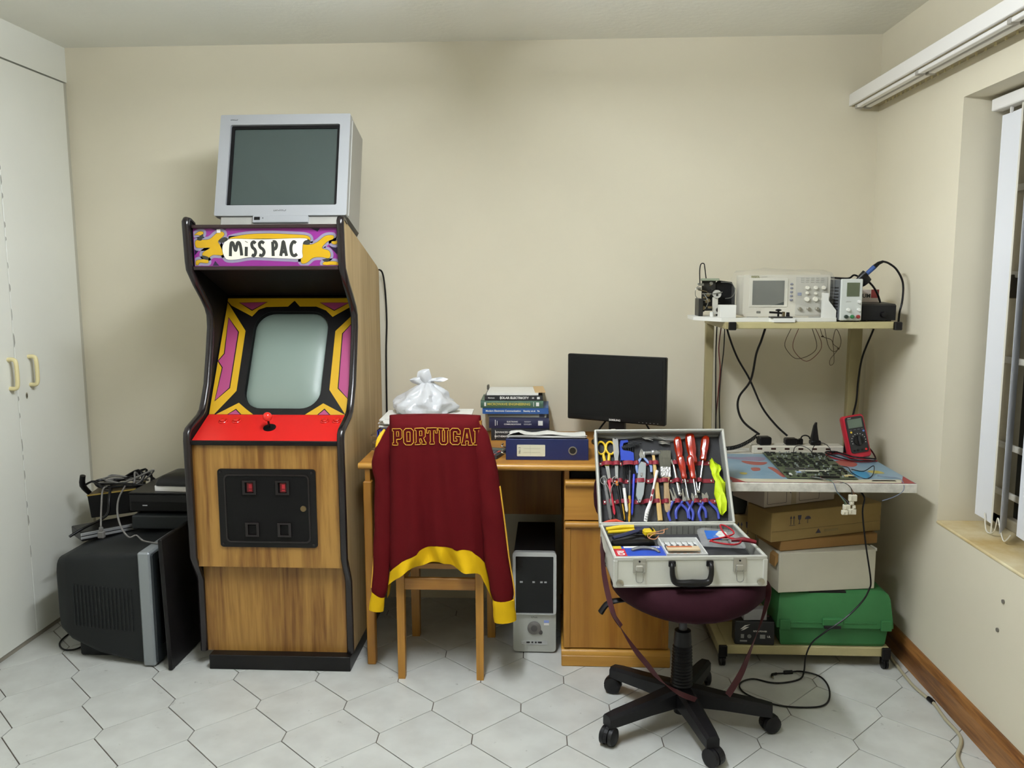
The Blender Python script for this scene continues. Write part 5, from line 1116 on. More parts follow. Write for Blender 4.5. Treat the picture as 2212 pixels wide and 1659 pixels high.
for y in (-0.012, 0.014):
    b = MB(); b.ball((0.001, y, 0.0055), 0.0042, 0.013, 0.003, 10, 6); b.build('grip_pad', M('grip_red', '8c1f2b', 0.5), t, 60)
for k in range(5):
    b = MB(); b.box(-0.005, 0.005, -0.090+k*0.009, -0.086+k*0.009, 0.0025, 0.0055, 0.001); b.build('grip_rib', M('grip_grey', '8f8f8f', 0.5), t)
t = tool('paint_brush', 'flat paint brush with grey bristles and bare wood handle in the lid', 'paint brush', 0.016, 0.175, -2, 0.010)
b = MB(); b.loft([[(x, y, z) for x, z in ((-w_, -d_), (w_, -d_), (w_, d_), (-w_, d_))] for y, w_, d_ in ((0.040, 0.019, 0.006), (0.075, 0.021, 0.006), (0.104, 0.022, 0.004))]); b.build('bristles', M('grey_bristle', '5c5a4c', 0.8, var=0.4, vscale=40, stretch=(12, 0.6, 12)), t)
b = MB(); b.box(-0.019, 0.019, 0.002, 0.042, -0.007, 0.007, 0.002); b.build('ferrule', M('tin_ferrule', 'c2c2c0', 0.3, 0.9, bump=0.4, bscale=150), t)
b = MB(); b.loft([[(x, y, z) for x, z in rrect(-w_, w_, -0.0055, 0.0055, 0.004, 3)] for y, w_ in ((0.003, 0.016), (-0.012, 0.010), (-0.03, 0.009), (-0.09, 0.0125), (-0.118, 0.010), (-0.126, 0.006))]); b.build('handle', wood('brush_wood', 'b39a74', '927750', 'y', 1.2, 0.6), t, 40)
def driver(label, s, tt, rot, hl, sl, r, n=0.012):
    t = tool('screwdriver', label, 'screwdriver', s, tt, rot, n, 'red screwdrivers in the lid')
    pr = [(r*0.55, hl), (r*0.9, hl*0.93), (r, hl*0.8), (r*0.98, hl*0.45), (r*0.72, hl*0.24), (r*0.85, hl*0.14), (r*0.8, hl*0.03), (r*0.55, 0)]
    b = MB(); loops = []
    for rr, y in pr[::-1]:
        loops.append([(rr*(1-0.09*(k % 2))*math.cos(2*PI*k/16), y, rr*(1-0.09*(k % 2))*math.sin(2*PI*k/16)) for k in range(16)])
    b.loft(loops); b.build('handle', m_rd, t, 35)
    b = MB(); b.tube([(0, hl*0.55, 0), (0, -sl, 0)], 0.0026, 8); b.loft([[(-0.0026, -sl, -0.0015), (0.0026, -sl, -0.0015), (0.0026, -sl, 0.0015), (-0.0026, -sl, 0.0015)], [(-0.004, -sl-0.008, -0.0006), (0.004, -sl-0.008, -0.0006), (0.004, -sl-0.008, 0.0006), (-0.004, -sl-0.008, 0.0006)]]); b.build('shaft', m_chr, t, 40)
    return t
driver('red-handled screwdriver, leftmost of the upper row in the case lid', 0.074, 0.235, 2, 0.095, 0.07, 0.0150)
driver('largest red-handled screwdriver, middle of the upper row in the lid', 0.121, 0.228, 2, 0.118, 0.10, 0.0186)
driver('red-handled screwdriver leaning right, rightmost of the upper row', 0.156, 0.240, -13, 0.095, 0.115, 0.0150)
driver('short red screwdriver in front, left of the lower row', 0.079, 0.165, 5, 0.088, 0.07, 0.0126, 0.030)
driver('short red screwdriver in front, right of the lower row', 0.110, 0.165, 3, 0.088, 0.06, 0.0126, 0.030)
t = tool('adjustable_spanner', 'slim steel spanner slanting beside the paint brush ferrule', 'spanner', 0.054, 0.175, 6, 0.012)
b = MB(); b.tube([(0, 0.055, 0), (0, -0.055, 0)], [0.0045, 0.006], 8, flat=0.5); b.prism([(-0.007, 0.05), (0.007, 0.05), (0.009, 0.062), (0.004, 0.072), (0.002, 0.060), (-0.003, 0.060), (-0.004, 0.072), (-0.009, 0.064)], 'z', -0.003, 0.003); b.ball((0, -0.06, 0), 0.008, 0.010, 0.005); b.build('body', m_chr, t, 40)
pliers('long_nose_pliers', 'blue-handled long nose pliers, leftmost of the four at lid bottom', 0.040, 0.098, 8, m_hb, 'long', 0.076, 0.034, 'blue pliers in the lid')
pliers('bent_nose_pliers', 'blue-handled long nose pliers, second of four at the lid bottom', 0.076, 0.096, -6, m_hb, 'long', 0.074, 0.030, 'blue pliers in the lid')
pliers('combination_pliers', 'blue-handled pliers, third from left at bottom of the lid', 0.112, 0.096, 4, m_hb, 'comb', 0.070, 0.030, 'blue pliers in the lid')
pliers('end_cutters', 'blue-handled cutters, rightmost of four at bottom of the lid', 0.150, 0.096, 6, m_hb, 'comb', 0.076, 0.034, 'blue pliers in the lid')
# bright yellow cloth stuffed at the right side of the lid
t = tool('yellow_cloth', 'fluorescent yellow cloth stuffed into right side of the lid', 'cloth', 0.203, 0.135, 0, 0.004)
b = MB(); b.loft([[(x+0.004*math.sin(y*60+k), y+0.003*math.sin(k*2.1), z+0.010+0.006*math.sin(k*1.9+y*50)) for k, (x, z) in enumerate([(wl+(wr-wl)*0.5*(1-math.cos(2*PI*j/14)), 0.012*math.sin(2*PI*j/14)) for j in range(14)])] for y, wl, wr in ((-0.095, -0.012, 0.002), (-0.085, -0.016, 0.012), (-0.05, -0.014, 0.021), (-0.02, -0.016, 0.022), (0.02, -0.018, 0.019), (0.045, -0.019, 0.002), (0.055, -0.019, 0.004), (0.07, -0.019, 0.018), (0.085, -0.020, 0.016), (0.095, -0.019, -0.004), (0.108, -0.020, -0.014))])
b.build('fold', M('fluorescent_yellow', 'c9e01a', 0.6), t, 60)
def pen(name, label, s0, t0, s1, t1, r, cm, cap, n=0.020, split=0.35, cat='pen'):
    d = Vector((s1-s0, t1-t0)); L_ = d.length; rot = math.degrees(math.atan2(-d.x, d.y))+180
    t = tool(name, label, cat, s0, t0, rot, n)
    b = MB(); b.tube([(0, 0, 0), (0, -L_*split, 0)][::-1] if False else [(0, 0, 0), (0, -0.002, 0), (0, -L_*split, 0)], [r*0.7, r, r], 10); b.build('cap', cap, t, 50)
    b = MB(); b.tube([(0, -L_*split, 0), (0, -L_*0.93, 0), (0, -L_, 0)], [r*0.9, r*0.9, r*0.3], 10); b.build('barrel', cm, t, 50)
    return t
pen('red_tweezers', 'red file handle standing left of the pens in the lid', -0.191, 0.165, -0.178, 0.040, 0.0055, M('matt_red', 'b32638', 0.45), M('matt_red', 'b32638', 0.45), cat='file')
pen('probe_tube', 'clear plastic tube of probes at left edge of the lid', -0.207, 0.185, -0.192, 0.022, 0.008, M('clear_tube', 'a7a7a4', 0.15, trans=0.6), M('clear_tube', 'a7a7a4', 0.15, trans=0.6), 0.014, cat='tube')
pen('black_pen', 'black pen with orange top strapped at left in the lid', -0.163, 0.162, -0.150, 0.020, 0.0045, m_blk, M('pen_orange', 'd57a20', 0.4), split=0.12)
pen('ochre_pencil', 'black and ochre pencil between the black pen and white marker', -0.152, 0.150, -0.143, 0.022, 0.004, M('pen_ochre', 'b38a1e', 0.4), m_blk, 0.012, 0.5)
pen('white_marker', 'white marker with black cap in front of the pens', -0.141, 0.148, -0.136, 0.046, 0.0062, m_wp, M('marker_grey', '3a3a3c', 0.4), 0.031, 0.15)
pen('solder_pick', 'black pick with yellow handle standing in the lid', -0.112, 0.205, -0.128, 0.014, 0.0052, M('pick_yellow', 'c7951f', 0.4), M('pick_black', '202022', 0.4), 0.014, 0.5, 'pick')
pen('blue_pen', 'blue ballpoint pen left of the grey utility knife', -0.098, 0.190, -0.116, 0.040, 0.0045, M('pen_blue', '2f3ab0', 0.35), M('pen_blue', '2f3ab0', 0.35), 0.014)
t = tool('small_scissors', 'small steel scissors loops showing above the lower strap at left', 'scissors', -0.190, 0.130, 0, 0.030)
for k in (-1, 1):
    b = MB(); b.tube([(k*0.021+0.011*math.cos(a), 0.032+0.014*math.sin(a), 0) for a in [2*PI*j/14 for j in range(14)]], 0.0016, 6, closed=True); b.tube([(k*0.014, 0.021, 0), (k*0.004, 0.0, 0), (-k*0.003, -0.06, 0)], 0.0018, 6, 3); b.build('half', m_chr, t, 60)
for lab, s, tt, rot in (('upper left of three steel crocodile clips tucked above the pliers', -0.040, 0.326, -14), ('middle one of three steel crocodile clips at top of lid', 0.010, 0.330, -25), ('lowest of three steel crocodile clips, left of screwdrivers', 0.020, 0.308, -5)):
    t = tool('crocodile_clip', lab, 'clip', s, tt, rot, 0.012, 'crocodile clips in the lid')
    b = MB(); b.prism([(-0.022, 0.002), (-0.006, 0.006), (0.004, 0.004), (0.022, 0.0045), (0.022, 0.003), (0.004, 0.0005), (-0.006, 0.0005)], 'z', -0.003, 0.003); b.build('upper_jaw', m_chr, t)
    b = MB(); b.prism([(-0.022, -0.002), (-0.006, -0.006), (0.004, -0.004), (0.022, -0.0045), (0.022, -0.003), (0.004, -0.0005), (-0.006, -0.0005)], 'z', -0.003, 0.003); b.build('lower_jaw', m_chr, t)
t = tool('orange_rag', 'orange scrap of cloth at the bottom left of the lid', 'cloth', -0.180, 0.016, 0, 0.010)
b = MB(); b.loft([[(x, y0+0.006*math.cos(a)*w_, 0.006+0.008*math.sin(a)*w_) for a in [2*PI*k/8 for k in range(8)]] for x, y0, w_ in ((-0.042, -0.004, 0.5), (-0.02, 0.0, 1.0), (0.005, 0.004, 1.1), (0.025, -0.002, 0.8), (0.046, -0.006, 0.3))]); b.build('fold', M('orange_cloth', 'c4452a', 0.7), t, 60)
# ---------------------------------------------------------------- things lying in the base
def tray(name, label, cat, x, y, z, rot=0.0, group=None): return tool(name, label, cat, x, y, rot, z+(0.013 if z > 0.02 else 0), group, CASEW)
t = tray('filler_pack', 'grey foam block filling the bottom of the case', 'foam', 0.0, 0.165, 0.0095); b = MB(); b.box(-0.215, 0.215, -0.145, 0.150, 0.0, 0.058, 0.004); b.build('block', m_lin, t)
t = tray('crimping_pliers', 'yellow and navy crimping pliers lying at back left of the case', 'pliers', -0.12, 0.275, 0.070, 6)
m_cy = M('crimp_yellow', 'd6b81c', 0.35); m_cn = M('crimp_navy', '252a45', 0.4)
b = MB(); b.tube([(-0.095, 0.042, 0.006), (-0.04, 0.040, 0.012), (0.0, 0.030, 0.014)], [0.007, 0.008, 0.008], 8, 4); b.build('upper_handle', m_cy, t, 60)
b = MB(); b.tube([(-0.092, 0.028, 0.0), (-0.03, 0.026, 0.002), (0.01, 0.02, 0.004)], [0.006, 0.007, 0.007], 8, 4); b.build('lower_handle', m_cy, t, 60)
b = MB(); b.tube([(-0.09, -0.035, 0.0), (-0.05, -0.022, 0.004), (-0.01, 0.0, 0.006), (0.04, 0.020, 0.010)], [0.009, 0.010, 0.010, 0.008], 8, 4, flat=0.7); b.build('grip', m_cn, t, 60)
b = MB(); b.box(0.0, 0.055, 0.0, 0.030, -0.004, 0.016, 0.004); b.build('body', m_cn, t)
b = MB(); b.box(0.020, 0.062, -0.028, 0.004, -0.004, 0.018, 0.006); b.build('head', m_cy, t)
b = MB(); b.box(0.045, 0.052, -0.028, 0.004, 0.018, 0.0195); b.build('jaw_gap', m_blk, t)
t = tray('black_pouch', 'black pouch lying beneath the crimping pliers', 'pouch', -0.14, 0.195, 0.056, 4); b = MB(); b.box(-0.075, 0.065, -0.020, 0.018, 0, 0.016, 0.006, 2); b.build('body', m_blkm, t, 40)
t = tray('blue_packet', 'blue card packet with red and white end lying front left in case', 'packet', -0.135, 0.100, 0.0565, 0)
b = MB(); b.box(-0.085, 0.075, -0.055, 0.048, 0, 0.012, 0.001); b.build('card', M('packet_blue', '2346a8', 0.4), t)
b = MB(); b.box(-0.086, -0.050, -0.0555, 0.020, 0.0115, 0.0128); b.build('red_end', M('packet_red', 'b51f2e', 0.4), t)
b = MB(); b.box(-0.086, -0.058, 0.022, 0.048, 0.0115, 0.0128); b.build('yellow_tab', M('packet_yellow', 'cbb02c', 0.4), t)
b = MB(); b.box(-0.050, 0.0, 0.030, 0.046, 0.0115, 0.0126); b.build('white_strip', m_paper, t)
text_mb('RO', 0.030, 0.0003, frame((-0.068, -0.020, 0.0131), (0, -1, 0), (1, 0, 0)), offset=0.001).build('lettering', m_w, t)
text_mb('ELUC', 0.018, 0.0003, frame((0.045, 0.036, 0.0124), (-1, 0, 0), (0, -1, 0)), offset=0.0004).build('side_lettering', m_w, t)
b = MB(); b.tube([(-0.03, 0.0, 0.016), (0.0, 0.012, 0.020), (0.04, 0.008, 0.018), (0.055, -0.02, 0.015)], [0.006, 0.008, 0.008, 0.004], 8, 4, flat=0.5); b.build('clear_blister', M('clear_tube', 'a7a7a4', 0.15, trans=0.6), t, 60)
t = tray('driver_set', 'white box of six precision screwdrivers lying open in the case', 'screwdriver set', 0.002, 0.125, 0.0565, -1)
b = MB(); b.box(-0.064, 0.064, -0.080, 0.085, 0, 0.004); b.box(-0.064, 0.064, -0.080, -0.076, 0.004, 0.020); b.box(-0.064, 0.064, 0.081, 0.085, 0.004, 0.020); b.box(-0.064, -0.060, -0.076, 0.081, 0.004, 0.020); b.box(0.060, 0.064, -0.076, 0.081, 0.004, 0.020); b.build('box', M('box_white', 'cfcfcb', 0.35), t)
for k in range(6):
    x = -0.047+k*0.0188
    b = MB(); b.tube([(x, 0.0, 0.010), (x, 0.028, 0.010), (x, 0.034, 0.010)], [0.0055, 0.0055, 0.003], 8); b.build('handle', M('grey_handle', '5d5f62', 0.35), t, 40)
    b = MB(); b.tube([(x, 0.034, 0.010), (x, 0.074, 0.010)], 0.0013, 6); b.build('shaft', m_chr, t)
b = MB(); b.box(-0.052, 0.052, -0.030, 0.004, 0.012, 0.018, 0.001); b.build('label', M('label_tan', 'cdb896', 0.5), t)
b = MB(); b.box(-0.050, 0.030, -0.010, 0.002, 0.018, 0.0184); b.build('label_bar', M('label_orange', 'b5643a', 0.5), t)
for k in range(5):
    b = MB(); b.box(-0.050+k*0.021, -0.036+k*0.021, -0.066, -0.046, 0.004, 0.012, 0.002); b.build('copper_bit', M('copper_pink', 'c08a72', 0.4, 0.4), t)
t = tray('component_bag', 'clear plastic bag with blue and white print at right in case', 'bag', 0.150, 0.205, 0.0565, -8)
b = MB(); b.loft([[(x*k, y*k2, z+0.004*math.sin(x*40+y*30)) for x, y in rrect(-0.07, 0.07, -0.07, 0.11, 0.01, 4)] for k, k2, z in ((1, 1, 0.006), (0.97, 0.97, 0.014), (0.8, 0.8, 0.022), (0.4, 0.4, 0.026), (0.02, 0.02, 0.027))]); b.build('film', M('clear_film', 'e8e8e6', 0.15, alpha=0.22), t, 60)
b = MB(); b.box(-0.052, -0.004, -0.050, 0.040, 0.0285, 0.0297); b.build('blue_print', M('print_blue', '2b69c4', 0.4), t)
b = MB(); b.prism([(-0.004, -0.050), (0.018, -0.045), (0.018, 0.030), (-0.004, 0.038), (-0.02, 0.0)], 'z', 0.0297, 0.0303); b.build('white_print', m_w, t)
t = tray('test_leads', 'coil of red test leads with probe lying front right in the case', 'test leads', 0.150, 0.085, 0.096, 0)
m_rl = M('lead_red', 'b01f2c', 0.35)
b = MB(); b.tube([(-0.065, 0.02, 0), (-0.04, 0.035, 0.004), (0.0, 0.03, 0.008), (0.03, 0.005, 0.004), (0.0, -0.02, 0.002), (-0.05, 0.0, 0.003), (-0.062, 0.016, 0.006), (-0.02, 0.028, 0.010), (0.02, 0.05, 0.016), (0.01, 0.085, 0.026), (-0.012, 0.095, 0.030), (-0.012, 0.06, 0.018), (0.0, 0.02, 0.010), (0.03, 0.0, 0.008)], 0.0028, 6, 5); b.build('lead', m_rl, t, 60)
b = MB(); b.tube([(0.0, 0.01, 0.006), (0.04, 0.004, 0.010), (0.075, -0.006, 0.004)], [0.005, 0.008, 0.006], 8, 3); b.build('probe', M('probe_maroon', '6a1420', 0.3), t, 50)
t = tray('orange_string', 'loop of orange string lying beside the driver set', 'string', -0.065, 0.185, 0.093)
b = MB(); b.tube([(-0.03, -0.01, -0.004), (-0.01, 0.012, 0.0), (0.02, 0.014, 0.002), (0.03, 0.045, 0.004), (0.045, 0.065, 0.0), (0.0, 0.02, 0.004), (-0.03, 0.005, 0.002), (-0.034, -0.02, -0.003), (-0.015, -0.03, -0.004), (0.0, -0.01, 0.0)], 0.0014, 5, 6); b.build('strand', M('string_orange', 'c98a62', 0.6), t, 60)
# ================================================================ workstation trolley
m_crm = M('cream_enamel', 'b8ad7e', 0.45, var=0.12, vscale=12); m_crs = M('cream_post', '9d9168', 0.5, var=0.1, vscale=10)
m_mrb = M('marble_laminate', 'e6e2d6', 0.5, var=0.5, vscale=18, col2='a9a69b')
tr = thing('workstation_trolley', 'cream metal computer trolley with high shelf, worktop and low shelf on castors', 'trolley', (0.98, 3.35, 0))
for x0, x1 in ((0.645, 0.675), (1.262, 1.292)):
    b = MB(); b.box(x0, x1, 3.095, 3.655, 0.046, 0.084, 0.002); b.build('bottom_rail', m_crm, tr, world=True)
    b = MB(); b.box(x0-0.001, x1+0.001, 3.083, 3.098, 0.043, 0.087, 0.003); b.build('end_cap', m_blk, tr, world=True)
    for y in (3.105, 3.60):
        xc = (x0+x1)/2
        b = MB(); b.cyl((xc-0.010, y, 0.020), (xc-0.002, y, 0.020), 0.020, n=16); b.cyl((xc+0.002, y, 0.020), (xc+0.010, y, 0.020), 0.020, n=16); b.box(xc-0.014, xc+0.014, y-0.012, y+0.012, 0.028, 0.046, 0.003); b.build('castor', m_blk, tr, 40, world=True)
b = MB(); b.box(0.675, 1.262, 3.10, 3.64, 0.048, 0.083, 0.002); b.build('low_shelf', m_crm, tr, world=True)
for x0, x1 in ((0.657, 0.690), (1.263, 1.314)):
    b = MB(); b.box(x0, x1, 3.60, 3.635, 0.084, 1.298, 0.002); b.build('post', m_crs, tr, world=True)
for x0, x1 in ((0.655, 0.690), (1.283, 1.305)):
    b = MB(); b.box(x0, x1, 3.205, 3.64, 1.297, 1.3235, 0.002); b.build('shelf_side_rail', m_crs, tr, world=True)
    b = MB(); b.box(x0+0.012 if x0 < 1 else x0, x1+0.005, 3.190, 3.212, 1.294, 1.325, 0.003); b.build('end_cap', m_blk, tr, world=True)
b = MB(); b.box(0.690, 1.283, 3.205, 3.64, 1.299, 1.3235, 0.002); b.build('high_shelf', m_crm, tr, world=True)
WX0, WX1, WYF, WYB, WZ = 0.640, 1.300, 2.962, 3.58, 0.761
b = MB(); b.box(WX0, WX1, WYF, WYB, WZ-0.033, WZ, 0.002); wt = b.build('worktop', m_mrb, tr, world=True)
b = MB(); b.box(0.657, 0.682, 3.58, 3.602, 0.70, 0.755); b.box(1.265, 1.29, 3.58, 3.602, 0.70, 0.755); b.box(0.657, 0.682, 3.05, 3.60, 0.708, 0.727); b.box(1.265, 1.29, 3.05, 3.60, 0.708, 0.727); b.build('worktop_bracket', m_crs, tr, world=True)
# map sheet covering the worktop
mp = thing('map_sheet', 'faded blue world map covering the trolley worktop', 'map', (0.97, 3.2, WZ))
b = MB(); b.box(WX0+0.006, WX1-0.004, WYF+0.004, 3.45, WZ+0.0003, WZ+0.0012); b.build('sheet', M('map_blue', '8aa0ac', 0.35, var=0.2, vscale=8, col2='6a8da3'), mp, world=True)
m_mr = M('map_red', 'a4584f', 0.4, var=0.15, vscale=30); m_mred = M('map_corner_red', '8e2426', 0.4); m_my = M('map_yellow', 'b9ab55', 0.4); m_mb = M('map_border', 'c6bfa6', 0.4)
for q, mm, sm in (([(0.664, 3.020), (0.86, 3.016), (1.292, 3.022), (1.292, 2.968), (0.650, 2.968)], m_mb, 0), ([(0.650, 3.062), (0.697, 2.967), (0.650, 2.967)], m_mred, 0), ([(1.294, 3.075), (1.294, 2.967), (1.245, 2.967)], m_mred, 0),
              ([(0.761, 3.318), (0.813, 3.301), (0.854, 3.293), (0.827, 3.248), (0.788, 3.247), (0.761, 3.281)], m_mr, 1), ([(0.716, 3.391), (0.767, 3.383), (0.823, 3.395), (0.867, 3.377), (0.837, 3.32), (0.769, 3.336), (0.714, 3.363)], M('map_mauve', '8b7d92', 0.4), 1),
              ([(0.834, 3.205), (0.857, 3.197), (0.862, 3.066), (0.848, 3.05), (0.84, 3.146)], m_mr, 1), ([(1.123, 3.312), (1.18, 3.35), (1.20, 3.278), (1.164, 3.225), (1.121, 3.258)], m_mr, 1), ([(0.709, 3.117), (0.733, 3.11), (0.724, 3.085), (0.706, 3.089)], m_my, 1), ([(1.197, 3.159), (1.235, 3.16), (1.245, 3.12), (1.204, 3.118)], m_my, 1),
              ([(1.127, 3.14), (1.183, 3.142), (1.163, 3.046), (1.117, 3.06)], M('map_cyan', '3f86ab', 0.4), 1), ([(0.768, 3.194), (0.799, 3.195), (0.792, 3.153), (0.764, 3.143)], m_mr, 1), ([(1.161, 3.012), (1.24, 3.012), (1.24, 2.996), (1.15, 2.996)], M('map_pink', 'c08a78', 0.4), 0)):
    b = MB(); b.prism(cr(q, 4, True) if sm else q, 'z', WZ+0.0012, WZ+0.0015+0.0001*(mm is m_mred)); b.build('printed_patch', mm, mp, world=True)
b = MB(); b.box(WX0+0.006, WX1-0.004, WYF+0.0035, WYF+0.0065, WZ+0.0012, WZ+0.0017); b.build('red_border', m_mred, mp, world=True)

# ---------------------------------------------------------------- on the worktop
ZT = WZ+0.0018
st = thing('power_strip', 'white multi-socket power strip at the back of worktop', 'power strip', (1.02, 3.49, WZ))
b = MB(); b.box(-0.185, 0.190, -0.032, 0.032, 0.0005, 0.034, 0.004); b.build('body', M('strip_white', 'cfc9b8', 0.45), st)
for k in range(6):
    x = -0.155+k*0.056
    b = MB(); b.box(x-0.010, x+0.010, -0.0335, -0.031, 0.018, 0.026, 0.001); b.build('switch', M('switch_brown', '3a2015', 0.5), st)
    for dx, dz in ((-0.007, 0.0), (0.007, 0.0), (0.0, 0.012)):
        b = MB(); b.cyl((x+dx, -0.002+dz, 0.0335), (x+dx, -0.002+dz, 0.0345), 0.0025, n=8); b.build('socket_hole', m_blk, st)
zp = WZ+0.0345
p1 = thing('mains_plug', 'square black mains plug with coiled cord at left of power strip', 'plug', (0.888, 3.487, zp), (0, 0, R(8)))
b = MB(); b.box(-0.026, 0.026, -0.022, 0.022, 0.0005, 0.034, 0.005); b.build('body', m_blk, p1)
b = MB(); pts = [(-0.165+0.130*t, -0.01, -0.012+0.052*t*t) for t in [k/160 for k in range(161)]]
b.tube([(p[0], p[1]+0.007*math.cos(k*0.8), p[2]+0.007*math.sin(k*0.8)) for k, p in enumerate(pts)], 0.0026, 5); b.build('coiled_cord', m_blk, p1, 60)
p2 = thing('mains_plug', 'low black mains plug in the middle of the power strip', 'plug', (1.000, 3.488, zp))
b = MB(); b.box(-0.027, 0.022, -0.020, 0.020, 0.0005, 0.028, 0.005); b.box(0.022, 0.030, -0.012, 0.012, 0.002, 0.024, 0.002); b.build('body', m_blk, p2)
p3 = thing('small_plug', 'small black plug with looped lead beside the wedge adaptor', 'plug', (1.040, 3.488, zp))
b = MB(); b.box(-0.008, 0.008, -0.010, 0.010, 0.0005, 0.026, 0.003); b.build('body', m_blk, p3); b = MB(); b.tube([(0, 0, 0.024), (0.004, -0.004, 0.036), (0.016, -0.008, 0.041), (0.030, -0.008, 0.036), (0.036, -0.004, 0.026)], 0.003, 6, 4); b.build('lead', m_blk, p3, 60)
p4 = thing('wedge_adaptor', 'tall wedge-shaped black adaptor standing on the power strip', 'plug', (1.098, 3.488, zp))
b = MB(); b.box(-0.020, 0.022, -0.018, 0.018, 0.0005, 0.020, 0.004); b.loft([[(x*k+dx, y*k, z) for x, y in rrect(-0.018, 0.014, -0.014, 0.014, 0.004, 3)] for k, dx, z in ((1, 0, 0.02), (0.75, 0.0, 0.045), (0.45, 0.0, 0.080), (0.25, 0.003, 0.095))]); b.build('body', m_blk, p4, 40)
for nm, lab, pts, r, mt in (('oscilloscope_lead', 'black mains lead from the high shelf crossing down to middle plug', [(0.723, 3.52, 1.296), (0.740, 3.52, 1.24), (0.775, 3.52, 1.156), (0.829, 3.525, 1.066), (0.884, 3.52, 0.948), (0.94, 3.51, 0.875), (0.985, 3.49, 0.832)], 0.0042, m_blk),
                            ('supply_lead', 'thick black mains lead bowing from the high shelf to left plug', [(0.884, 3.50, 1.296), (0.865, 3.50, 1.23), (0.848, 3.505, 1.175), (0.829, 3.505, 1.066), (0.785, 3.51, 0.995), (0.782, 3.51, 0.938), (0.807, 3.50, 0.885), (0.868, 3.485, 0.838)], 0.0048, m_blk),
                            ('soldering_lead', 'black lead running down behind the right trolley post', [(1.328, 3.50, 1.33), (1.328, 3.52, 1.28), (1.304, 3.56, 1.163), (1.298, 3.58, 1.061), (1.296, 3.585, 0.967), (1.28, 3.58, 0.88), (1.27, 3.54, 0.768)], 0.0045, m_blk),
                            ('black_wire', 'straight black wire hanging beside the left trolley post', [(0.672, 3.45, 1.297), (0.671, 3.45, 1.149), (0.679, 3.45, 0.883), (0.68, 3.45, 0.765)], 0.0028, m_blk),
                            ('red_black_wire', 'twisted red and black wire hanging near left trolley post', [(0.692, 3.46, 1.297), (0.684, 3.46, 1.204), (0.692, 3.46, 1.116), (0.687, 3.46, 1.014), (0.68, 3.46, 0.888), (0.69, 3.46, 0.765)], 0.0024, M('wire_dark_red', '5a1712', 0.5)),
                            ('thin_black_wire', 'thin black wire farthest from the left trolley post', [(0.704, 3.45, 1.297), (0.702, 3.45, 1.195), (0.694, 3.45, 1.102), (0.690, 3.45, 0.986), (0.695, 3.45, 0.883), (0.70, 3.45, 0.765)], 0.0024, m_blk)):
    b = MB(); b.tube(pts, r, 6, 6); solo(b, nm, mt, lab, 'cable', pts[-1], smooth=60, world=True)
m_tw = M('thin_wire', '4a3a22', 0.5); m_twr = M('thin_wire_red', '6a2d1c', 0.5)
for nm, lab, pts, mt in (('hanging_wire', 'wide loop of thin dark wire under the high shelf', [(0.962, 3.4, 1.297), (0.935, 3.4, 1.231), (0.948, 3.4, 1.195), (0.984, 3.4, 1.166), (1.037, 3.4, 1.182), (1.062, 3.4, 1.218), (1.037, 3.4, 1.297)], m_tw),
                         ('hanging_wire', 'lower loop of thin reddish wire under the high shelf', [(0.993, 3.405, 1.297), (0.969, 3.405, 1.231), (0.979, 3.405, 1.19), (1.025, 3.405, 1.155), (1.072, 3.405, 1.191), (1.081, 3.405, 1.231), (1.05, 3.405, 1.297)], m_twr),
                         ('wire_bundle', 'knotted bundle of thin wires under the right of high shelf', [(1.088, 3.40, 1.297), (1.106, 3.40, 1.222), (1.129, 3.40, 1.195), (1.151, 3.40, 1.209), (1.156, 3.40, 1.245), (1.135, 3.40, 1.285), (1.125, 3.40, 1.23), (1.146, 3.40, 1.206), (1.118, 3.40, 1.165), (1.118, 3.4, 1.14), (1.132, 3.4, 1.15), (1.13, 3.4, 1.19), (1.12, 3.4, 1.24), (1.085, 3.40, 1.256), (1.07, 3.40, 1.297)], m_tw)):
    b = MB(); b.tube(pts, 0.0013, 5, 6)
    if nm == 'wire_bundle': b.ball((1.083, 3.40, 1.256), 0.006, 0.004, 0.0035, 8, 5); b.ball((1.148, 3.40, 1.207), 0.005, 0.004, 0.0045, 8, 5)
    solo(b, nm, mt, lab, 'wire', pts[0], smooth=60, world=True)
# bare circuit board
pb = thing('circuit_board', 'large green circuit board crowded with chips on the map', 'circuit board', (0.994, 3.24, ZT), (0, 0, R(-2.5)))
b = MB(); b.box(-0.128, 0.124, -0.228, 0.230, 0.003, 0.0048); b.build('board', M('pcb_green', '3d4a33', 0.5, var=0.4, vscale=40, col2='59604a'), pb)
random.seed(5)
def shared(bmf, name, mat):
    q = MB(); bmf(q); return q.mesh(name, mat)
chip_l = shared(lambda q: q.box(-0.010, 0.010, -0.0035, 0.0035, 0, 0.004), 'chip', M('chip_black', '191a1a', 0.4))
chip_s = shared(lambda q: q.box(-0.0065, 0.0065, -0.0030, 0.0030, 0, 0.004), 'chip', MATS['chip_black'])
cap_m = shared(lambda q: q.tube([(0, 0, 0), (0, 0, 0.006)], 0.0032, 8), 'capacitor', M('cap_mix', '8a8f8c', 0.4))
conn_m = shared(lambda q: q.box(-0.016, 0.016, -0.004, 0.004, 0, 0.008), 'connector', M('connector_grey', '4c4b46', 0.5))
def put(me, par, x, y, z, rz=0.0):
    o = bpy.data.objects.new(me.name.split('.')[0], me); COL.objects.link(o); o.parent = par; o.location = (x, y, z); o.rotation_euler = (0, 0, rz)
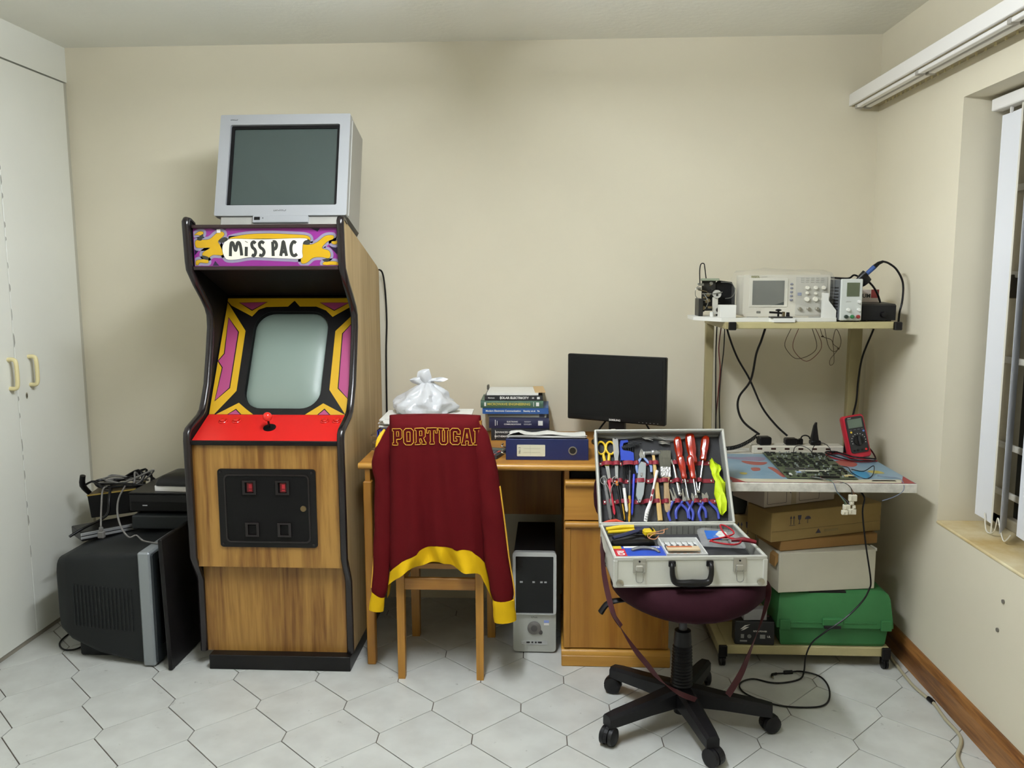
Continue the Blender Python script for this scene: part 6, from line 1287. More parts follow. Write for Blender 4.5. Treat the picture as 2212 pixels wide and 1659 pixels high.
for j in range(16):
    for i in range(9):
        x = -0.112+i*0.0272+random.uniform(-0.003, 0.003); y = -0.205+j*0.0275
        r = random.random()
        if j in (3, 4) and i < 5: continue
        if r < 0.50: put(chip_l, pb, x, y, 0.0048, 0)
        elif r < 0.75: put(chip_s, pb, x, y, 0.0048, 0 if r < 0.65 else PI/2)
        elif r < 0.90: put(cap_m, pb, x, y, 0.0048)
        if random.random() < 0.18: put(cap_m, pb, x+0.012, y+0.012, 0.0048)
for x, y in ((-0.09, -0.10), (-0.05, -0.095), (-0.015, -0.10)): put(conn_m, pb, x, y, 0.0048)
for x0, x1, y0, y1, c in ((-0.06, 0.05, -0.125, -0.118, 'cfcab8'), (-0.03, 0.0, -0.09, -0.084, 'b8bcd8'), (0.085, 0.115, -0.20, -0.185, 'c9b680'), (-0.11, -0.10, -0.195, -0.17, 'c9c9c0'), (-0.075, -0.055, -0.15, -0.143, '9fb2d8')):
    b = MB(); b.box(x0, x1, y0, y1, 0.0048, 0.0095, 0.001); b.build('component', M('component_'+c, c, 0.5), pb)
b = MB(); b.box(-0.04, 0.06, -0.226, -0.218, 0.0048, 0.012, 0.001); b.build('edge_header', m_blk, pb)
# harness with white plugs hanging over the front
hn = thing('wiring_harness', 'bundle of thin wires with white plastic plugs hanging over worktop front', 'wires', (1.02, 2.95, WZ))
for k, (c, r) in enumerate((('2c2c2a', 0.0015), ('55432c', 0.0014), ('3f5a48', 0.0014), ('7d8a78', 0.0014), ('6a4638', 0.0013), ('3a4a66', 0.0012))):
    dy = k*0.002; b = MB()
    if k in (2, 3, 5): pts = [(0.955, 3.012, ZT+0.010), (0.985, 2.985+dy, ZT+0.006), (1.000, 2.955, ZT+0.004), (1.012, 2.945-dy, 0.735), (1.030+0.004*k, 2.938, 0.700), (1.038+0.006*(k-2), 2.937, 0.683)]
    else: pts = [(0.935+0.01*k, 3.012, ZT+0.010), (0.975, 2.990+dy, ZT+0.008), (1.005, 2.975, ZT+0.006), (1.040, 2.952, ZT+0.003), (1.060, 2.942, 0.750), (1.063+0.003*k, 2.938, 0.722)]
    b.tube(pts, r, 5, 5); b.build('wire', M('harness_'+c, c, 0.5), hn, 60, world=True)
m_nyl = M('nylon_white', 'cfc9b4', 0.45)
for x0, x1, z0, z1, d in ((1.052, 1.080, 0.704, 0.727, 0), (1.056, 1.070, 0.690, 0.704, 0), (1.035, 1.060, 0.670, 0.690, 0.004), (1.028, 1.050, 0.655, 0.671, -0.003), (1.052, 1.080, 0.655, 0.676, 0.002), (1.066, 1.076, 0.676, 0.690, 0.0)):
    b = MB(); b.box(x0, x1, 2.930+d, 2.944+d, z0, z1, 0.002); b.box(x0+0.004, x0+0.009, 2.927+d, 2.931+d, z0+0.004, z1-0.004, 0.001); b.build('plug', m_nyl, hn, world=True)
for nm, lab, pts, r, mt in (('thin_lead', 'thin black lead looping over the map right of the circuit board', [(1.10, 3.21, ZT+0.006), (1.137, 3.202, ZT+0.003), (1.108, 3.075, ZT+0.012), (1.135, 3.02, ZT+0.003), (1.183, 3.073, ZT+0.003), (1.217, 3.155, ZT+0.02), (1.174, 3.137, ZT+0.003), (1.14, 3.169, ZT+0.003)], 0.0016, m_blk),
                            ('blue_wire', 'thin blue-grey wire drooping over the right front edge', [(1.20, 3.07, ZT+0.003), (1.245, 3.036, ZT+0.004), (1.255, 2.99, ZT+0.006), (1.245, 2.945, 0.745), (1.215, 2.94, 0.722), (1.17, 2.94, 0.705)], 0.0014, M('wire_blue_grey', '6a7388', 0.5)),
                            ('arched_lead', 'thin dark lead arching above the back of circuit board', [(0.98, 3.38, ZT+0.007), (1.00, 3.43, 0.795), (1.03, 3.44, 0.800), (1.055, 3.42, 0.79), (1.066, 3.383, ZT+0.007)], 0.0016, m_blk),
                            ('ring_lead', 'thin lead standing in a ring behind the circuit board', [(1.050, 3.33, ZT+0.006), (1.055, 3.38, 0.79), (1.085, 3.42, 0.815), (1.12, 3.42, 0.812), (1.135, 3.40, 0.79), (1.10, 3.35, ZT+0.008)], 0.0016, m_blk)):
    b = MB(); b.tube(pts, r, 5, 6); solo(b, nm, mt, lab, 'wire', pts[0], smooth=60, world=True)
# multimeter leaning back on its stand
mm = thing('multimeter', 'red-holstered multimeter leaning upright on the worktop', 'multimeter', (1.243, 3.372, ZT+0.003), (R(-14), R(-9), R(4)))
b = MB(); b.loft([[(x*k, y, 0.085+(z-0.085)*kz) for x, z in rrect(-0.044, 0.044, 0.0, 0.175, 0.014, 5)] for y, k, kz in ((-0.020, 0.92, 0.96), (-0.014, 1.0, 1.0), (0.012, 1.0, 1.0), (0.018, 0.94, 0.97))]); b.build('holster', M('holster_red', 'b01c2e', 0.45), mm, 40)
b = MB(); b.prism(rrect(-0.036, 0.036, 0.022, 0.168, 0.010, 4), 'y', -0.024, -0.018); b.build('face', M('meter_black', '1c1d1f', 0.4), mm, 40)
b = MB(); b.box(-0.029, 0.029, -0.0248, -0.0235, 0.122, 0.158, 0.0005); b.build('display', M('meter_lcd', '5d6a5c', 0.25), mm)
b = MB(); b.lathe([(0.021, 0), (0.020, 0.004), (0.0005, 0.005)], 20, FACE(0.002, -0.024, 0.070)); b.build('dial', m_blk, mm, 40)
b = MB(); b.box(-0.0025, 0.0065, -0.034, -0.028, 0.052, 0.088, 0.001); b.build('dial_pointer', M('meter_black', '1c1d1f', 0.4), mm)
for k in range(11):
    a = R(200-k*22); b = MB(); b.cyl((0.002+0.028*math.cos(a), -0.0246, 0.070+0.028*math.sin(a)), (0.002+0.028*math.cos(a), -0.0236, 0.070+0.028*math.sin(a)), 0.0017, n=6); b.build('dial_mark', m_w, mm)
for x, c in ((-0.022, 'd8b63a'), (0.028, '5d78b8')):
    b = MB(); b.cyl((x, -0.026, 0.106), (x, -0.0235, 0.106), 0.0042, n=10); b.build('button', M('meter_btn_'+c, c, 0.4), mm)
for k in range(4):
    b = MB(); b.box(-0.027+k*0.016, -0.017+k*0.016, -0.0255, -0.0235, 0.1125, 0.1165, 0.001); b.build('key', M('calc_key', '4a4a50', 0.5), mm)
text_mb('UNI-T', 0.006, 0.0002, FACE(-0.018, -0.0242, 0.1625)).build('maker_logo', m_w, mm)
for k in range(4):
    b = MB(); b.cyl((-0.024+k*0.016, -0.026, 0.032), (-0.024+k*0.016, -0.0235, 0.032), 0.0045, n=10); b.build('socket', m_red if k == 3 else m_blk, mm)
b = MB(); b.set(Matrix.Translation((0, 0.018, 0.13)) @ Matrix.Rotation(R(32), 4, 'X')); b.box(-0.028, 0.028, 0, 0.003, -0.138, 0, 0.001); b.build('stand', m_blk, mm)
for nm, lab, off, mt, z0 in (('red_test_lead', 'red test lead coiled loosely around the multimeter', 0.0, M('lead_dark_red', '8c1824', 0.4), 0.004), ('black_test_lead', 'black test lead coiled loosely around the multimeter', 0.012, m_blk, 0.010)):
    b = MB(); b.tube([(1.139+off, 3.43, ZT+z0), (1.20, 3.455+off, ZT+z0), (1.262, 3.45-off, ZT+z0), (1.288, 3.40+off, ZT+z0+0.03), (1.293, 3.335, ZT+z0), (1.24+off, 3.30-off, ZT+z0), (1.18, 3.315-off, ZT+z0), (1.135+off, 3.36, ZT+z0), (1.128, 3.43+off, ZT+z0), (1.17, 3.45-off, ZT+z0+0.004), (1.205, 3.34-off*0.5, ZT+z0+0.006), (1.29, 3.31+off, ZT+z0)], 0.0027, 6, 6); solo(b, nm, mt, lab, 'test lead', (1.24, 3.30, ZT), smooth=60, world=True)

# ---------------------------------------------------------------- on the high shelf
ZS = 1.3237
m_wpt = M('white_painted_wood', 'd8d7cf', 0.45)
pk = thing('white_plank', 'white painted plank with steps along the high shelf front', 'plank', (0.85, 3.33, ZS))
b = MB(); b.prism([(0.645, 3.225), (0.825, 3.235), (0.836, 3.200), (0.915, 3.200), (0.92, 3.240), (1.083, 3.245), (1.083, 3.285), (0.70, 3.285), (0.70, 3.50), (0.560, 3.50), (0.560, 3.36)], 'z', ZS+0.0003, ZS+0.015); b.build('board', m_wpt, pk, world=True)
b = MB(); b.box(0.640, 0.700, 3.228, 3.282, ZS+0.015, ZS+0.064, 0.001); b.build('left_block', m_wpt, pk, world=True)
b = MB(); b.prism([(1.036, ZS+0.015), (1.083, ZS+0.015), (1.083, ZS+0.042), (1.053, ZS+0.080), (1.053, ZS+0.108), (1.036, ZS+0.108)], 'y', 3.252, 3.284); b.build('right_bracket', m_wpt, pk, world=True)
# morse key
mk = thing('morse_key', 'small black and brass morse key on the plank step', 'morse key', (0.865, 3.222, ZS+0.015))
m_br = M('aged_brass', '6b5d3c', 0.35, 0.8)
b = MB(); b.box(-0.040, 0.042, -0.018, 0.018, 0.0003, 0.006, 0.001); b.build('base', M('key_base', '3b3a36', 0.4), mk)
b = MB(); b.tube([(-0.042, 0, 0.022), (-0.01, 0, 0.020), (0.006, 0, 0.018)], 0.004, 8, 3); b.build('lever', m_blk, mk, 50)
b = MB(); b.lathe([(0.004, 0.006), (0.004, 0.026), (0.011, 0.028), (0.012, 0.031), (0.006, 0.034), (0.0005, 0.0345)], 14, Matrix.Translation((-0.008, 0, 0))); b.build('knob', m_blk, mk, 40)
b = MB(); b.box(0.008, 0.014, -0.012, 0.012, 0.006, 0.024, 0.001); b.cyl((0.011, -0.014, 0.018), (0.011, 0.014, 0.018), 0.003, n=8); b.build('frame', m_br, mk)
b = MB(); b.cyl((0.028, 0, 0.006), (0.028, 0, 0.022), 0.0075, 0.006, 10); b.build('terminal', m_blk, mk, 40)
# bare mechanism
me_ = thing('bare_mechanism', 'bare mechanical assembly with gears and wires at left of high shelf', 'mechanism', (0.635, 3.40, ZS+0.015))
ox, oy, oz = 0.635, 3.40, ZS+0.015
b = MB(); b.prism([(0.662, oz+0.0003), (0.735, oz+0.0003), (0.735, oz+0.110), (0.720, oz+0.135), (0.668, oz+0.142), (0.655, oz+0.13), (0.655, oz+0.03)], 'y', 3.42, 3.43); b.build('black_plate', m_blkm, me_, world=True)
b = MB(); b.box(0.582, 0.600, 3.37, 3.46, oz+0.0003, oz+0.070, 0.002); b.box(0.600, 0.655, 3.41, 3.418, oz+0.02, oz+0.14, 0.001); b.build('chassis', M('mech_dark', '2b2a26', 0.45, 0.4), me_, world=True)
random.seed(9)
m_m1 = M('mech_brass', '7a6e52', 0.35, 0.7); m_m2 = M('mech_steel', '8f8f88', 0.3, 0.8); m_m3 = M('mech_black', '1e1e1c', 0.5)
for k in range(26):
    x = random.uniform(0.585, 0.655); z = oz+random.uniform(0.02, 0.135); y = random.uniform(3.36, 3.41); s = random.uniform(0.004, 0.011)
    b = MB(); mt = random.choice((m_m1, m_m2, m_m3, m_m3))
    if k % 3 == 0: b.cyl((x, y-0.006, z), (x, y+0.006, z), s*0.8, n=12); nm = 'gear'
    elif k % 3 == 1: b.box(x-s, x+s, y-0.006, y+0.006, z-s*0.6, z+s*0.6, 0.001); nm = 'bracket'
    else: b.cyl((x-0.018, y, z), (x+0.018, y, z+random.uniform(-0.01, 0.01)), 0.0022, n=6); nm = 'spindle'
    b.build(nm, mt, me_, 40, world=True)
b = MB(); b.cyl((0.652, 3.375, oz+0.088), (0.652, 3.362, oz+0.088), 0.0165, n=20); b.build('white_wheel', M('wheel_grey', 'b0aea4', 0.4), me_, 40, world=True)
b = MB(); b.box(0.636, 0.658, 3.370, 3.376, oz+0.008, oz+0.075, 0.001); b.build('pale_plate', M('plate_pale', 'c4c1b4', 0.4), me_, world=True)
b = MB(); b.cyl((0.658, 3.36, oz+0.026), (0.658, 3.34, oz+0.026), 0.010, n=14); b.build('black_knob', m_blk, me_, 40, world=True)
b = MB(); b.cyl((0.630, 3.345, oz+0.0003), (0.630, 3.345, oz+0.018), 0.008, n=12); b.build('white_post', m_wpt, me_, 40, world=True)
b = MB(); b.box(0.595, 0.665, 3.39, 3.42, oz+0.140, oz+0.150, 0.002); b.build('top_bridge', M('bridge_green', '8b937c', 0.4), me_, world=True)
for pts, r in (([(0.588, 3.39, oz+0.13), (0.586, 3.39, oz+0.18), (0.590, 3.39, oz+0.206), (0.602, 3.39, oz+0.208), (0.606, 3.39, oz+0.19), (0.612, 3.39, oz+0.15)], 0.0022), ([(0.585, 3.37, oz+0.125), (0.568, 3.36, oz+0.11), (0.566, 3.36, oz+0.085), (0.576, 3.36, oz+0.07)], 0.0015), ([(0.675, 3.41, oz+0.135), (0.715, 3.40, oz+0.13), (0.728, 3.395, oz+0.10), (0.715, 3.395, oz+0.075), (0.69, 3.39, oz+0.07)], 0.0016), ([(0.60, 3.365, oz+0.09), (0.615, 3.35, oz+0.06), (0.605, 3.355, oz+0.03)], 0.0015)):
    b = MB(); b.tube(pts, r, 6, 5); b.build('wire', m_blk if r > 0.0018 else m_m2, me_, 60, world=True)
# oscilloscope under a clear dust cover
os_ = thing('oscilloscope', 'beige digital oscilloscope with grey screen on the high shelf', 'oscilloscope', (0.905, 3.310, ZS))
m_osc = M('scope_beige', 'cfcaba', 0.5); m_osg = M('scope_grey_panel', 'bcb9ad', 0.5)
b = MB(); b.box(-0.163, 0.165, 0.0, 0.13, 0.018, 0.176, 0.006, 2); b.build('body', m_osc, os_, 40)
b = MB(); b.prism(rrect(-0.165, 0.167, 0.016, 0.178, 0.010, 4), 'y', -0.010, 0.004); b.build('front_frame', m_osc, os_, 40)
b = MB(); b.box(0.036, 0.156, -0.012, -0.0095, 0.022, 0.170, 0.001); b.build('control_panel', m_osg, os_)
b = MB(); b.box(-0.142, 0.006, -0.0125, -0.0095, 0.054, 0.166, 0.001); b.build('screen_frame', M('scope_frame', 'd5d1c2', 0.5), os_)
b = MB(); b.box(-0.130, -0.008, -0.0135, -0.0115, 0.062, 0.156); b.build('screen', M('scope_screen', '4d5350', 0.2), os_)
for k in range(5):
    b = MB(); b.ball((0.020, -0.011, 0.142-k*0.0152), 0.0065, 0.004, 0.0045, 10, 6); b.build('soft_key', M('soft_key', '77798a', 0.5), os_, 60)
for x, z, r in ((0.078, 0.128, .008), (0.110, 0.128, .008), (0.140, 0.128, .008), (0.078, 0.108, .006), (0.110, 0.106, .006), (0.078, 0.084, .010), (0.110, 0.084, .010), (0.140, 0.104, .006), (0.140, 0.084, .008)):
    b = MB(); b.lathe([(r, 0), (r*0.9, 0.010), (r*0.8, 0.012), (0.0005, 0.012)], 14, FACE(x, -0.012, z)); b.build('knob', M('knob_cream', 'd8d4c4', 0.45), os_, 40)
for x in (0.052, 0.086, 0.118):
    b = MB(); b.lathe([(0.007, 0), (0.007, 0.012), (0.005, 0.014), (0.0005, 0.014)], 12, FACE(x, -0.012, 0.047)); b.build('input_socket', m_lock, os_, 40)
for j in range(3):
    for i in range(5):
        b = MB(); b.box(0.054+i*0.019, 0.066+i*0.019, -0.0138, -0.0118, 0.148+j*0.0075, 0.152+j*0.0075, 0.0005); b.build('menu_key', M('menu_key', 'a9a79c', 0.5), os_)
b = MB(); b.box(0.043, 0.058, -0.014, -0.0118, 0.098, 0.110, 0.001); b.build('blue_key', M('blue_key', '8a93ab', 0.5), os_)
b = MB(); b.box(-0.112, -0.096, -0.012, -0.0095, 0.030, 0.038, 0.001); b.build('usb_port', M('port_grey', '6c6a62', 0.5), os_)
for x in (-0.12, 0.12):
    b = MB(); b.box(x-0.02, x+0.02, 0.005, 0.03, 0.0003, 0.019, 0.003); b.build('foot', M('foot_grey', '6a6c68', 0.6), os_)
text_mb('RIGOL', 0.011, 0.0003, FACE(-0.120, -0.0122, 0.172-0.0015), offset=0.0005).build('maker_logo', M('logo_olive', '7b7a3c', 0.5), os_)
smallprint(FACE(-0.085, -0.0126, 0.1705), 0.022, 0.004, 6, 5).build('model_print', M('print_grey', '9a978c', 0.5), os_)
# clear cover
cv = thing('dust_cover', 'crumpled clear plastic cover over the oscilloscope', 'plastic cover', (0.905, 3.36, ZS))
V = []
def cov(u, w):
    return 0.006*mnoise.noise(Vector((u*9, w*9, 2.0)))
loops = []
for y, s, zt in ((-0.066, 1.0, 0.188), (-0.02, 1.02, 0.196), (0.04, 1.03, 0.200), (0.085, 1.02, 0.190)):
    loops.append([(x*s+cov(x*5, y*7), y+cov(x*7+3, z*9), z*(zt/0.19)+cov(x*6, y*9+5)*1.2) for x, z in [(-0.178, 0.022), (-0.180, 0.07), (-0.181, 0.12), (-0.178, 0.165), (-0.168, 0.186), (-0.12, 0.190), (-0.06, 0.193), (0.0, 0.190), (0.06, 0.192), (0.12, 0.190), (0.168, 0.186), (0.180, 0.165), (0.182, 0.12), (0.180, 0.07), (0.178, 0.022)]])
b = MB(); b.loft(loops, closed=False, cap=False)
fr = loops[0]; b.add([(p[0], p[1]-0.0005, p[2]) for p in fr]+[(p[0]*0.02, p[1]-0.004, p[2]*0.3+0.07) for p in fr], [(i, i+1, len(fr)+i+1, len(fr)+i) for i in range(len(fr)-1)])
fm = bpy.data.materials.new('clear_cover_film'); fm.use_nodes = True; MATS['clear_cover_film'] = fm
nt = fm.node_tree; nt.nodes.remove(nt.nodes['Principled BSDF']); tb = nt.nodes.new('ShaderNodeBsdfTransparent'); gl = nt.nodes.new('ShaderNodeBsdfGlossy'); gl.inputs['Roughness'].default_value = 0.12; df = nt.nodes.new('ShaderNodeBsdfDiffuse'); df.inputs[0].default_value = rgb('d8d6cc')
m1 = nt.nodes.new('ShaderNodeMixShader'); m2 = nt.nodes.new('ShaderNodeMixShader'); m1.inputs[0].default_value = 0.10; m2.inputs[0].default_value = 0.10
nt.links.new(tb.outputs[0], m1.inputs[1]); nt.links.new(gl.outputs[0], m1.inputs[2]); nt.links.new(m1.outputs[0], m2.inputs[1]); nt.links.new(df.outputs[0], m2.inputs[2]); nt.links.new(m2.outputs[0], nt.nodes['Material Output'].inputs[0])
b.build('film', fm, cv, 60)
# bench power supply
ps_ = thing('bench_power_supply', 'narrow pale grey bench power supply with green display on the high shelf', 'power supply', (1.130, 3.222, ZS))
m_psu = M('psu_grey', 'c2c5be', 0.45)
b = MB(); b.box(-0.042, 0.038, 0.0, 0.012, 0.005, 0.162, 0.003); b.build('front', m_psu, ps_)
b = MB(); b.box(-0.042, 0.038, 0.012, 0.24, 0.005, 0.160, 0.002); b.build('case', M('psu_case', '55585a', 0.5), ps_)
for k in range(9):
    b = MB(); b.box(-0.0428, -0.0415, 0.03, 0.20, 0.03+k*0.012, 0.034+k*0.012); b.build('vent', m_blk, ps_)
b = MB(); b.box(-0.021, 0.026, -0.002, 0.001, 0.096, 0.148, 0.001); b.build('display', M('psu_lcd', '565d46', 0.25), ps_)
for z, x in ((0.076, 0.026), (0.046, -0.014), (0.046, 0.026)):
    b = MB(); b.lathe([(0.007, 0), (0.006, 0.010), (0.0005, 0.011)], 12, FACE(x, 0.0, z)); b.build('knob', M('knob_white', 'd9d9d2', 0.4), ps_, 40)
for x, c in ((-0.020, '1c2a1e'), (0.002, '2a6b3c'), (0.024, '8c2a28')):
    b = MB(); b.lathe([(0.0072, 0), (0.0072, 0.008), (0.0055, 0.012), (0.0005, 0.013)], 12, FACE(x, 0.0, 0.020)); b.build('terminal', M('terminal_'+c, c, 0.4), ps_, 40)
smallprint(FACE(-0.012, -0.0001, 0.077), 0.020, 0.004, 6, 6).build('maker_print', M('print_grey', '9a978c', 0.5), ps_)
for x in (-0.03, 0.026):
    b = MB(); b.box(x-0.006, x+0.006, 0.01, 0.03, 0.0003, 0.006); b.build('foot', m_blk, ps_)
# soldering station, its box and iron
ss_ = thing('soldering_station', 'black soldering station at right end of the high shelf', 'soldering station', (1.245, 3.262, ZS))
b = MB(); b.loft([[(x, y, z) for x, z in ((-0.060, 0.004), (0.066, 0.004), (0.066, zt), (-0.060, zt))] for y, zt in ((0.0, 0.060), (0.01, 0.066), (0.13, 0.070))]); b.build('body', M('station_black', '121214', 0.5, spec=0.3), ss_)
b = MB(); b.lathe([(0.012, 0), (0.010, 0.012), (0.0005, 0.013)], 14, FACE(0.018, 0.0, 0.026)); b.build('knob', m_blk, ss_, 40)
for x in (-0.045, 0.05):
    b = MB(); b.box(x-0.008, x+0.008, 0.02, 0.04, 0.0003, 0.005); b.build('foot', m_blk, ss_)
bx_ = thing('tip_box', 'small white box with red corner standing behind the soldering station', 'box', (1.272, 3.43, ZS))
b = MB(); b.box(-0.045, 0.035, 0.0, 0.05, 0.0005, 0.118, 0.001); b.build('carton', M('box_pale', 'c9bdb4', 0.5), bx_)
b = MB(); b.box(0.005, 0.0355, -0.0006, 0.0, 0.085, 0.1185); b.build('red_corner', M('box_red', '8c2f2c', 0.5), bx_)
text_mb('NUM', 0.022, 0.0003, FACE(-0.022, -0.0008, 0.093), offset=0.0005).build('lettering', m_ink, bx_)
ir = thing('soldering_iron', 'blue-gripped soldering iron resting in its stand with looping black cable', 'soldering iron', (1.22, 3.33, ZS))
b = MB(); b.tube([(1.176, 3.33, 1.470), (1.198, 3.33, 1.490), (1.215, 3.33, 1.505)], [0.006, 0.014, 0.017], 12); b.build('sleeve', m_blk, ir, 40, world=True)
b = MB(); b.tube([(1.215, 3.33, 1.501), (1.246, 3.33, 1.531)], [0.0085, 0.0095], 12); b.build('grip', M('grip_blue', '2b4a86', 0.5), ir, 40, world=True)
b = MB(); b.tube([(1.246, 3.33, 1.531), (1.262, 3.33, 1.545), (1.279, 3.33, 1.552)], [0.009, 0.007, 0.005], 10); b.build('tail', m_blk, ir, 40, world=True)
b = MB(); b.tube([(1.277, 3.33, 1.552), (1.300, 3.33, 1.545), (1.328, 3.32, 1.520), (1.350, 3.31, 1.470), (1.348, 3.30, 1.405), (1.338, 3.295, 1.358), (1.334, 3.295, 1.31), (1.334, 3.33, 1.29)], 0.0042, 6, 6); b.build('cable', m_blk, ir, 60, world=True)
b = MB(); b.tube([(1.224, 3.33, 1.478), (1.250, 3.34, 1.455), (1.272, 3.35, 1.425), (1.284, 3.35, 1.392)], 0.004, 6, 4); b.build('stand_coil', m_blk, ir, 60, world=True)
b = MB(); b.lathe([(0.022, -0.02), (0.024, 0.0), (0.020, 0.014), (0.010, 0.020)], 14, Matrix.Translation((1.208, 3.335, 1.484)) @ Matrix.Rotation(R(-45), 4, 'Y')); b.build('stand_cup', m_blk, ir, 40, world=True)
b = MB(); b.tube([(1.205, 3.36, 1.49), (1.185, 3.37, 1.50), (1.165, 3.38, 1.487), (1.10, 3.39, 1.490), (1.06, 3.40, 1.487)], 0.004, 6, 5); b.build('lead', m_blk, ir, 60, world=True)

# ---------------------------------------------------------------- on the low shelf
ZL = 0.0845
gb = thing('green_toolbox', 'green plastic toolbox at the bottom of the box stack', 'toolbox', (1.075, 3.10, ZL))
m_grn = M('toolbox_green', '35703f', 0.5, spec=0.3, var=0.08, vscale=20)
b = MB(); b.loft([[(x*k, y, z) for x, y in ((-0.195, dy), (0.200, dy), (0.200, 0.26), (-0.195, 0.26))] for z, k, dy in ((0.0005, 0.97, 0.012), (0.012, 1.0, 0.006), (0.085, 1.04, 0.0))]); b.build('tub', m_grn, gb)
b = MB(); b.loft([[(x*k, y, z) for x, y in ((-0.215, dy), (0.222, dy), (0.222, 0.27), (-0.215, 0.27))] for z, k, dy in ((0.080, 1.0, -0.012), (0.092, 1.0, -0.012), (0.190, 0.955, 0.004), (0.208, 0.93, 0.014), (0.216, 0.86, 0.030))]); ldg = b.build('lid', m_grn, gb, 25)
b = MB(); b.box(-0.045, 0.030, -0.022, 0.006, 0.092, 0.120, 0.003); b.build('latch', m_grn, gb)
b = MB(); b.box(-0.038, 0.024, -0.0225, -0.004, 0.080, 0.093, 0.002); b.build('latch_slot', MATS['black_hole'], gb)
for x0, x1 in ((-0.205, -0.165), (0.175, 0.215)):
    b = MB(); b.box(x0, x1, -0.018, 0.0, 0.072, 0.112, 0.002); b.build('corner_flange', m_grn, gb)
b = MB(); b.box(-0.165, 0.16, -0.0135, 0.0, 0.098, 0.104, 0.001); b.build('lid_rib', m_grn, gb)
b = MB(); b.box(-0.09, 0.05, 0.016, 0.05, 0.205, 0.2165, 0.002); b.build('carry_handle', m_blk, gb)
m_wc = M('white_card', 'c2bda9', 0.75, var=0.08, vscale=6); m_kc = M('kraft_card', '947b48', 0.8, var=0.12, vscale=10); m_kd = M('kraft_card_brown', '946f3c', 0.8, var=0.12, vscale=10); m_pr = M('card_print', '3a3442', 0.7)
wb = thing('white_carton', 'plain white carton resting on the green toolbox', 'box', (0.860, 3.085, 0.302), (0, 0, R(9)))
b = MB(); b.box(0.0, 0.385, 0.0, 0.20, 0.0005, 0.155, 0.002); b.build('carton', m_wc, wb)
b = MB(); b.prism([(-0.001, 0.15), (-0.012, 0.14), (-0.014, 0.10), (-0.001, 0.12)], 'y', 0.01, 0.06); b.build('torn_flap', m_kd, wb)
b = MB(); b.box(0.3855, 0.395, 0.01, 0.05, 0.145, 0.158, 0.002); b.build('taped_corner', m_paper, wb)
k2 = thing('flat_carton', 'flat brown cardboard carton lying on the white carton', 'box', (0.868, 3.105, 0.4585), (0, 0, R(16)))
b = MB(); b.box(0.0, 0.42, 0.0, 0.18, 0.0005, 0.040, 0.002); b.build('carton', m_kd, k2)
k1 = thing('shipping_carton', 'brown shipping carton with arrow, glass and umbrella marks in the stack', 'box', (0.825, 3.085, 0.4995), (0, 0, R(20)))
b = MB(); b.box(0.0, 0.50, 0.0, 0.16, 0.0005, 0.114, 0.002); b.build('carton', m_kc, k1)
b = MB(); b.box(0.002, 0.498, -0.0008, 0.0, 0.040, 0.0412); b.build('flap_seam', M('card_seam', '77623c', 0.8), k1)
def arrow(b, x, z, h, y=-0.0008):
    b.box(x-0.001, x+0.001, y, 0.0, z, z+h*0.75); b.prism([(x-0.0045, z+h*0.7), (x+0.0045, z+h*0.7), (x, z+h)], 'y', y, 0.0)
def marks(par, x, z, h, m):
    for dx in (0, 0.013):
        b = MB(); arrow(b, x+dx, z, h); b.build('arrow_mark', m, par)
    b = MB(); b.box(x-0.006, x+0.020, -0.0008, 0, z-0.004, z-0.0025); b.build('base_line', m, par)
    gx = x+0.038
    b = MB(); b.prism([(gx-0.008, z+h), (gx+0.008, z+h), (gx+0.006, z+h*0.55), (gx+0.001, z+h*0.42), (gx+0.001, z+0.003), (gx+0.006, z), (gx-0.006, z), (gx-0.001, z+0.003), (gx-0.001, z+h*0.42), (gx-0.006, z+h*0.55)], 'y', -0.0008, 0); b.build('glass_mark', m, par)
marks(k1, 0.085, 0.062, 0.034, m_pr)
b = MB(); ux = 0.160; b.prism([(ux-0.013, 0.078)]+[(ux+0.013*math.cos(a), 0.078+0.012*math.sin(a)) for a in [PI-PI*k/10 for k in range(11)]], 'y', -0.0008, 0); b.box(ux-0.0008, ux+0.0008, -0.0008, 0, 0.062, 0.08); b.build('umbrella_mark', m_pr, k1)
b = MB(); b.prism([(0.198, 0.018), (0.222, 0.018), (0.210, 0.036)], 'y', -0.0008, 0); b.build('recycle_mark', m_pr, k1)
b = MB(); b.box(0.235, 0.30, -0.0006, 0, 0.020, 0.030); b.build('faded_print', M('faded_print', '857247', 0.8), k1)
wm = thing('model_carton', 'white carton printed MODEL on top of the stack beneath worktop', 'box', (0.812, 3.150, 0.6145), (0, 0, R(24)))
b = MB(); b.box(0.0, 0.34, 0.0, 0.20, 0.0005, 0.088, 0.002); b.build('carton', M('pinkish_card', 'bfb3a5', 0.75), wm)
for x0, x1 in ((0.014, 0.105), (0.165, 0.262)):
    b = MB(); b.ring(rrect(x0, x1, 0.012, 0.080, 0.004), rrect(x0+0.0012, x1-0.0012, 0.0132, 0.0788, 0.003), 'y', -0.0006, 0); b.build('print_frame', m_pr, wm)
text_mb('MODEL', 0.012, 0.0003, FACE(0.055, -0.0006, 0.066), offset=0.0003).build('lettering', m_pr, wm)
b = MB(); b.box(0.128, 0.150, -0.0012, 0.0, 0.004, 0.088); b.build('tape', M('card_tape', 'a89a80', 0.5), wm)
b = MB(); b.prism([(0.112, 0.06), (0.118, 0.075), (0.125, 0.045)], 'y', -0.0008, 0); b.build('corner_mark', m_pr, wm)
bt = thing('lead_acid_battery', 'black sealed lead-acid battery with white markings on the low shelf', 'battery', (0.782, 3.105, ZL), (0, 0, R(-2)))
b = MB(); b.box(-0.075, 0.075, 0.0, 0.065, 0.0005, 0.094, 0.003); b.build('case', M('battery_black', '17171a', 0.4), bt)
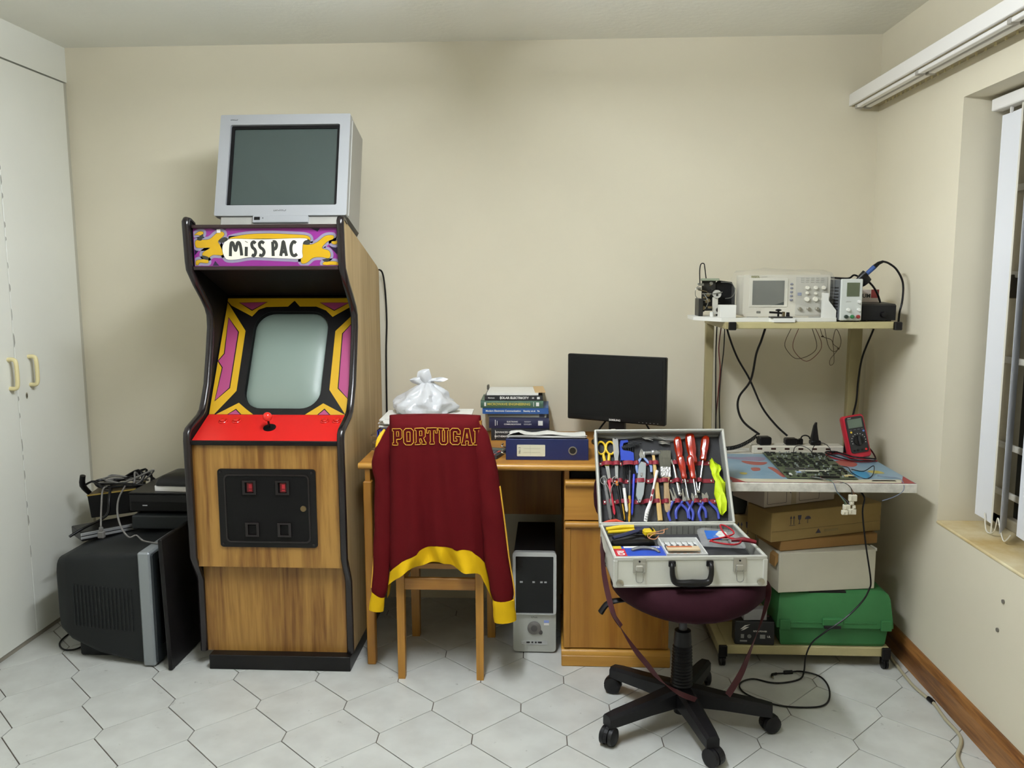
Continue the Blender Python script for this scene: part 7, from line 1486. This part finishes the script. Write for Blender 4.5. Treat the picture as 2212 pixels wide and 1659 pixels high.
for x in (-0.06, 0.055):
    b = MB(); b.box(x-0.008, x+0.008, 0.045, 0.060, 0.094, 0.101, 0.001); b.build('terminal', M('terminal_red_black', '3a1a1a', 0.4), bt)
b = MB(); b.prism([(-0.055, 0.062), (-0.038, 0.078), (-0.018, 0.082), (-0.034, 0.074), (-0.046, 0.064)], 'y', -0.0006, 0); b.prism([(-0.052, 0.056), (-0.036, 0.070), (-0.022, 0.072), (-0.040, 0.060)], 'y', -0.0006, 0); b.build('logo', m_w, bt)
text_mb('RITAR POWER', 0.008, 0.0002, FACE(0.020, -0.0005, 0.055), offset=0.0002).build('maker_print', m_w, bt)
for x0, x1, z0, z1 in ((-0.052, -0.040, 0.026, 0.042), (0.020, 0.040, 0.026, 0.042), (-0.055, -0.028, 0.012, 0.018)):
    b = MB(); b.box(x0, x1, -0.0006, 0, z0, z1); b.build('marking', M('marking_grey', '8c8c8a', 0.5), bt)
text_mb('UL', 0.011, 0.0002, FACE(0.054, -0.0005, 0.034), offset=0.0003).build('approval_mark', m_w, bt)
b = MB(); b.lathe([(0.008, 0), (0.008, 0.0004), (0.006, 0.0004), (0.006, 0.0)], 14, FACE(-0.020, -0.0002, 0.034)); b.build('recycle_mark', M('marking_grey', '8c8c8a', 0.5), bt)
b = MB(); b.box(-0.045, 0.045, 0.006, 0.045, 0.0005, 0.045, 0.002); solo(b, 'small_grey_box', M('small_box_grey', '8f8f90', 0.5), 'small pale grey box sitting on the black battery', 'box', (0.785, 3.108, ZL+0.0945), (0, 0, R(3)))
tcx = thing('tall_carton', 'tall brown carton with arrow and glass marks behind the swivel chair', 'box', (0.735, 3.32, ZL))
b = MB(); b.box(-0.045, 0.092, 0.0, 0.16, 0.0005, 0.452, 0.002); b.build('carton', m_kc, tcx)
marks(tcx, 0.020, 0.375, 0.050, m_pr)
b = MB(); b.loft([[(x*k, y*k, z+0.01*math.sin(x*60+y*40)) for x, y in rrect(-0.050, 0.080, 0.0, 0.14, 0.02, 4)] for z, k in ((0.4645, 0.9), (0.50, 1.0), (0.56, 0.95), (0.60, 0.7), (0.61, 0.3))]); solo(b, 'dark_bag', M('dark_green_bag', '22241a', 0.6, var=0.3, vscale=15), 'dark bag stuffed above the tall carton under the worktop', 'bag', (0.715, 3.33, ZL), smooth=60)
# ---------------------------------------------------------------- cables on the floor
b = MB(); b.tube([(1.118, 3.06, 0.724), (1.126, 2.99, 0.705), (1.134, 3.02, 0.64), (1.161, 3.045, 0.511), (1.190, 3.055, 0.371), (1.184, 3.052, 0.332), (1.160, 3.05, 0.286), (1.100, 3.045, 0.223), (1.030, 3.05, 0.165), (0.985, 3.06, 0.115), (0.965, 3.06, 0.06), (0.955, 3.04, 0.012), (0.927, 2.994, 0.0045), (0.865, 2.964, 0.0045), (0.812, 2.961, 0.0045), (0.754, 2.987, 0.0045), (0.706, 2.963, 0.0045), (0.688, 2.918, 0.0045), (0.705, 2.865, 0.0045), (0.772, 2.806, 0.0045), (0.846, 2.785, 0.0045), (0.939, 2.794, 0.0045), (0.986, 2.846, 0.0045), (1.014, 2.943, 0.0045), (1.005, 3.021, 0.0045), (0.942, 3.047, 0.0085), (0.886, 3.039, 0.0045), (0.850, 3.030, 0.006)], 0.0033, 6, 5)
ad = thing('adaptor_lead', 'black adaptor lead trailing from the worktop to a loop on the floor', 'cable', (0.85, 2.9, 0)); b.build('flex', m_blk, ad, 60, world=True)
b = MB(); b.tube([(0.912, 3.043, 0.007), (0.880, 3.038, 0.007)], 0.0075, 10); b.build('ferrite', m_blk, ad, 50, world=True)
b = MB(); b.tube([(0.850, 3.030, 0.006), (0.832, 3.022, 0.006), (0.828, 3.008, 0.006)], 0.005, 8); b.build('jack', m_blk, ad, 50, world=True)
b = MB(); b.tube([(0.828, 3.008, 0.006), (0.828, 2.988, 0.006)], 0.0026, 8); b.build('jack_pin', m_chr, ad, 50, world=True)
be = thing('beige_cable', 'beige cable running along the floor beside the skirting', 'cable', (1.32, 2.9, 0))
b = MB(); b.tube([(1.340, 3.60, 0.006), (1.340, 3.40, 0.006), (1.338, 3.249, 0.006), (1.328, 3.073, 0.006), (1.325, 2.952, 0.006), (1.338, 2.86, 0.006), (1.342, 2.816, 0.006), (1.334, 2.721, 0.006), (1.335, 2.634, 0.006), (1.318, 2.58, 0.006), (1.28, 2.52, 0.006), (1.262, 2.477, 0.006), (1.254, 2.40, 0.006), (1.27, 2.2, 0.006)], 0.0058, 8, 6); b.build('flex', M('beige_flex', 'a89f84', 0.55), be, 60, world=True)
b = MB(); b.tube([(1.338, 2.862, 0.0075), (1.342, 2.832, 0.0075)], 0.0085, 8); b.build('black_clip', m_blk, be, 40, world=True)
